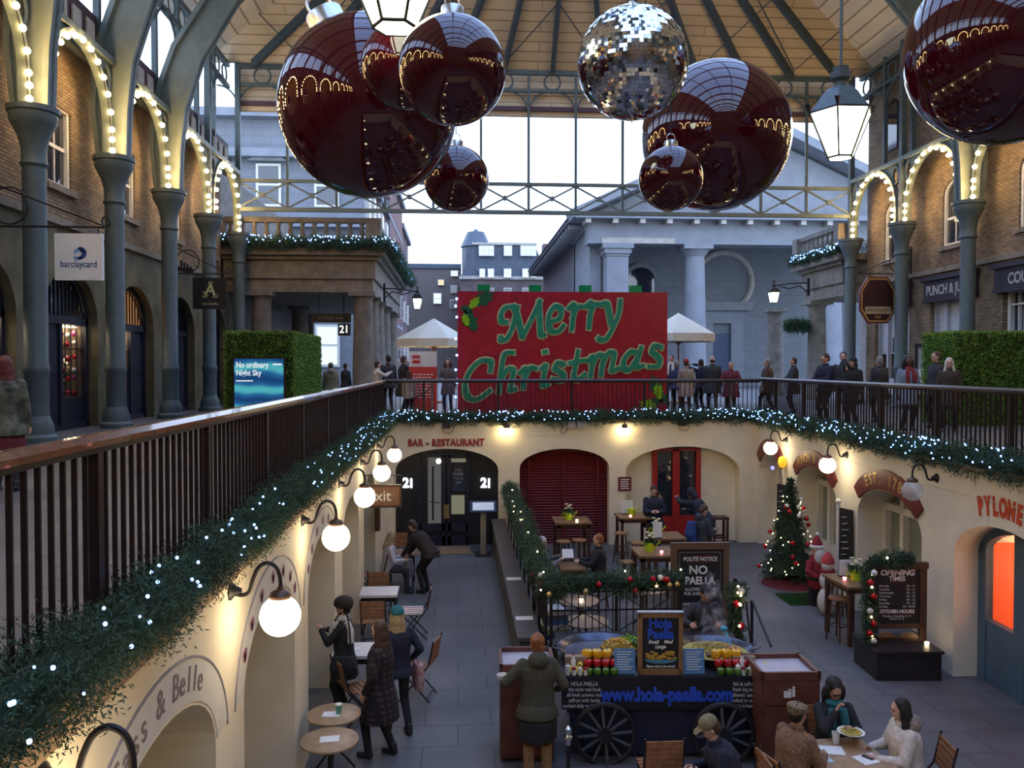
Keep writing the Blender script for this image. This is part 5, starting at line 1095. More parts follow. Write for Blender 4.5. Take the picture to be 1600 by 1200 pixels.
def menu_holder(p, label, w=.16, h=.22):
    t = thing('menu_holder', label, 'menu', p); MB().box(-w/2,w/2,-.01,.01,.01,h).build('card', letter_w, t); MB().box(-w/2-.01,w/2+.01,-.04,.04,0,.02).build('base', black_p, t)
menu_holder((b2.x-.1,b2.y+.18,-2.35), 'card menu standing on the table by the wall plaque', .3, .34); menu_holder((b3.x-.27,b3.y-.35,-2.35), 'tall white card standing on the edge of the farther bar table', .2, .36); menu_holder((b5.x+.05,b5.y+.25,-2.35), 'dark menu board standing on the right bar table', .3, .3)
t = thing('notice_sheet', 'white notice hanging on the apron of the table left of the chalkboard', 'paper', (b4.x+.3,b4.y-.46,-2.62)); MB().box(-.14,.14,-.005,.005,-.14,.14).build('sheet', letter_w, t)
r1 = P(905,938,Z=-2.67); round_table('round low table behind the railing with a small lit candle', r1, -2.67, .36); r2 = P(916,970,Z=-2.67); r2.y = max(r2.y, YN+.5); round_table('round low table just behind the black railing', r2, -2.67, .36); r3 = P(1010,920,Z=-2.67); round_table('round low table behind the railing toward the chalkboard', r3, -2.67, .36)
tealight((r1.x+.02,r1.y-.1,-2.67), 'lit tea light on the round low table behind the railing')
t = thing('menu_lectern', 'slim menu stand with pale tilted board before the bar doors', 'stand', (P(755,860,Y=YF-1.0).x, YF-1.0, ZF)); MB().box(-.07,.07,-.05,.05,.03,1.18).build('post', mat('tan_post', (.34,.27,.18), .5), t); MB().box(-.2,.2,-.25,.25,0,.03).build('base', black_p, t)
Mt = T(0,-.05,1.25) @ RX(radians(55)); m = MB(); m.box(-.34,.34,-.16,.16,-.02,.02,Mt); m.build('board', navy, t); m = MB(); m.box(-.27,.27,-.11,.11,.02,.026,Mt); m.build('sheet', mat('lit_menu', (.6,.62,.66), .4, emit=(.8,.85,1), es=.12), t)
m = MB(); m.box(P(640,868,Y=YF-.5).x, P(735,868,Y=YF-.5).x, YF-.9, YF-.02, ZF, ZF+.02); o = m.build('door_mat', mat('tan_mat', (.27,.17,.09), .9), None); tag(o, 'tan door mat before the dark bar doors', 'mat')
# ------------------------------------------------------------------ christmas corner on the right
tp = P(1250, 912, Z=ZF); tp.x = min(tp.x, XR(tp.y)-.62)
t = thing('christmas_tree', 'dark decorated christmas tree standing before the right arcade', 'christmas tree', (tp.x,tp.y,ZF))
rs = np.random.default_rng(77); H = 2.35; V = []; 
for lev in np.linspace(.28, 1, 26):
    z = .32+(H-.34)*(1-(1-lev)) if False else .3+(H-.32)*((lev-.28)/.72); R = .62*(1-(z-.25)/(H-.15))+.03; nb = int(10+26*R)
    for k in range(nb):
        a = rs.uniform(0, 2*pi); L = R*rs.uniform(.75,1.1); n = int(14+60*L); s_ = rs.uniform(.1,1,n); d = np.array([cos(a), sin(a), -.25]); org = np.array([0,0,z])+d*(s_*L)[:,None]
        jd = d*.7+rs.normal(0,.6,(n,3)); jd /= np.linalg.norm(jd,axis=1)[:,None]; pr = np.cross(jd, rs.normal(0,1,(n,3))); pr /= np.linalg.norm(pr,axis=1)[:,None]; e = org+jd*.085; V.append(np.stack([org, (org+e)/2+pr*.007, e, (org+e)/2-pr*.007],1))
V = np.concatenate(V); N = len(V); raw('needles', V.reshape(-1,3), np.arange(N*4).reshape(N,4), fir_tree_m, t)['kind'] = 'stuff'
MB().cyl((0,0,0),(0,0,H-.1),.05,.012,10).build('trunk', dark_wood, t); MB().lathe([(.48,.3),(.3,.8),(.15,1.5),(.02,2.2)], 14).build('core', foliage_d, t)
tw = thing('light_string', 'warm fairy lights wound round the christmas tree', 'string lights', (tp.x,tp.y,ZF)); bl = MB().sph((0,0,0), .012, 6, 5).build('bulb', MATS['warm_fairy'], tw); q = []
for i in range(34): z = rs.uniform(.3, 2.0); R = .62*(1-(z-.25)/(H-.15))+.05; a = rs.uniform(pi*.75, pi*2.05); q.append((R*cos(a),R*sin(a),z))
bl.location = q[0]; child_copies(bl, q[1:], tw)
for i in range(20):
    z = rs.uniform(.35, 1.9); R = .62*(1-(z-.25)/(H-.15))+.07; a = rs.uniform(pi*.8, pi*2); m = (bm_red, bm_red, bm_wh)[i % 3]; small_bauble(Vector((tp.x+R*cos(a),tp.y+R*sin(a),ZF+z)), .05, m, 'small %s bauble hanging on the christmas tree' % ('red' if i % 3 < 2 else 'white'), ('red' if i % 3 < 2 else 'white')+' baubles on the christmas tree')
t = thing('tree_skirt', 'dark red cloth around the foot of the christmas tree', 'cloth', (tp.x,tp.y,ZF)); MB().lathe([(.62,0),(.6,.03),(.35,.12),(.12,.2)], 22).build('cloth', mat('dark_red_cloth', (.12,.012,.02), .9, var=.3), t)
gm = P(1262, 936, Z=ZF); t = thing('grass_mat', 'strip of artificial green grass on the paving before the figures', 'mat', (gm.x,gm.y-.05,ZF)); MB().box(-.55,.45,-.4,.4,0,.02).build('backing', mat('grass_green', (.03,.09,.02), .9, var=.4), t)
rr2 = np.random.default_rng(3); n = 7000; c = np.c_[rr2.uniform(-.55,.45,n), rr2.uniform(-.4,.4,n), np.full(n,.02)]; tip = c+np.c_[rr2.normal(0,.012,n), rr2.normal(0,.012,n), rr2.uniform(.02,.04,n)]; sd_ = np.c_[rr2.normal(0,.004,n), rr2.normal(0,.004,n), np.zeros(n)]
raw('blades', np.stack([c-sd_,c+sd_,tip],1).reshape(-1,3), np.arange(n*3).reshape(n,3), MATS['grass_green'], t)['kind'] = 'stuff'
fur_w = mat('white_plush', (.62,.58,.55), .95, var=.1, bump=.3); red_pl = mat('red_plush', (.26,.02,.03), .9, var=.2); skin_f = mat('figure_skin', (.5,.3,.22), .6)
p = P(1276, 905, d=16.9); p.x = min(p.x, XR(p.y)-.45); t = thing('bearded_figurine', 'red coated festive figurine with white beard beside the christmas tree', 'figurine', (p.x,p.y,ZF), .3)
MB().loft([((0,0,.35),(.16,0,0),(0,.14,0)),((0,0,.6),(.22,0,0),(0,.18,0)),((0,0,.85),(.2,0,0),(0,.16,0)),((0,0,1.02),(.1,0,0),(0,.09,0))]).build('coat', red_pl, t); m = MB(); [m.cyl((s*.09,0,0),(s*.09,0,.4),.08,.09,10) for s in (-1,1)]; m.build('boots', black_p, t)
MB().sph((0,-.02,1.12), (.11,.11,.13)).build('head', skin_f, t); m = MB(); m.sph((0,-.1,1.0),(.13,.08,.17)); m.sph((0,-.13,1.09),(.09,.03,.03)); m.build('beard', fur_w, t); m = MB(); m.lathe([(.125,1.18),(.11,1.26),(.06,1.36),(.02,1.42)], 14); m.build('hat', red_pl, t); m = MB(); m.lathe([(.12,1.15),(.145,1.17),(.145,1.21),(.12,1.23)], 16); m.sph((.02,0,1.44),.04); m.build('hat_trim', fur_w, t)
m = MB(); [m.tube([(s*.18,0,.9),(s*.28,-.08,.72),(s*.16,-.2,.62)], [.07,.06,.05], 8) for s in (-1,1)]; m.build('sleeve', red_pl, t); m = MB(); m.lathe([(.225,.54),(.235,.57),(.225,.6)], 16); m.build('belt', black_p, t)
p = P(1293, 930, d=16.2); p.x = min(p.x, XR(p.y)-.5); t = thing('snowman_figurine', 'slim white snowman figurine with red cap beside the right bar stools', 'figurine', (p.x,p.y,ZF), .2)
m = MB(); m.sph((0,0,.28),(.2,.18,.28)); m.sph((0,0,.68),(.16,.15,.2)); m.build('body', fur_w, t); MB().sph((0,0,.98),(.12,.12,.13)).build('head', fur_w, t); MB().cyl((0,-.1,.98),(0,-.22,.96),.02,.004,8).build('nose', mat('carrot', (.7,.25,.03), .5), t); m = MB(); m.lathe([(.125,1.02),(.12,1.1),(.06,1.2),(.02,1.24)], 14); m.build('cap', mat('red_check', (.5,.06,.06), .8, var=.5, scale=30), t)
m = MB(); [m.sph((0,-.155+.02*k,.6+.1*k),.016,6,5) for k in range(3)]; [m.sph((s*.045,-.105,1.02),.014,6,5) for s in (-1,1)]; m.build('buttons', black_p, t); m = MB(); m.lathe([(.13,.84),(.145,.87),(.13,.9)], 14); m.build('scarf', red_pl, t)
# plinth with opening times board
pl = P(1420, 1062, Z=ZF); t = thing('plinth', 'low black boxed plinth at the foot of the right wall', 'plinth', (pl.x-.0, pl.y+.35, ZF), -.06); MB().box(-.5,.5,-.4,.45,0,.42).build('box', mat('plinth_black', (.022,.018,.022), .45, var=.2), t); MB().box(-.53,.53,-.43,.48,.42,.46).build('top', MATS['plinth_black'], t)
bo = Vector((pl.x+.04, pl.y+.45, ZF+.46)); t = thing('opening_times_board', 'chalkboard of opening times in a dark wooden frame standing on the black plinth', 'chalkboard', bo, -.06)
m = MB(); [m.box(*q) for q in ((-.47,-.36,-.03,.04,0,1.24),(.36,.47,-.03,.04,0,1.24),(-.49,.49,-.04,.05,1.16,1.26),(-.47,.47,-.03,.04,.2,.28),(-.47,.47,-.02,.03,0,.06))]; m.build('frame', dark_wood, t); MB().box(-.35,.35,-.01,.02,.27,1.17).build('board', chalk_m, t)
m = MB(); [m.prism(arc(x,.06,.15,180,0,10,.09), 0, .02, frame((0,-.03,0),(1,0,0),(0,0,1),(0,-1,0))) for x in (-.18,.18)]; m.build('carving', bar_wood, t)
text('OPENING', .125, letter_w, t, FACE(0,-.012,1.09), .001, .005, shear=.2); text('TIMES', .10, letter_w, t, FACE(0,-.012,.995), .001, .003)
for k, (a, b) in enumerate((('Monday','10 - 11'),('Tuesday','10 - 11'),('Wednesday','10 - 11'),('Thursday','10 - 12'),('Friday','10 - 12'),('Saturday','10 - 12'),('Sunday','10 - 10.30'))):
    text(a, .05, letter_w, t, FACE(-.29,-.012,.88-.055*k), .001, align='LEFT'); text(b, .05, letter_w, t, FACE(.29,-.012,.88-.055*k), .001, align='RIGHT')
text('KITCHEN HOURS', .075, letter_w, t, FACE(0,-.012,.47), .001, .003, sx=.95); text('Monday to Saturday 12 - 9\nSunday 12 - 8', .042, letter_w, t, FACE(0,-.012,.375), .001)
m = MB(); [m.box(-.1,.1,-.014,-.012,.942,.948), m.box(-.28,.28,-.014,-.012,.43,.436)]; m.build('underline', red_l, t)
gz = bo+Vector((-.52,-.12,0)); garland('fir_garland', 'upright fir garland with red baubles on the edge of the opening times board', wob((gz.x,gz.y,gz.z+.02),(gz.x+.02,gz.y+.05,gz.z+1.2), 6, 41, .02)+wob((gz.x+.1,gz.y+.1,gz.z+1.3),(gz.x+.8,gz.y+.12,gz.z+1.31), 4, 42, .01), .10, 560, 5, (0,-1,0), 43, .05, .006, .018, led_mat=MATS['warm_fairy'])
for i, z in enumerate((.08,.2,.35,.55,.78,1.0,1.15)): small_bauble(gz+Vector((.03*(-1)**i,-.1,z)), .05, bm_red if i % 3 else bm_wh, 'small %s bauble on the garland of the opening times board' % ('red' if i % 3 else 'white'), ('red' if i % 3 else 'white')+' baubles on the opening times garland')
tealight((bo.x+.36,bo.y-.25,ZF+.46), 'small lit candle on the black plinth')
# ------------------------------------------------------------------ no paella chalkboard
cb = P(1093, 1010, d=14.1); t = thing('notice_chalkboard', 'tall framed chalkboard reading no paella behind the cook', 'chalkboard', (cb.x,cb.y,ZF), -.04); m = MB(); hh = 1.86
[m.box(*q) for q in ((-.49,-.39,-.03,.04,0,hh),(.39,.49,-.03,.04,0,hh),(-.5,.5,-.035,.045,hh-.1,hh+.01),(-.49,.49,-.03,.04,.3,.42))]; m.build('frame', mat('walnut_frame', (.13,.075,.045), .45, var=.2), t); MB().box(-.4,.4,-.01,.02,.4,hh-.09).build('board', chalk_m, t)
m = MB(); [m.box(*q) for q in ((-.35,.35,-.013,-.01,hh-.155,hh-.15),(-.35,-.345,-.013,-.01,.5,hh-.15),(.345,.35,-.013,-.01,.5,hh-.15))]; m.build('border_line', stone_l, t)
text('POLITE NOTICE', .095, letter_w, t, FACE(0,-.012,hh-.27), .001, .002, shear=.15, sx=.85); text('NO', .2, letter_w, t, FACE(-.03,-.012,hh-.46), .001, .006); text('PAELLA', .18, letter_w, t, FACE(0,-.012,hh-.64), .001, .006, sx=.85); text('ALLOWED IN THE\nPUB, SORRY FOLKS', .075, letter_w, t, FACE(0,-.012,hh-.82), .001, .001, shear=.1, sx=.85)
text('ONLY FOOD FROM\nPUNCH & JUDY MAY\nBE EATEN IN\nTHIS AREA', .08, letter_w, t, FACE(0,-.012,hh-1.16), .001, .001, sx=.85); m = MB(); [m.bar((-.24,-.012,hh-.235+k),(.26,-.012,hh-.205+k),.006) for k in (0,-.10)]; m.build('underline', red_l, t)
# ------------------------------------------------------------------ paella cart
cl, cr = P(877, 1185, Z=ZF), P(1190, 1185, Z=ZF); CW = (cr.x-cl.x)/2; cc = (cl+cr)/2; CY = cc.y; HT_ = 1.02; blue_l = mat('blue_letter', (.025,.085,.55), .4)
crot = atan2(cr.y-cl.y, cr.x-cl.x); t = thing('food_cart', 'long black street food cart with blue web address and two spoked wheels', 'food cart', (cc.x,CY,ZF), crot); cart_m = mat('cart_black', (.016,.015,.02), .4, var=.2)
MB().box(-CW+.15,CW-.1,.25,1.5,.3,.95).build('body', cart_m, t); m = MB(); m.box(-CW,CW,0,1.75,.95,HT_); m.build('counter', cart_m, t); MB().box(-CW,CW,-.02,.02,.62,HT_).build('front_panel', cart_m, t); m = MB(); [m.box(x-.04,x+.04,y-.04,y+.04,0,.4) for x in (-CW+.2,CW-.2) for y in (.4,1.4)]; m.build('leg', cart_m, t)
MB().box(-CW+.1,CW-.1,.02,.06,.05,.62).build('skirt', navy, t)
text('www.hola-paella.com', .235, blue_l, t, FACE(.06,-.024,.80), .003, .012, sx=.80)
for x, tt in ((-CW+.28,'HOLA PAELLA\nthe taste real food\nall fresh prawns rice\nsaffron with herbs\ncooked daily and chorizo'),(CW-.22,'fish & saffron\nfresh big pans\nauthentic spanish\ncooked to order\nbring it home')): text(tt, .068, letter_w, t, FACE(x,-.024,.80), .001, sx=.78)
def wheel(x, r):
    w = MB(); n = 32; w.tube([(x+r*cos(a), -.12, r+r*0+(r)*sin(a)*0+r*sin(a)) for a in np.linspace(0,2*pi,n+1)[:-1]], .035, 8, True); o = w.build('wheel', cart_m, t)
    m = MB(); m.cyl((x,-.2,r),(x,0,r),.085,n=14); m.build('hub', cart_m, o)
    for k in range(12): a = 2*pi*k/12+.1; MB().bar((x+.07*cos(a),-.13,r+.07*sin(a)),(x+(r-.02)*cos(a),-.13,r+(r-.02)*sin(a)),.03,.025).build('spoke', mat('spoke_grey', (.10,.105,.11), .5) if 'spoke_grey' not in MATS else MATS['spoke_grey'], o)
wheel(-CW+.52,.36); wheel(CW-.5,.36)
CM = T(cc.x,CY,ZF) @ RZ(crot); cp = lambda x, y, z: CM @ Vector((x,y,z)); top = HT_
steel_pan = mat('carbon_steel', (.09,.10,.14), .25, .7, var=.25, scale=4)
def pan(label, px, py, r):
    p = P(px, py, Z=ZF+top+.12); t = thing('paella_pan', label, 'pan', (p.x,p.y,ZF+top)); MB().lathe([(.08,.03),(r*.86,.05),(r,.12),(r+.012,.125),(r*.88,.035),(.08,.015)][::-1], 40).build('pan', steel_pan, t); m = MB(); m.lathe([(.22,0),(.2,.02),(.16,.03)], 20); m.build('burner', black_iron, t)
    for s in (-1,1): MB().tube([(s*(r-.02),-.1,.115),(s*(r+.08),-.07,.14),(s*(r+.08),.07,.14),(s*(r-.02),.1,.115)], .012, 6).build('handle', steel_pan, t)
    return p
pa = pan('wide blue steel paella pan on the left of the cart, mostly empty', 938, 1010, .55); pb = pan('wide paella pan full of steaming yellow rice on the right of the cart', 1117, 1012, .50)
def heap(name, label, p, r, h, n, mats, seed, sz=(.02,.012), cat='food', disc=True):
    t = thing(name, label, cat, p); t['kind'] = 'stuff'; rr = random.Random(seed); ms = [MB() for _ in mats]
    for i in range(n):
        a = rr.uniform(0,2*pi); q = r*sqrt(rr.random()); z = h*(1-(q/r)**2)*rr.uniform(.6,1)+.005; L = sz[0]*rr.uniform(.6,1.3)
        ms[rr.randrange(len(mats))].box(-L,L,-sz[1],sz[1],-sz[1]*.5,sz[1]*.5, T(q*cos(a),q*sin(a),z) @ RZ(rr.uniform(0,6)) @ RY(rr.uniform(-.4,.4)))
    if disc: m = MB(); m.lathe([(r,0),(r*.97,.02),(r*.6,h*.55),(.02,h*.8)], 28); m.build('rice', mats[0], t)
    for m, mt in zip(ms, mats): m.build('pieces', mt, t)
    return t
rice = mat('saffron_rice', (.42,.36,.10), .8, var=.2, scale=40, bump=.5); pieces = mat('roast_gold', (.45,.25,.03), .5, var=.4, scale=25); veg = mat('green_herb', (.12,.17,.03), .7); prawn = mat('prawn_orange', (.55,.22,.08), .5)
heap('fried_pieces', 'heap of golden fried pieces in the left pan', (pa.x+.26,pa.y+.12,ZF+top+.055), .22, .12, 240, (pieces,pieces,rice), 1, (.035,.014), disc=False); heap('paella_rice', 'yellow paella rice filling the right pan', (pb.x,pb.y,ZF+top+.05), .44, .07, 520, (rice,rice,pieces,veg,prawn), 2, (.022,.008))
t = thing('serving_spoon', 'serving spoon with turquoise handle end in the rice pan', 'spoon', (pb.x+.22,pb.y-.02,ZF+top+.12)); MB().cyl((0,0,0),(-.05,.15,.2),.012,n=8).build('handle', mat('turquoise', (.03,.35,.55), .4), t); MB().sph((0,0,0),(.05,.04,.02)).build('bowl', prawn, t); MB().sph((-.055,.16,.21),(.05,.05,.035)).build('grip', MATS['turquoise'], t)
# hola paella sign and blue leaflets
hs = P(1034, 1057, Z=ZF+top); t = thing('menu_chalkboard', 'upright wood framed sign reading Hola Paella on the cart counter', 'chalkboard', (hs.x,hs.y+.08,ZF+top), crot); m = MB(); [m.box(*q) for q in ((-.28,-.225,-.02,.03,0,.77),(.225,.28,-.02,.03,0,.77),(-.28,.28,-.02,.03,0,.07),(-.28,.28,-.02,.03,.71,.77))]; m.build('frame', mat('pine_frame', (.26,.14,.06), .45, var=.2), t); MB().box(-.23,.23,-.005,.02,.06,.72).build('board', chalk_m, t)
text('Hola', .17, blue_l, t, FACE(0,-.008,.635), .002, .006, sx=.9); text('Paella', .17, blue_l, t, FACE(0,-.008,.50), .002, .006, sx=.85); text('Small    Med', .06, letter_w, t, FACE(0,-.008,.405), .001, .002, shear=.2); text('Large', .06, letter_w, t, FACE(0,-.008,.345), .001, .002, shear=.2); text('Please wait to be served', .045, letter_w, t, FACE(0,-.008,.1), .001, .001, shear=.2, sx=.8)
m = MB(); rr = random.Random(4); [m.sph((rr.uniform(-.18,.18),-.01,.235+rr.uniform(-.05,.05)),(.03,.006,.014),7,5) for _ in range(40)]; m.build('painted_food', pieces, t); m = MB(); m.prism(arc(0,.185,.2,180,360,14,.05), 0, .004, frame((0,-.006,0),(1,0,0),(0,0,1),(0,-1,0))); m.build('painted_dish', mat('painted_blue', (.08,.25,.35), .5), t); MB().box(-.285,.285,-.03,.04,.77,.785).build('cap_strip', silver, t)
blue_leaf = mat('blue_leaflet', (.09,.22,.42), .4, var=.1)
for s, lb in ((-.44,'upright blue leaflet left of the Hola Paella sign'),(.42,'upright blue leaflet right of the Hola Paella sign')):
    q = CM.inverted() @ Vector((hs.x,hs.y,hs.z)); v = cp(q.x+s, q.y+.1, top); t = thing('leaflet_stand', lb, 'leaflet', v, crot); MB().box(-.13,.13,-.01,.01,0,.30,RX(radians(-8))).build('card', blue_leaf, t); m = MB(); [m.box(-.1,.1-.03*(k%3),-.014,-.011,.26-.03*k,.268-.03*k,RX(radians(-8))) for k in range(8)]; m.build('lettering', letter_w, t)
# peppers, lemons, sauce jars
pep = {}
def pepper(p, col, label, grp, s=1.0, a=0.0):
    k = (col, s)
    if k not in pep:
        t = thing('lemon' if col == 'lemon' else 'pepper', None, 'lemon' if col == 'lemon' else 'pepper', p, a); mt = {'yellow':mat('yellow_pepper', (.80,.42,.01), .25, coat=.5),'red':mat('red_pepper', (.50,.015,.02), .25, coat=.5),'green':mat('green_pepper', (.09,.20,.03), .3, coat=.5),'lemon':mat('lemon_skin', (.80,.62,.04), .4)}[col]
        m = MB()
        if col == 'lemon': m.lathe([(.004,0),(.015,.008),(.034,.03),(.036,.05),(.02,.075),(.006,.083)], 14)
        else:
            pr = [(.01,.005),(.035,0),(.052,.03),(.056,.07),(.05,.095),(.03,.105),(.012,.097)]; vs = []; n = 20
            for r, z in pr: vs += [(r*s*(1+.12*cos(4*2*pi*k2/n))*cos(2*pi*k2/n), r*s*(1+.12*cos(4*2*pi*k2/n))*sin(2*pi*k2/n), z*s) for k2 in range(n)]
            m.add(vs, [(i*n+j, i*n+(j+1)%n, (i+1)*n+(j+1)%n, (i+1)*n+j) for i in range(len(pr)-1) for j in range(n)]+[tuple(range(n)), tuple(range((len(pr)-1)*n, len(pr)*n))])
        m.build('fruit', mt, t)
        if col != 'lemon': MB().tube([(0,0,.095*s),(.004,0,.12*s),(.012,0,.13*s)], .006, 6).build('stem', leaf_m, t)
        pep[k] = t
    else: t = dup(pep[k], p, a)
    return tag(t, label, None, grp)
for sd, x0, nm in ((-1,-.60,'left'),(1,.60,'right')):
    q = CM.inverted() @ Vector((P(935 if sd < 0 else 1140, 1050, Z=ZF+top).x, CY, 0)); xb = q.x
    where = 'beside the left leaflet' if sd < 0 else 'beside the right leaflet'
    for j in range(4): pepper(cp(xb-.14+.105*j, .06, top), 'green', 'green pepper in the front row '+where, 'green peppers '+where, .8, j)
    for j in range(4): pepper(cp(xb-.14+.11*j, .17, top+.06), 'red', 'red pepper in the middle row '+where, 'red peppers '+where, .9, j)
    for j in range(3): pepper(cp(xb-.14+.125*j, .29, top+.12), 'yellow', 'yellow pepper in the back row '+where, 'yellow peppers '+where, 1.15, j)
    t = thing('crate', 'low stepped tray under the peppers '+where, 'tray', cp(xb,.2,top), crot); m = MB(); m.box(-.22,.26,.11,.23,0,.055); m.box(-.22,.26,.23,.36,0,.115); m.build('step', dark_wood, t)
    xl = xb-.30 if sd < 0 else xb+.38
    for j in range(6): pepper(cp(xl-.06+.06*(j%3), .08+.07*(j//3), top+(.05 if j == 5 else 0)), 'lemon', 'lemon in the small pile '+where, 'lemons '+where, 1, j)
    xj = -CW+.18 if sd < 0 else CW-.18; we = 'at the left end of the counter' if sd < 0 else 'at the right end of the counter'
    for j, (mt, h) in enumerate(((white_p,.16),(red_pl,.09),(white_p,.12),(red_pl,.09),(navy,.09),(white_p,.22))):
        v = cp(xj-.1+.075*(j%4)*1.0, .06+.09*(j//4), top); b = thing('sauce_jar' if h < .12 else 'squeeze_bottle', ('%s jar' % ('red topped' if mt is red_pl else 'dark') if h < .12 else ('tall white squeeze bottle' if h > .2 else ('white squeeze bottle' if h > .13 else 'short white squeeze bottle')))+' '+we, 'jar' if h < .12 else 'bottle', v, 0, 'jars and bottles '+we)
        MB().lathe([(.028,0),(.03,h*.7),(.012,h*.82),(.01,h)] if h > .1 else [(.03,0),(.03,h*.75)], 12).build('body', mt if h > .1 else white_p, b); MB().lathe([(.031,h*.75),(.031,h)] if h < .12 else [(.014,h*.98),(.008,h*1.1)], 12).build('lid', mt if h < .12 else red_pl, b)
    t = thing('till_box', 'small brown card box '+we, 'box', cp(xj+.02,.26,top), crot); MB().box(-.14,.14,-.05,.05,0,.17).build('box', mat('card_brown', (.30,.22,.15), .8), t)
for k in range(4):
    v = P(1192+6*k, 1022+3*k, Z=ZF+1.16); t = thing('serving_plate', 'pale serving plate at the right end of the cart, number %s from the cook' % ('one','two','three','four')[k] if False else ('palm leaf plate in the stack right of the rice pan'), 'plate', (v.x+.02*k, v.y, ZF+top+.02*k+.005), 0, 'plates right of the rice pan'); MB().lathe([(.07,0),(.13,.018),(.135,.02),(.07,.006)], 20).build('plate', mat('pale_plate', (.62,.55,.40), .6) if 'pale_plate' not in MATS else MATS['pale_plate'], t)
t = thing('plate_shelf', 'side shelf of the cart under the pale plates', 'shelf', (P(1205,1030,Z=ZF+top).x, P(1205,1030,Z=ZF+top).y+.02, ZF)); MB().box(-.22,.22,-.2,.25,top-.04,top).build('board', cart_m, t); m = MB(); [m.box(x-.02,x+.02,-.02,.02,0,top-.04) for x in (-.19,.19)]; m.build('leg', cart_m, t)
t = thing('onion_bowl', 'metal bowl of green leaves behind the Hola Paella sign', 'bowl', cp(-.16,1.0,top)); MB().lathe([(.08,0),(.16,.1),(.165,.1),(.1,.01)], 20).build('bowl', silver, t); V, F = needles([(0,0,.08),(0,0,.14)], .12, 900, .06, .02, (1,0,0), 8); raw('leaves', V, F, lime_m, t)['kind'] = 'stuff'
# litter bin cabinets either side
def cabinet(label, px0, px1, pyb, d, top_z, icon):
    a, b = P(px0, pyb, d=d), P(px1, pyb, d=d); w = b.x-a.x; t = thing('bin_cabinet', label, 'bin cabinet', ((a.x+b.x)/2, (a.y+b.y)/2+.33, ZF), -.03); h = top_z-ZF
    MB().box(-w/2,w/2,-.33,.33,.04,h-.1).build('body', cab_wood, t); m = MB(); [m.box(*q) for q in ((-w/2-.01,w/2+.01,-.34,-.30,h-.1,h),(-w/2-.01,w/2+.01,.30,.34,h-.1,h),(-w/2-.01,-w/2+.03,-.34,.34,h-.1,h),(w/2-.03,w/2+.01,-.34,.34,h-.1,h))]; m.build('gallery', cab_wood, t)
    MB().box(-w/2+.03,w/2-.03,-.3,.3,h-.1,h-.06).build('tray', mat('lilac_tray', (.45,.43,.48), .4) if 'lilac_tray' not in MATS else MATS['lilac_tray'], t); MB().box(-w/2+.02,w/2-.02,-.345,-.33,.06,h-.42).build('door', cab_wood, t); MB().box(-w/2+.02,w/2-.02,-.345,-.33,h-.39,h-.11).build('flap', cab_wood, t)
    if icon:
        m = MB(); m.box(-.09,.0,-.352,-.346,h-.3,h-.22); m.box(.01,.045,-.352,-.346,h-.29,h-.2); m.sph((.03,-.349,h-.18),(.017,.003,.017),8,6); m.bar((.02,-.349,h-.21),(-.04,-.349,h-.2),.014); m.build('symbol', letter_w, t)
cabinet('dark wooden litter bin cabinet with white tray right of the cart', 1190, 1282, 1195, 9.95, -2.2, True); cabinet('dark wooden bin cabinet behind the person in the olive jacket', 783, 868, 1195, 10.2, -2.2, False)
for px, py, lb in ((888,1142,'silver topped bollard in front of the cart wheel'),(1421,1118,'silver topped bollard behind the diner in the cream coat')):
    p = P(px, py, d=9.45 if px < 1000 else 10.3); t = thing('bollard', lb, 'bollard', (p.x,p.y,ZF)); h = p.z-ZF; MB().lathe([(.05,0),(.05,.03),(.022,.05),(.022,h-.12)], 14).build('post', black_iron, t); MB().lathe([(.028,h-.16),(.03,h-.1),(.05,h-.09),(.05,h-.06),(.025,h-.05),(.045,h-.01),(.045,h+.03),(.01,h+.06)], 16).build('finial', chrome, t)
# diners' table
dt = P(1322, 1180, Z=-2.67); square_table('wooden diners table at the bottom right with papers and a cup', dt, -2.67, .75, .8, table_wood, None, .1); sheet('white paper near the leopard hat diner', (dt.x-.12,dt.y+.12,-2.668), .28, .2, -.2); sheet('white paper before the diner in the cream coat', (dt.x+.2,dt.y-.1,-2.668), .28, .2, .3); sheet('pale blue paper at the left corner of the diners table', (dt.x-.28,dt.y-.05,-2.668), .16, .2, .1, mat('pale_blue', (.5,.6,.68), .6))
t = thing('paper_cup', 'white paper cup on the diners table', 'cup', (dt.x+.02,dt.y+.28,-2.668)); MB().lathe([(.032,0),(.045,.12),(.04,.12),(.03,.01)], 16).build('cup', white_p, t)
t = thing('mobile_phone', 'black phone lying on the paper before the cream coat diner', 'phone', (dt.x+.2,dt.y-.08,-2.664), .6); MB().box(-.03,.03,-.06,.06,0,.01).build('case', black_p, t)
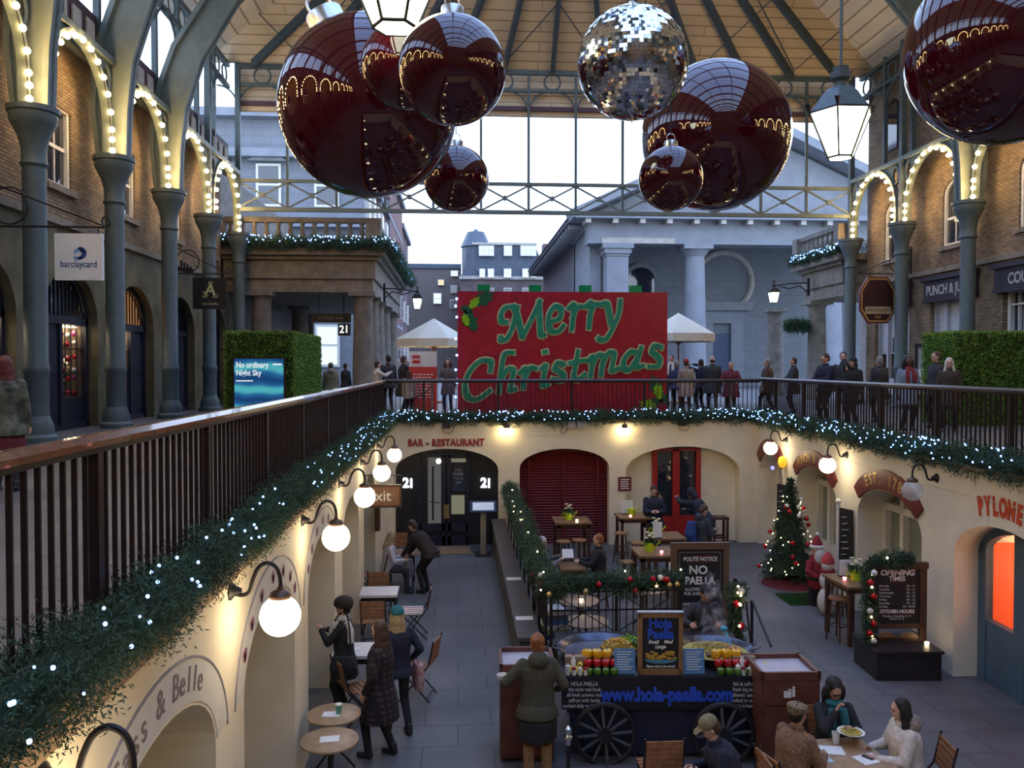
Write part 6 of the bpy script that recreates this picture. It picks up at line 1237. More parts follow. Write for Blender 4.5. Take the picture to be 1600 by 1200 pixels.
# steam over the rice
sm = bpy.data.materials.new('steam'); sm.use_nodes = True; nt = sm.node_tree; nt.nodes.clear(); o_ = nt.nodes.new('ShaderNodeOutputMaterial'); vs_ = nt.nodes.new('ShaderNodeVolumeScatter'); vs_.inputs[0].default_value = (.9,.92,1,1); vs_.inputs['Anisotropy'].default_value = .2
tc_ = nt.nodes.new('ShaderNodeTexCoord'); nz_ = nt.nodes.new('ShaderNodeTexNoise'); nz_.inputs['Scale'].default_value = 5; nz_.inputs['Detail'].default_value = 3; nz_.inputs['Distortion'].default_value = 1; mr = nt.nodes.new('ShaderNodeMapRange'); mr.inputs[1].default_value = .5; mr.inputs[2].default_value = .75; mr.inputs[3].default_value = 0; mr.inputs[4].default_value = 9
nt.links.new(tc_.outputs['Object'], nz_.inputs['Vector']); nt.links.new(nz_.outputs['Fac'], mr.inputs[0]); nt.links.new(mr.outputs[0], vs_.inputs['Density']); nt.links.new(vs_.outputs[0], o_.inputs['Volume'])
m = MB(); m.loft([((0,0,0),(.3,0,0),(0,.2,0)),((0,.05,.15),(.26,0,0),(0,.18,0)),((.02,.1,.45),(.14,0,0),(0,.12,0)),((-.02,.12,.8),(.11,0,0),(0,.1,0)),((.02,.14,1.0),(.04,0,0),(0,.04,0))], 14); st = m.build('steam', sm, None); st.location = (pb.x+.02,pb.y+.05,ZF+top+.16); tag(st, 'steam rising from the pan of yellow rice', 'steam', None, 'stuff')
# ------------------------------------------------------------------ giant baubles, mirror ball, hanging lanterns
def big_bauble(label, px, py, rpx, d, tilt=0.0, cap=True, wire=True, cz=1.0):
    p = P(px, py, d=d); r = rpx*d/F_PX; t = thing('giant_bauble', label, 'bauble', p); m = MB(); m.sph((0,0,0), r, 64, 40); m.build('ball', bauble_m, t, ang=80)
    R = RY(tilt)
    if cap: m = MB(); m.lathe([(r*.21*cz,r*.965),(r*.21*cz,r*1.14),(r*.20*cz,r*1.16),(r*.03,r*1.165)], 28, R); m.build('cap', silver, t)
    m = MB(); m.tube([R @ Vector((r*.13*cos(a),0,r*1.26+r*.13*sin(a))) for a in np.linspace(0,2*pi,25)[:-1]], r*.018, 6, True); m.build('ring', silver, t)
    q = R @ Vector((0,0,r*1.38)); m = MB(); zc_ = min(16.15, 12.45+(p.x+q.x+9.2)*.54)-p.z; m.cyl(q, (q.x,q.y,zc_), .012, n=6); m.build('wire', black_iron, t); return t
big_bauble('largest dark red bauble hanging at the upper left', 576, 168, 139, 14.0, tilt=-.45)
big_bauble('dark red bauble half hidden between the largest one and the glowing one', 632, 104, 67, 11.5)
big_bauble('red bauble with silver cap and a bright highlight right of the largest one', 707, 110, 84, 9.0)
big_bauble('small dark red bauble low under the largest one', 713, 280, 51, 17.0)
big_bauble('large dark red bauble right of the mirror ball', 1118, 213, 115, 16.0, tilt=-.78)
big_bauble('small red bauble with silver cap in front of the large right one', 1048, 279, 50, 11.0)
big_bauble('huge dark red bauble cut off by the upper right corner', 1572, 74, 148, 11.0)
p = P(988, 99, d=10.0); r = 86*10/F_PX; t = thing('mirror_ball', 'silver mirror ball of tiny square tiles hanging in the centre', 'mirror ball', p)
rg = np.random.default_rng(12); vs = []; fs = []; rows = 46
for j in range(rows):
    a0, a1 = pi*j/rows, pi*(j+1)/rows; am = (a0+a1)/2; n = max(4, int(2*rows*sin(am)))
    for k in range(n):
        th = 2*pi*(k+.5)/n; nr = np.array([sin(am)*cos(th), sin(am)*sin(th), cos(am)]); nr2 = nr+rg.normal(0,.045,3); nr2 /= np.linalg.norm(nr2); e1 = np.cross(nr2,[0,0,1.]); e1 = e1/np.linalg.norm(e1) if np.linalg.norm(e1) > .05 else np.array([1.,0,0]); e2 = np.cross(nr2,e1); c = nr*r; h = r*pi/rows*.47; w = r*pi*sin(am)/n*.95
        b = len(vs); vs += [tuple(c+e1*sx*w+e2*sy*h) for sx, sy in ((-1,-1),(1,-1),(1,1),(-1,1))]; fs.append((b,b+1,b+2,b+3))
me = bpy.data.meshes.new('tiles'); me.from_pydata(vs, [], fs); me.materials.append(mirror_m); o = bpy.data.objects.new('tiles', me); COL.objects.link(o); o.parent = t
MB().sph((0,0,0), r*.992, 32, 20).build('core', mat('grout_grey', (.25,.26,.28), .4, .5), t); m = MB(); m.cyl((0,0,r*.98),(0,0,r*1.1),.05,n=12); m.cyl((0,0,r),(0,0,16.3-p.z),.012,n=6); m.build('wire', silver, t); MB().cyl((0,0,-r*1.06),(0,0,-r*.98),.015,n=8).build('stud', silver, t)
def hall_lantern(label, px, py, d, sc):
    p = P(px, py, d=d); t = thing('hanging_lantern', label, 'lantern', p); n = 6; k = sc   # origin at the middle of the panes; 1 unit = half the top width
    tp_, bt = .86, .46; R1, R0 = 1.0*k, .40*k; z1, z0 = .62*k, -.78*k
    m = MB(); m.lathe([(R0,z0),(R1,z1)], n); m.f = m.f[:n]; m.build('glass_pane', lant_m, t, False)
    m = MB(); m.lathe([(R0*.9,z0-.02*k),(R0*.9,z0-.01*k)], n); m.build('bottom_light', lant_m, t)
    m = MB()
    for i in range(n):
        a = 2*pi*i/n; m.bar((R0*cos(a),R0*sin(a),z0),(R1*cos(a),R1*sin(a),z1),.05*k)
    for R, z in ((R0,z0),(R1,z1)): m.tube([(R*cos(2*pi*i/n),R*sin(2*pi*i/n),z) for i in range(n)], .035*k, 6, True)
    for i in range(n):
        a = 2*pi*i/n; m.cyl((R1*1.02*cos(a),R1*1.02*sin(a),z1),(R1*1.1*cos(a),R1*1.1*sin(a),z1+.26*k),.03*k,.09*k,6)
    m.build('frame', black_iron, t); m = MB(); m.lathe([(R1*1.02,z1),(R1*.92,z1+.12*k),(R1*.78,z1+.3*k),(R1*.62,z1+.55*k),(R1*.4,z1+.78*k),(R1*.2,z1+.86*k),(R1*.2,z1+.98*k)], n); m.build('hood', iron, t)
    m = MB(); m.lathe([(.2*k,z1+.98*k),(.34*k,z1+1.08*k),(.36*k,z1+1.25*k),(.26*k,z1+1.3*k),(.28*k,z1+1.45*k),(.1*k,z1+1.5*k)], n); m.build('crown', iron_d, t); m = MB(); m.cyl((0,0,z1+1.45*k),(0,0,16.2-p.z),.035,n=8); m.build('rod', iron, t); return t
hall_lantern('large lit hexagonal lantern hanging at the upper right', 1313, 208, 18.0, .68)
hall_lantern('lit hexagonal lantern cut by the top edge above the largest bauble', 617, -25, 10.3, .68)
# ------------------------------------------------------------------ people
def fuse(name, mb, vox, m, parent=None, smooth=2):
    me = bpy.data.meshes.new(name); me.from_pydata(mb.v, [], mb.f); bm = bmesh.new(); bm.from_mesh(me); bmesh.ops.recalc_face_normals(bm, faces=bm.faces); bm.to_mesh(me); bm.free()
    o = bpy.data.objects.new('tmp', me); COL.objects.link(o); md = o.modifiers.new('r', 'REMESH'); md.mode = 'VOXEL'; md.voxel_size = vox; md.adaptivity = 0
    if smooth: s = o.modifiers.new('s', 'SMOOTH'); s.iterations = smooth; s.factor = .5
    out = bpy.data.meshes.new_from_object(o.evaluated_get(bpy.context.evaluated_depsgraph_get())); bpy.data.objects.remove(o); bpy.data.meshes.remove(me)
    out.name = name; out.materials.clear(); out.materials.append(m); out.shade_smooth(); q = bpy.data.objects.new(name, out); COL.objects.link(q)
    if parent: q.parent = parent
    return q
def capsule(mb, p0, p1, r0, r1, n=12):
    mb.cyl(p0, p1, r0, r1, n, True); mb.sph(p0, r0*.995, n, 8); mb.sph(p1, r1*.995, n, 8)
def ik(a, t, l1, l2, pole):
    d = t-a; L = d.length
    if L > (l1+l2)*.998: t = a+d*((l1+l2)*.998/L); d = t-a; L = d.length
    x = (l1*l1-l2*l2+L*L)/(2*L); h = sqrt(max(0, l1*l1-x*x)); e = d/L; p = Vector(pole)-e*Vector(pole).dot(e); p.normalize(); return a+e*x+p*h, t
skins = {'pale':mat('skin_pale', (.56,.33,.25), .5, var=.06), 'tan':mat('skin_tan', (.42,.23,.15), .5, var=.06), 'dark':mat('skin_dark', (.10,.05,.035), .5, var=.06)}
eye_m = mat('eye_dark', (.03,.02,.018), .2, var=0); lip_m = mat('lip', (.34,.12,.11), .5, var=0)
_cl = {}
def cloth(name, col, **k):
    if name not in _cl: _cl[name] = mat('cloth_'+name, col, .85, var=k.pop('var', .18), scale=k.pop('scale', 18), bump=k.pop('bump', .12), **k)
    return _cl[name]
HAIR = {'black':(.012,.01,.01), 'brown':(.06,.03,.018), 'ginger':(.25,.09,.03), 'blond':(.42,.30,.15), 'grey':(.22,.21,.20), 'white':(.60,.57,.50), 'auburn':(.12,.025,.025)}
hair_m = {k: mat('hair_'+k, v, .55, var=.35, scale=30, bump=.3) for k, v in HAIR.items()}
def person(label, p, h=1.72, face=180, lean=0, sit=None, look=(0,0), lh=None, rh=None, coat=None, hem=.0, fat=1.0, legs=None, shoes=None, hair=('short','brown'), hat=None, scarf=None, hood=None, skin='pale', vox=.0085, feet=None, skirt=None, collar=True, extra=None, sl=0.0):
    s = h/1.74; V = Vector; ln = radians(lean); legs = legs or cloth('black', (.018,.018,.022)); shoes = shoes or black_p; coat = coat or cloth('charcoal', (.035,.035,.042))
    Pz = (.90*s if sit is None else sit+.11*s); Pl = V((0,0,Pz)); u = V((sl, sin(ln), cos(ln))).normalized(); fr = V((0, cos(ln), -sin(ln))); sd = V((1,0,0))
    if lean > 30 and sit is None: Pl = V((0,-.12,Pz-.04))
    N = Pl+u*.50*s; uh = V((sl, sin(ln*.65+.08), cos(ln*.65+.08))).normalized(); Hc = N+uh*.185*s
    Rh = (T(*Hc) @ RZ(radians(look[0])) @ RX(-radians(look[1])-ln*.35) @ Matrix.Scale(s, 4)); hp = lambda x, y, z: Rh @ V((x,y,z))
    S = {k: N-u*.05*s+sd*(k*.172*s*(.94+.06*fat)) for k in (-1,1)}; hands = {-1: V(lh) if lh else V((-.25*s, .06, .80*s if sit is None else Pz+.12)), 1: V(rh) if rh else V((.25*s, .06, .80*s if sit is None else Pz+.12))}
    b = MB(); arms = {}
    for k in (-1,1):
        el, w = ik(S[k], hands[k], .285*s, .25*s, V((k*.6, -.9, -.35))); arms[k] = (S[k], el, w)
        capsule(b, S[k], el, .045*s, .038*s); capsule(b, el, w, .038*s, .026*s)
        e = (w-el).normalized(); nrm = V((-k*.8, .25, -.5)); nrm = (nrm-e*nrm.dot(e)).normalized(); q = e.cross(nrm)*k*-1
        hs = .98*s; b.loft([(w-e*.01, q*.026*hs, nrm*.018*hs), (w+e*.03*hs, q*.036*hs, nrm*.016*hs), (w+e*.085*hs, q*.040*hs, nrm*.013*hs)], 12)
        for i, (L, off) in enumerate(((.062,-.031),(.074,-.0105),(.07,.0105),(.054,.031))):
            b0 = w+e*.08*hs+q*off*hs; c1 = .35+.06*i; c2 = 1.0; d1 = e*cos(c1)+nrm*sin(c1); d2 = e*cos(c1+c2)+nrm*sin(c1+c2); m1 = b0+d1*L*.55*hs; capsule(b, b0, m1, .0095*hs, .009*hs, 8); capsule(b, m1, m1+d2*L*.45*hs, .009*hs, .0078*hs, 8)
        t0 = w+e*.025*hs-q*.03*hs; t1 = t0+(e*.55-q*.65+nrm*.4).normalized()*.045*hs; capsule(b, t0, t1, .012*hs, .0105*hs, 8); capsule(b, t1, t1+(e*.8-q*.1+nrm*.6).normalized()*.03*hs, .0105*hs, .0085*hs, 8)
    tor = [(-.09,.13,.09),(.0,.15,.105),(.1,.14,.098),(.2,.132,.092),(.32,.15,.1),(.41,.16,.095),(.47,.10,.07),(.51,.055,.055)]
    b.loft([(Pl+u*t*s, sd*rx*s*fat, fr*ry*s*fat) for t, rx, ry in tor]); capsule(b, N-u*.02*s, Hc-uh*.03*s, .052*s, .050*s)
    LG = {}
    for k in (-1,1):
        hj = Pl+sd*k*.085*s-V((0,0,.02)); ft = (V(feet[(k+1)//2]) if feet else (V((k*.105*s, .0, 0)) if sit is None else V((k*.11, .44*s, 0)))); an = ft+V((0,0,.085*s))
        kn, an = ik(hj, an, .42*s, .42*s, V((k*.05, 1, .15 if sit is None else .6))); LG[k] = (hj, kn, an); capsule(b, hj, kn, .072*s*fat, .05*s); capsule(b, kn, an, .048*s, .034*s); capsule(b, an-V((0,.02,.04))*s, an+V((0,.13,-.055))*s, .034*s, .028*s)
    hm = MB()
    for c, r in (((0,0,.005),(.074,.094,.112)), ((0,.024,-.055),(.056,.062,.062)), ((0,.062,-.092),(.026,.022,.02)), ((0,.082,.026),(.05,.016,.012)), ((.03,.07,-.03),(.022,.018,.02)), ((-.03,.07,-.03),(.022,.018,.02)), ((0,.086,-.052),(.022,.011,.010)), ((.076,.0,-.012),(.010,.018,.03)), ((-.076,.0,-.012),(.010,.018,.03))):
        b.sph((0,0,0), r, 18, 12, Rh @ T(*c)) if False else b.add(*_sph(r), Rh @ T(*c))
    b.add([(0,.088,.018),(.014,.088,-.028),(-.014,.088,-.028),(0,.118,-.022),(0,.07,.02),(.018,.06,-.03),(-.018,.06,-.03)], [(0,1,3),(0,3,2),(1,2,3),(0,4,5,1),(0,2,6,4),(1,5,6,2),(4,6,5)], Rh)
    body = fuse('person', b, vox, skins[skin]); body.location = p; body.rotation_euler = (0,0,radians(face)); tag(body, label, 'person')
    for k in (-1,1): m = MB(); m.add(*_sph((.0125,.008,.008)), Rh @ T(k*.031,.0865,.004)); m.build('eye', eye_m, body)
    m = MB(); m.add(*_sph((.021,.006,.0055)), Rh @ T(0,.094,-.053)); m.build('mouth', lip_m, body)
    cv = max(vox*1.35, .012)
    # trousers, shoes
    m = MB()
    for k in (-1,1): hj, kn, an = LG[k]; capsule(m, hj, kn, .088*s*fat, .064*s); capsule(m, kn, an+V((0,0,.0)), .062*s, .048*s)
    m.loft([(Pl+u*t*s, sd*rx*s*fat, fr*ry*s*fat) for t, rx, ry in ((-.13,.12,.10),(-.06,.155,.12),(.04,.165,.12),(.1,.155,.11))]); fuse('trousers', m, cv, legs, body)
    for k in (-1,1): an = LG[k][2]; m = MB(); capsule(m, an-V((0,.025,.045))*s, an+V((0,.13,-.05))*s, .042*s, .036*s); capsule(m, an-V((0,.01,.05))*s, an+V((0,0,.03))*s, .044*s, .05*s); fuse('shoe', m, .012, shoes, body)
    # coat
    m = MB(); f2 = 1.17*fat; m.loft([(Pl+u*t*s, sd*rx*s*f2, fr*ry*s*f2*1.08) for t, rx, ry in ((-.1,.155,.12),(.0,.16,.118),(.1,.15,.11),(.2,.148,.108),(.32,.165,.115),(.41,.17,.105),(.475,.115,.085),(.51,.07,.07))], 20)
    for k in (-1,1):
        a0, el, w = arms[k]; capsule(m, a0, el, .064*s*fat, .056*s*fat); capsule(m, el, w-(w-el).normalized()*.015, .056*s*fat, .043*s)
    if hem > 0:
        if sit is None: m.loft([(Pl+V((0,0,-.02)), sd*.18*s*f2*.9, fr*.14*s*f2), (Pl+V((0,.0,-hem*.5)), sd*(.185+.02*hem)*s*f2, V((0,1,0))*(.15+.04*hem)*s*f2), (Pl+V((0,0,-hem)), sd*(.19+.05*hem)*s*f2, V((0,1,0))*(.155+.07*hem)*s*f2)], 20)
        else:
            for k in (-1,1): hj, kn, an = LG[k]; capsule(m, hj, hj.lerp(kn, min(1,hem*2)), .10*s*fat, .085*s)
    fuse('coat', m, cv, coat, body)
    if collar: m = MB(); m.loft([(N-u*.035*s, sd*.095*s, fr*.085*s), (N+u*.02*s, sd*.078*s, fr*.078*s), (N+u*.065*s-fr*.008, sd*.075*s, fr*.078*s)], 18); fuse('collar', m, cv, coat, body)
    if skirt: m = MB(); m.loft([(Pl+V((0,0,.02)), sd*.13*s*fat, fr*.10*s*fat), (Pl+V((0,0,-max(.12,hem-.03))), sd*.165*s*fat, V((0,1,0))*.135*s*fat), (Pl+V((0,0,-max(.18,hem+.04))), sd*.18*s*f2, V((0,1,0))*.16*s*f2), (Pl+V((0,0,-skirt[1])), sd*.18*s*f2, fr*.16*s*f2)], 18); fuse('skirt', m, cv, skirt[0], body)
    if hood: m = MB(); m.add(*_sph((.13,.09,.10)), T(*(N-fr*.10*s+u*.03*s)) @ RX(-.5)); m.add(*_sph((.12,.1,.05)), T(*(N-fr*.05*s))); fuse('hood', m, cv, hood, body)
    if scarf: 
        m = MB(); m.add(*_sph((.105,.10,.05)), T(*(N+u*.035*s+fr*.015))); m.tube([N-fr*.06*s-sd*.09*s, N-fr*.11*s-sd*.10*s-u*.12*s, N-fr*.12*s-sd*.11*s-u*.30*s], [.05,.058,.05], 10); m.tube([N+fr*.10*s-sd*.07*s, N+fr*.15*s-sd*.09*s-u*.15*s, N+fr*.16*s-sd*.09*s-u*.30*s], [.05,.055,.045], 10); m.tube([N+fr*.11*s+sd*.05*s, N+fr*.135*s+sd*.06*s-u*.15*s, N+fr*.135*s+sd*.05*s-u*.34*s], [.045,.05,.045], 10); fuse('scarf', m, cv, scarf, body)
    # hair and hats
    if hair:
        st, hc = hair; m = MB(); A = lambda c, r: m.add(*_sph(r), Rh @ T(*c))
        if st != 'bald': A((0,-.018,.028), (.083,.098,.104)); A((0,-.045,-.02), (.078,.07,.085))
        if st == 'bald': A((0,-.05,-.03), (.078,.06,.055))
        if st in ('long','wavy'):
            A((0,-.055,-.08), (.088,.062,.12)); A((0,-.07,-.2), (.10,.05,.13)); A((.074,-.005,-.07), (.03,.05,.13)); A((-.074,-.005,-.07), (.03,.05,.13)); A((.085,.0,-.18), (.035,.05,.1)); A((-.085,.0,-.18), (.035,.05,.1))
            if st == 'wavy': A((.1,-.01,-.06), (.04,.06,.12)); A((-.1,-.01,-.06), (.04,.06,.12)); A((0,-.05,.05), (.1,.1,.1))
        if st == 'bun': A((-.03,-.10,.06), (.04,.035,.04)); A((0,-.025,.03), (.089,.1,.108)); A((.04,-.09,-.03),(.04,.03,.05))
        fuse('hair', m, .009 if vox < .01 else .012, hair_m[hc], body)
    if hat:
        kd, hmn = hat; m = MB(); A = lambda c, r: m.add(*_sph(r), Rh @ T(*c))
        if kd == 'beanie': A((0,-.012,.055), (.092,.108,.088)); A((0,-.012,.045), (.096,.112,.03))
        elif kd == 'bobble': A((0,-.012,.055), (.092,.108,.088)); A((0,-.012,.045), (.098,.114,.03)); A((0,-.03,.16), (.035,.035,.035))
        elif kd == 'fur': A((0,-.01,.075), (.135,.145,.10)); A((0,-.01,.05), (.138,.148,.06)); A((0,-.06,.02), (.1,.08,.06))
        elif kd == 'beret': A((0,-.03,.07), (.12,.125,.055)); A((0,-.03,.04), (.11,.115,.05)); A((0,-.08,.03), (.09,.06,.06))
        elif kd == 'cap': A((0,-.01,.055), (.09,.106,.085)); m.add([(-.07,.06,.045),(.07,.06,.045),(.06,.165,.03),(0,.18,.028),(-.06,.165,.03),(-.07,.06,.058),(.07,.06,.058),(.06,.165,.042),(0,.18,.04),(-.06,.165,.042)], [(0,4,3,2,1),(5,6,7,8,9),(0,1,6,5),(1,2,7,6),(2,3,8,7),(3,4,9,8),(4,0,5,9)], Rh)
        elif kd == 'hood': A((0,-.02,.02), (.11,.115,.13)); A((0,-.06,-.08), (.11,.08,.1))
        fuse('hat', m, .010, hmn, body)
    body_parts[label] = (body, arms, N, Pl, Rh, s); return body
body_parts = {}
def _sph(r):
    q = MB().sph((0,0,0), r, 16, 10); return q.v, q.f
def at(px, d, z=0.0): v = P(px, 600, d=d); return Vector((v.x, v.y, z))
def L2(px, d): return at(px, d, ZF)
blk = cloth('black', (.018,.018,.022)); nvy = cloth('navy', (.016,.02,.04)); char = cloth('charcoal', (.035,.035,.042)); brn = cloth('brown', (.085,.055,.04)); olive = cloth('olive', (.065,.062,.042)); beige = cloth('beige', (.33,.26,.20)); cream_c = cloth('cream_coat', (.60,.53,.46)); denim = cloth('denim', (.04,.06,.12)); grey_c = cloth('grey', (.17,.165,.17)); ltblue = cloth('light_blue', (.20,.25,.34)); teal = cloth('teal_knit', (.02,.14,.16)); redk = cloth('red_knit', (.42,.03,.03)); wine = cloth('wine', (.13,.02,.03)); furd = cloth('dark_fur', (.025,.017,.013), bump=.6, scale=40, var=.5); furg = cloth('grey_fur', (.25,.20,.17), bump=.6, scale=40, var=.5); whitek = cloth('white_knit', (.62,.58,.54)); camo = cloth('camouflage', (.035,.045,.035), scale=9, var=.5, col2=(.17,.18,.13)); leop = cloth('leopard', (.03,.02,.015), scale=38, col2=(.32,.25,.15), var=.3); tanb = cloth('tan_leather', (.30,.18,.09)); khaki = cloth('khaki', (.20,.17,.10)); bluep = cloth('blue_nylon', (.02,.05,.20)); brfur = cloth('brown_fur_coat', (.20,.11,.065), bump=.5, scale=30, var=.4); patt = cloth('patterned_knit', (.10,.10,.14), scale=34, col2=(.45,.42,.42), var=.3)
plaid = bpy.data.materials.new('cloth_plaid'); plaid.use_nodes = True; _pt = plaid.node_tree; _pb = _pt.nodes['Principled BSDF']; _pb.inputs['Roughness'].default_value = .9; _tc3 = _pt.nodes.new('ShaderNodeTexCoord')
_ws = []
for ax in ('X','Z'):
    w = _pt.nodes.new('ShaderNodeTexWave'); w.bands_direction = ax; w.inputs['Scale'].default_value = 4.2; _pt.links.new(_tc3.outputs['Object'], w.inputs['Vector']); _ws.append(w)
_am = _pt.nodes.new('ShaderNodeMath'); _am.operation = 'ADD'; _pt.links.new(_ws[0].outputs['Fac'], _am.inputs[0]); _pt.links.new(_ws[1].outputs['Fac'], _am.inputs[1]); _pr = _pt.nodes.new('ShaderNodeValToRGB'); _pr.color_ramp.elements[0].position = .5; _pr.color_ramp.elements[0].color = (.014,.010,.013,1); _pr.color_ramp.elements[1].color = (.075,.042,.045,1); _md = _pt.nodes.new('ShaderNodeMath'); _md.operation = 'MULTIPLY'; _md.inputs[1].default_value = .5
_pt.links.new(_am.outputs[0], _md.inputs[0]); _pt.links.new(_md.outputs[0], _pr.inputs[0]); _pt.links.new(_pr.outputs[0], _pb.inputs['Base Color'])
def bag(name, label_parent, pts, m, strap=None):   # bag worn by a person: part of the person
    q = MB(); q.loft(pts, 16); o = fuse(name, q, .012, m, label_parent)
    if strap: MB().tube(catmull(strap, 5), .012, 6).build('strap', m, o)
    return o
V_ = Vector
# --- court, left passage
q = L2(536, 11.45); q.x = max(q.x, -1.58)
pz = person('person in a furry black hat and white scarf holding something to the chest', q, 1.66, 84, lh=(-.08,.30,1.22), rh=(.10,.27,1.18), coat=cloth('black_wool', (.02,.019,.022)), hem=.30, hair=('short','black'), hat=('fur', furd), scarf=whitek, vox=.0075); bag('shoulder_bag', pz, [(V_((-.27,-.05,.62)),V_((.06,0,0)),V_((0,.17,0))),(V_((-.28,-.05,.78)),V_((.07,0,0)),V_((0,.19,0))),(V_((-.26,-.05,.92)),V_((.04,0,0)),V_((0,.16,0)))], blk, [(-.26,-.15,.9),(-.2,-.12,1.3),(-.05,-.02,1.47),(-.1,.12,1.3),(-.26,.06,.9)])
person('person with long dark hair in a dark plaid coat standing by the round tables', L2(593, 10.25), 1.73, 68, look=(6,4), lh=(-.24,.10,.86), rh=(.24,.12,.86), coat=plaid, hem=.42, fat=1.08, hair=('long','brown'), vox=.0075, feet=((-.10,.12,0),(.10,-.12,0)))
pz = person('person in a teal knit hat with a white patterned bag behind the plaid coat', L2(620, 10.95), 1.70, 24, lh=(-.22,.2,1.0), rh=(.25,.10,.92), coat=nvy, hem=.12, hair=('long','blond'), hat=('beanie', teal), vox=.0075, feet=((-.09,.1,0),(.10,-.16,0))); bag('tote_bag', pz, [(V_((.31,.05,.50)),V_((.06,0,0)),V_((0,.15,0))),(V_((.31,.05,.68)),V_((.07,0,0)),V_((0,.17,0))),(V_((.30,.05,.86)),V_((.05,0,0)),V_((0,.15,0)))], cloth('floral_bag', (.55,.50,.46), scale=9, col2=(.40,.08,.12), var=.05), [(.30,.15,.85),(.25,.1,1.0),(.30,-.03,.85)])
person('seated person with long fair hair in a pale top by the left wall', L2(604, 17.7), 1.66, -82, lean=8, sit=.45, lh=(-.12,.33,.72), rh=(.14,.35,.72), coat=cloth('pale_top', (.50,.48,.52)), legs=char, hair=('long','blond'), look=(0,18), vox=.0085)
pz = person('person in a dark jacket bending over the table by the bar doors', L2(664, 17.75), 1.76, 62, lean=42, look=(0,15), lh=(-.12,.50,.78), rh=(.12,.50,.74), coat=cloth('dark_leather', (.03,.022,.02)), hem=.08, fat=1.12, hair=('short','brown'), vox=.0085); bag('grey_bag', pz, [(V_((0,.42,.30)),V_((.16,0,0)),V_((0,.10,0))),(V_((0,.44,.5)),V_((.18,0,0)),V_((0,.12,0))),(V_((0,.42,.68)),V_((.10,0,0)),V_((0,.08,0)))], cloth('grey_bag', (.20,.21,.24)))
# --- at the cart
pz = person('person with ginger hair in an olive jacket seen from behind at the cart', L2(840, 9.72), 1.74, 3, lh=(-.36,.22,1.10), rh=(.26,.16,.98), coat=olive, hem=.16, fat=1.12, legs=blk, shoes=tanb, hair=('bun','ginger'), hood=olive, skirt=(blk,.42), vox=.0075)
m = MB(); [m.cyl((k*.105,-.01,.04),(k*.105,-.01,.40),.062,.068,14) for k in (-1,1)]; m.build('boots', tanb, pz)
t = thing('paper_cup', 'pale paper tray held at the left side of the person in the olive jacket', 'cup', V_((q.x,0,0)) if False else pz.matrix_basis @ V_((-.38,.32,1.06))); MB().lathe([(.05,0),(.075,.06),(.07,.06),(.045,.01)], 14).build('tray', white_p, t)
person('cook in a dark jacket and black cap behind the steaming rice pan', L2(1100, 12.35), 1.66, 180, lean=10, look=(0,18), lh=(-.16,.34,1.10), rh=(.30,.38,1.12), coat=char, hem=.15, fat=1.12, hair=('short','black'), hat=('beanie', blk), skin='tan', vox=.0075)
# --- terrace
stool(852, 905, 'bar stool under the person in the white knitted hat', -2.78); stool(935, 905, 'bar stool under the ginger-haired person in black', -2.78)
person('seated person in a white knitted hat with fair hair holding papers', L2(846, 16.2), 1.62, -84, sit=.66, lh=(-.10,.36,1.10), rh=(.12,.36,1.08), coat=grey_c, hair=('long','blond'), hat=('beanie', whitek), legs=denim, vox=.0085, feet=((-.12,.34,.24),(.12,.34,.24)))
v = L2(846, 16.2); sheet('white paper in the hands of the person in the white knitted hat', (v.x+.52, v.y, ZF+1.18), .22, .18, 0); bpy.data.objects[sorted(o.name for o in bpy.data.objects if o.name.startswith('paper_menu'))[-1]].rotation_euler = (radians(60),0,0)
person('seated person in black with short ginger hair facing the papers', L2(936, 16.3), 1.70, 84, sit=.66, lh=(-.12,.38,1.02), rh=(.14,.38,1.0), coat=blk, hem=.15, fat=1.15, hair=('short','ginger'), vox=.0085, feet=((-.12,.34,.24),(.12,.34,.24)))
tq = L2(893, 16.2); square_table('small high table between the papers and the seated person in black', V_((tq.x,tq.y,0)), ZF+.95, .5, .6, bar_wood, dark_wood, 0, 'bar_table', .06, .04)
person('person in a dark coat by the wall plaque looking down at a phone', L2(1022, 21.1), 1.86, 172, look=(0,32), lh=(-.10,.30,1.20), rh=(.08,.32,1.20), coat=nvy, hem=.2, fat=1.2, hair=('short','brown'), vox=.0085)
person('hunched person in dark clothes at the red door', L2(1096, 21.3), 1.88, 48, lean=34, look=(0,10), lh=(-.25,.55,1.45), rh=(.10,.45,1.1), coat=cloth('dark_blue_anorak', (.02,.026,.045)), hem=.2, fat=1.2, hair=('short','black'), hat=('hood', cloth('dark_blue_anorak', (.02,.026,.045))), vox=.0085)
pz = person('person with a blue backpack looking at a phone near the chalkboard', L2(1096, 18.7), 1.76, -72, lean=6, look=(0,32), lh=(-.06,.33,1.14), rh=(.10,.33,1.13), coat=cloth('slate_anorak', (.04,.045,.06)), hem=.12, fat=1.2, hair=('short','brown'), hood=cloth('slate_anorak', (.04,.045,.06)), legs=denim, vox=.0085); bag('backpack', pz, [(V_((0,-.24,.88)),V_((.16,0,0)),V_((0,.09,0))),(V_((0,-.27,1.08)),V_((.17,0,0)),V_((0,.12,0))),(V_((0,-.24,1.36)),V_((.12,0,0)),V_((0,.08,0)))], bluep)
for lb, (qx, qd, fc) in (('phone in the hands of the person by the wall plaque',(1022,21.1,172)),('phone in the hands of the person with the blue backpack',(1096,18.7,-72))):
    v = T(*L2(qx,qd)) @ RZ(radians(fc)) @ V_((0,.40,1.20 if fc > 0 else 1.14)); t = thing('mobile_phone', lb, 'phone', v, radians(fc)); MB().box(-.035,.035,-.06,.06,-.005,.006,RX(.5)).build('case', black_p, t)
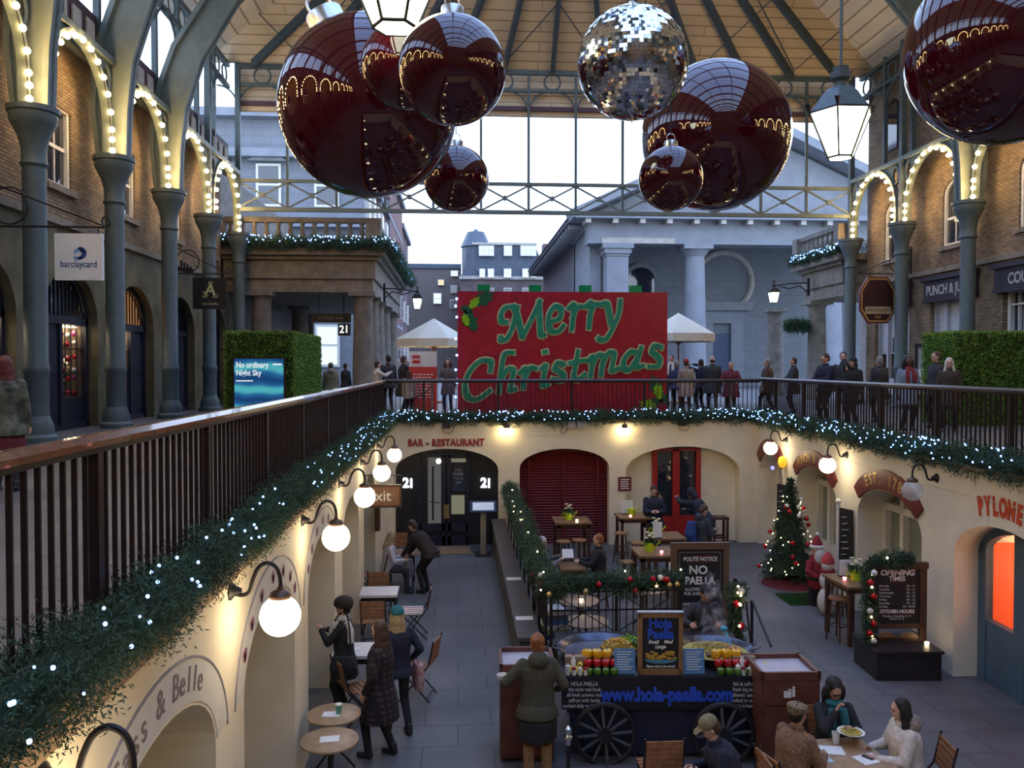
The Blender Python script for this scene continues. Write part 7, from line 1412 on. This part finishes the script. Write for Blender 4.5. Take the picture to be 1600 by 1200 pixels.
t = thing('blanket_stack', 'pile of blue white and green striped blankets behind the black railing', 'blankets', V_((P(866,945,d=13.5).x, 13.3, ZF)), .2)
for i, c in enumerate(((.05,.12,.35),(.6,.6,.6),(.03,.05,.2),(.2,.32,.12),(.6,.6,.62),(.05,.14,.4),(.08,.1,.14),(.5,.52,.55))): MB().box(-.22+.01*i,.22-.01*i,-.2,.2,.35+.075*i,.42+.075*i).build('blanket', mat('blanket_%d' % i, c, .9), t)
MB().box(-.24,.24,-.22,.22,0,.35).build('bench', dark_wood, t)
# --- diners in front
person('person in a khaki cap and navy jacket leaning forward at the bottom edge', L2(1152, 8.45), 1.72, 88, lean=24, sit=.42, look=(0,24), lh=(-.1,.40,.72), rh=(.12,.42,.70), coat=nvy, hem=.2, fat=1.15, hair=('short','brown'), hat=('cap', khaki), vox=.0075)
chair(1150,1190,8.45,88,'folding chair under the person in the khaki cap'); chair(1238,1190,8.62,-75,'folding chair under the diner in the leopard print hat'); chair(1304,1150,9.5,180,'folding chair under the diner with long black hair and glasses')
person('diner in a leopard print hat and brown furry coat', L2(1240, 8.62), 1.66, -62, lean=10, sit=.45, look=(0,8), lh=(-.12,.36,.74), rh=(.14,.36,.74), coat=brfur, hem=.2, fat=1.2, hair=('short','black'), hat=('beret', leop), skin='tan', vox=.0075)
pz = person('diner with long black hair and glasses eating rice from a plate', L2(1303, 9.42), 1.64, 176, lean=8, sit=.45, look=(0,22), lh=(-.10,.36,.86), rh=(.05,.26,1.02), coat=blk, hem=.15, fat=1.1, hair=('wavy','black'), scarf=teal, skin='tan', vox=.0075)
Rh = body_parts['diner with long black hair and glasses eating rice from a plate'][4]; m = MB(); [m.tube([Rh @ V_((k*.032+.024*cos(a), .096, .004+.019*sin(a))) for a in np.linspace(0,2*pi,15)[:-1]], .003, 5, True) for k in (-1,1)]; m.tube([Rh @ V_((-.01,.098,.006)), Rh @ V_((.01,.098,.006))], .003, 5); m.build('glasses', black_p, pz)
v = pz.matrix_basis @ V_((-.02,.46,.84)); v = T(*L2(1303,9.42)) @ RZ(radians(176)) @ V_((-.04,.46,.86)); t = thing('food_plate', 'oval plate of yellow rice held by the diner with glasses', 'plate', v); MB().lathe([(.08,0),(.14,.025),(.145,.025),(.08,.006)], 22).build('plate', white_p, t); heap('rice_portion', 'yellow rice on the plate of the diner with glasses', v+V_((0,0,.008)), .11, .035, 120, (rice,rice,pieces), 9, (.014,.006))
person('diner with black hair in a cream coat with a grey fur hood', L2(1424, 8.75), 1.68, 84, lean=6, sit=.45, look=(0,6), lh=(-.14,.36,.74), rh=(.14,.34,.74), coat=cream_c, hem=.2, fat=1.2, hair=('long','black'), hood=furg, vox=.0075)
# --- upper level
UP = [
 ('person in a camouflage coat with dark red hair at the left picture edge', 8, 9.6, dict(h=1.60, face=10, coat=camo, hem=.18, fat=1.1, hair=('long','auburn'), skirt=(wine,.35))),
 ('person in a hooded olive coat and flat hat beside the left hedge block', 517, 25.5, dict(h=1.58, face=20, coat=khaki, hem=.2, fat=1.25, hair=('short','brown'), hat=('beanie', khaki), hood=beige)),
 ('dark dressed person under the stone balcony below the 21 sign', 540, 30, dict(h=1.58, face=-40, coat=blk, hem=.25, fat=1.1, hair=('short','black'))),
 ('person with dark hair in a pale jacket raising a camera by the railing corner', 590, 25.6, dict(h=1.64, face=-80, coat=cream_c, legs=denim, hair=('short','black'), lh=(-.1,.38,1.25), rh=(.1,.38,1.25))),
 ('tall dark dressed person behind the pale jacket', 607, 26.4, dict(h=1.84, face=20, coat=char, hem=.2, hair=('short','black'))),
 ('person in a long black coat left of the red display board', 631, 25.2, dict(h=1.80, face=-60, coat=blk, hem=.4, fat=1.15, hair=('short','brown'))),
 ('small person in a beige coat just left of the red display board', 639, 24.6, dict(h=1.34, face=0, coat=beige, hem=.2, hair=('long','brown'))),
 ('person with wavy hair in a grey brown coat left of the red christmas board', 700, 26.0, dict(h=1.71, face=172, coat=cloth('taupe', (.13,.11,.11)), hem=.32, hair=('wavy','brown'), legs=denim, rh=(.18,.22,1.0))),
 ('dark haired person with a white collar at the right end of the red board', 1049, 28.5, dict(h=1.88, face=150, coat=nvy, hair=('short','black'), scarf=whitek)),
 ('grey haired person in a blue jacket at the right end of the red board', 1057, 25.2, dict(h=1.66, face=-30, coat=denim, hem=.1, hair=('short','grey'))),
 ('person in a red knitted hat and beige coat seen from behind', 1072, 25.0, dict(h=1.70, face=-10, coat=beige, hem=.35, hair=('short','brown'), hat=('beanie', redk))),
 ('dark person taking a photo just right of the red knitted hat', 1095, 25.4, dict(h=1.70, face=20, coat=nvy, hem=.1, hair=('short','black'), lh=(-.22,.36,1.48), rh=(.0,.38,1.50))),
 ('bald person in a dark coat right of the one taking a photo', 1113, 25.0, dict(h=1.80, face=-15, coat=char, hem=.3, fat=1.15, hair=('bald','brown'))),
 ('grey haired person in a dark wine coat with bags by the queue post', 1142, 24.5, dict(h=1.62, face=160, coat=wine, hem=.3, fat=1.2, hair=('short','grey'), lh=(-.2,.3,1.0), rh=(.2,.3,1.0))),
 ('grey haired person in a brown coat walking before the church wall', 1199, 25.0, dict(h=1.72, face=60, coat=brn, hem=.25, fat=1.25, hair=('short','grey'), feet=((-.1,.2,0),(.1,-.2,0)))),
 ('person in glasses and dark coat facing left before the right stone column', 1240, 25.2, dict(h=1.75, face=80, coat=char, hem=.3, hair=('short','brown'), lh=(-.15,.35,1.05), rh=(.12,.35,1.02))),
 ('person in a dark jacket looking down at the railing right of the stone column', 1290, 20.3, dict(h=1.80, face=110, look=(0,22), coat=nvy, hem=.1, fat=1.15, hair=('short','brown'), lh=(-.1,.36,1.1), rh=(.12,.36,1.1))),
 ('black haired person with visible face behind the black beanie', 1317, 21.4, dict(h=1.85, face=150, coat=char, hem=.1, hair=('short','black'))),
 ('person in a black beanie and black coat with hand to mouth at the right railing', 1333, 19.4, dict(h=1.68, face=118, coat=blk, hem=.3, fat=1.2, hair=('long','black'), hat=('beanie', blk), rh=(.03,.22,1.42))),
 ('grey haired person in a dark coat seen from behind under the octagonal sign', 1374, 21.5, dict(h=1.74, face=10, coat=char, hem=.3, fat=1.15, hair=('short','grey'))),
 ('person with long black hair, red scarf and pale blue coat at the right railing', 1418, 18.8, dict(h=1.71, face=176, coat=ltblue, hem=.3, fat=1.1, hair=('wavy','black'), scarf=cloth('red_scarf', (.22,.03,.03)), skin='dark')),
 ('dark person facing left behind the white haired one', 1463, 19.4, dict(h=1.83, face=95, coat=char, hem=.2, hair=('short','brown'))),
 ('person with white bobbed hair in a brown coat beside the right hedge block', 1483, 18.3, dict(h=1.67, face=150, coat=cloth('dark_brown', (.05,.035,.03)), hem=.3, fat=1.1, hair=('long','white')))]
for lb, px, d, kw in UP: person(lb, at(px, d), vox=.0105, **kw)
# ------------------------------------------------------------------ shop fronts under the arcades
slack_m = mat('shop_interior', (.24,.17,.12), .8)
def shop_front(label, yc, lit, fan_lit, win_side):
    t = thing('shop_facade', label, 'shop front', (XWL-.3, yc, 0)); M = frame((0,0,0),(0,1,0),(0,0,1),(-1,0,0)); h, s, r = 1.32, 2.5, 1.1
    m = MB(); m.strip(arc(0,s,h,180,0,24,r), arc(0,s,h-.12,180,0,24,r-.12), -.08, .035, M); rect(m,-h,-h+.12,0,s,-.08,.035,M); rect(m,h-.12,h,0,s,-.08,.035,M); rect(m,-h,h,s-.1,s+.08,-.08,.035,M); kk = 0 if win_side > 0 else .35; rect(m,kk-.06,kk+.06,0,s,-.06,.035,M); rect(m,-h,h,0,.12,-.08,.035,M); m.build('frame', navy, t)
    k_ = .0 if win_side > 0 else .35; a, b = (.06,h-.12) if win_side > 0 else (-h+.12,k_-.06); c, d = (-h+.12,-.06) if win_side > 0 else (k_+.06,h-.12)
    m = MB(); rect(m,c,d,.12,s-.1,0,.06,M); rect(m,a,b,.12,.72,0,.08,M); rect(m,c+.1,d-.1,.3,1.1,-.03,0,M); rect(m,c+.1,d-.1,1.3,2.2,-.03,0,M); m.build('panel', navy, t)
    m = MB(); n = 4
    for i in range(1,n): x = a+(b-a)*i/n; rect(m,x-.012,x+.012,.72,s-.1,.01,.03,M)
    for z in (1.28,1.85): rect(m,a,b,z-.012,z+.012,.01,.03,M)
    m.build('window_bars', black_p, t); m = MB(); rect(m,a,b,.72,s-.1,.03,.035,M); m.build('pane', glass_win, t)
    m = MB()
    for i in range(-6,7):
        x = i*.19; z1 = s+(r-.13)*sqrt(max(0,1-(x/(h-.12))**2))
        if z1 > s+.12: rect(m,x-.014,x+.014,s+.08,z1,-.02,.03,M)
    m.build('fanlight_bars', black_p, t); m = MB(); m.prism(arc(0,s+.08,h-.13,180,0,20,r-.2), .05, .06, M); m.build('fanlight', glow('amber_fanlight', (1,.48,.16), .4) if fan_lit and 'amber_fanlight' not in MATS else (MATS['amber_fanlight'] if fan_lit else glass_dark), t)
    m = MB(); rect(m,a,b,.6,s,.30,.33,M); rect(m,a,b,.66,.70,.04,.3,M); rect(m,b,b+.03,.6,s,.04,.3,M); rect(m,a-.03,a,.6,s,.04,.3,M); m.build('display_back', slack_m, t)
    if lit:
        m = MB(); rect(m,a+.1,b-.1,s-.14,s-.12,.08,.26,M); m.build('display_lamp', glow('display_lamp', (1,.78,.5), 12) if 'display_lamp' not in MATS else MATS['display_lamp'], t)
    return t, a, b
yc = [ (YC[i]+YC[i+1])/2+1.1 for i in range(len(YC)-1)]
cols = [bm_red, bm_wh, bm_go, mat('pink_glass_bauble', (.6,.08,.25), .15, .3, var=0), mat('teal_glass_bauble', (.02,.28,.30), .15, .3, var=0)]
cn = ['red','white','gold','pink','teal']
for i, lb, lit, fan, ws in ((7,'dark shop front at the left picture edge',1,0,1),(8,'dark navy shop front with hanging ornaments behind the nearest column',1,0,1),(9,'dark navy shop front with amber fanlight and teal display',1,1,-1),(10,'unlit dark shop front behind the black letter A sign',0,0,-1),(11,'last dark shop front beside the left hedge block',0,0,1)):
    t, a, b = shop_front(lb, yc[i], lit, fan, ws)
    if i in (8,9):
        rr = random.Random(i); where = 'in the shop window behind the nearest column' if i == 8 else 'in the shop window with the amber fanlight'
        for k in range(18):
            c = rr.choice((0,0,1,2,3) if i == 8 else (0,1,3,4,4)); y = yc[i]+a+.1+(b-a-.2)*((k%3)+.5)/3+rr.uniform(-.06,.06)+.06; z = .86+.27*(k//3)+rr.uniform(-.06,.06)
            small_bauble(V_((XWL-.3-.13+rr.uniform(-.015,.02), y, z)), .07, cols[c], '%s bauble hanging %s' % (cn[c], where), '%s baubles %s' % (cn[c], where))
        for k in range(2):
            tt = thing('shop_garment' if i == 9 else 'paper_star', ('teal garment hanging ' if i == 9 else 'lit paper star hanging ')+where+(', upper' if k else ', lower'), 'garment' if i == 9 else 'star', (XWL-.3-.2, yc[i]+(a+b)/2+(.15 if k else -.15), 1.1+.5*k))
            if i == 9: MB().loft([((0,0,-.2),(.05,0,0),(0,.2,0)),((0,0,.1),(.06,0,0),(0,.14,0)),((0,0,.28),(.05,0,0),(0,.18,0)),((0,0,.34),(.03,0,0),(0,.05,0))], 14).build('garment', mat('teal_cloth', (.03,.25,.27), .8) if 'teal_cloth' not in MATS else MATS['teal_cloth'], tt)
            else: m = MB(); [m.add([(0,.13*cos(q),.13*sin(q)),(-.03,.045*cos(q+.6),.045*sin(q+.6)),(.03,.045*cos(q+.6),.045*sin(q+.6)),(-.03,.045*cos(q-.6),.045*sin(q-.6)),(.03,.045*cos(q-.6),.045*sin(q-.6))], [(0,1,2),(0,3,4),(0,1,3),(0,2,4)]) for q in np.linspace(0,2*pi,7)[:-1]]; m.build('star', glow('paper_star', (1,.7,.4), 1.2) if 'paper_star' not in MATS else MATS['paper_star'], tt)
# right hand pub fronts
plum_f = mat('plum_fascia', (.035,.03,.05), .5, var=.1)
def pub_front(label, y, words, kind):
    t = thing('pub_facade', label, 'pub front', (XWR, y, 0), -pi/2); M = frame((0,0,0),(1,0,0),(0,0,1),(0,-1,0))    # local x runs toward the viewer
    m = MB(); rect(m,-1.4,1.4,3.62,4.3,.02,.14,M); m.build('fascia', plum_f, t); m = MB(); rect(m,-1.45,1.45,4.26,4.4,.02,.24,M); rect(m,-1.42,1.42,3.56,3.64,.02,.18,M); m.build('moulding', plum_f, t)
    text(words, .44, stone_l, t, FACE(0 if kind else .1,-.145,3.92), .003, .012, sx=.80 if kind else .85)
    m = MB()
    if kind:
        for x in (-1.2,-.55,.5,1.2): rect(m,x-.05,x+.05,.4,3.6,-.3,-.15,M)
        rect(m,-1.2,1.2,1.9,3.6,-.34,-.28,M); rect(m,-1.2,1.2,.4,1.0,-.3,-.2,M); m.build('panelling', mat('pale_grey_paint', (.52,.53,.56), .5) if 'pale_grey_paint' not in MATS else MATS['pale_grey_paint'], t)
        m = MB(); rect(m,.55,1.15,1.0,1.85,-.36,-.34,M); m.build('lit_window', mat('amber_window', (.35,.2,.05), .4, emit=(1,.6,.15), es=.6), t); m = MB(); rect(m,-.5,.45,1.0,1.9,-.36,-.34,M); m.build('pane', glass_dark, t)
        m = MB(); rect(m,-.25,.05,1.95,2.5,-.27,-.2,M); m.build('wall_lantern', black_iron, t)
    else:
        for x in (-1.15,-.45,.35,1.15): rect(m,x-.06,x+.06,.4,3.6,-.3,-.15,M)
        for x in (-.8,-.05,.75): rect(m,x-.015,x+.015,.9,3.6,-.3,-.2,M)
        for z in (.4,.95,1.5,2.4,3.2,3.56): rect(m,-1.2,1.2,z,z+.05,-.3,-.18,M)
        m.build('window_frame', white_p, t); m = MB(); rect(m,-1.2,1.2,.4,3.6,-.34,-.32,M); m.build('pane', glass_dark, t)
        l = MB().sph((0,0,0), .018, 6, 4).build('led_light', led_m, t); l.location = (-.2,.36,3.3); rr = random.Random(8); child_copies(l, [(rr.uniform(-.4,1.1), .30, rr.uniform(2.3,3.4)) for _ in range(70)], t)
    return t
pub_front('pub frontage with punch and judy fascia over pale panelling', (YC[10]+YC[11])/2, 'PUNCH & JUDY', 1); pub_front('pub frontage with courage fascia and white multi-pane window at the right edge', (YC[9]+YC[10])/2, 'COURAGE', 0)
pub_front('narrow pale window frontage beyond the octagonal pub sign', (YC[11]+YC[12])/2, '', 1)
p = P(1450, 600, d=24); t = thing('menu_case', 'black framed menu case on posts with pinned white menus', 'menu case', (p.x, p.y, 0), -.5); m = MB(); rect(m,-.35,-.27,0,2.1,-.03,.03,FACE(0,0,0)); rect(m,.27,.35,0,2.1,-.03,.03,FACE(0,0,0)); rect(m,-.35,.35,2.0,2.1,-.03,.03,FACE(0,0,0)); rect(m,-.35,.35,.5,.58,-.03,.03,FACE(0,0,0)); m.build('frame', black_p, t)
m = MB(); rect(m,-.27,.27,.58,2.0,-.02,0,FACE(0,0,0)); m.build('board', mat('case_grey', (.40,.42,.46), .3), t); m = MB(); rect(m,-.02,.2,1.0,1.7,.01,.015,FACE(0,0,0)); m.build('poster', navy, t)
for x, z in ((-.15,1.25),(-.12,.95)): m = MB(); rect(m,x-.1,x+.1,z-.12,z+.12,.005,.01,FACE(0,0,0)); m.build('menu_sheet', letter_w, t)
m = MB(); rect(m,-.05,.2,.68,.85,.005,.01,FACE(0,0,0)); m.build('green_notice', lime_m, t)
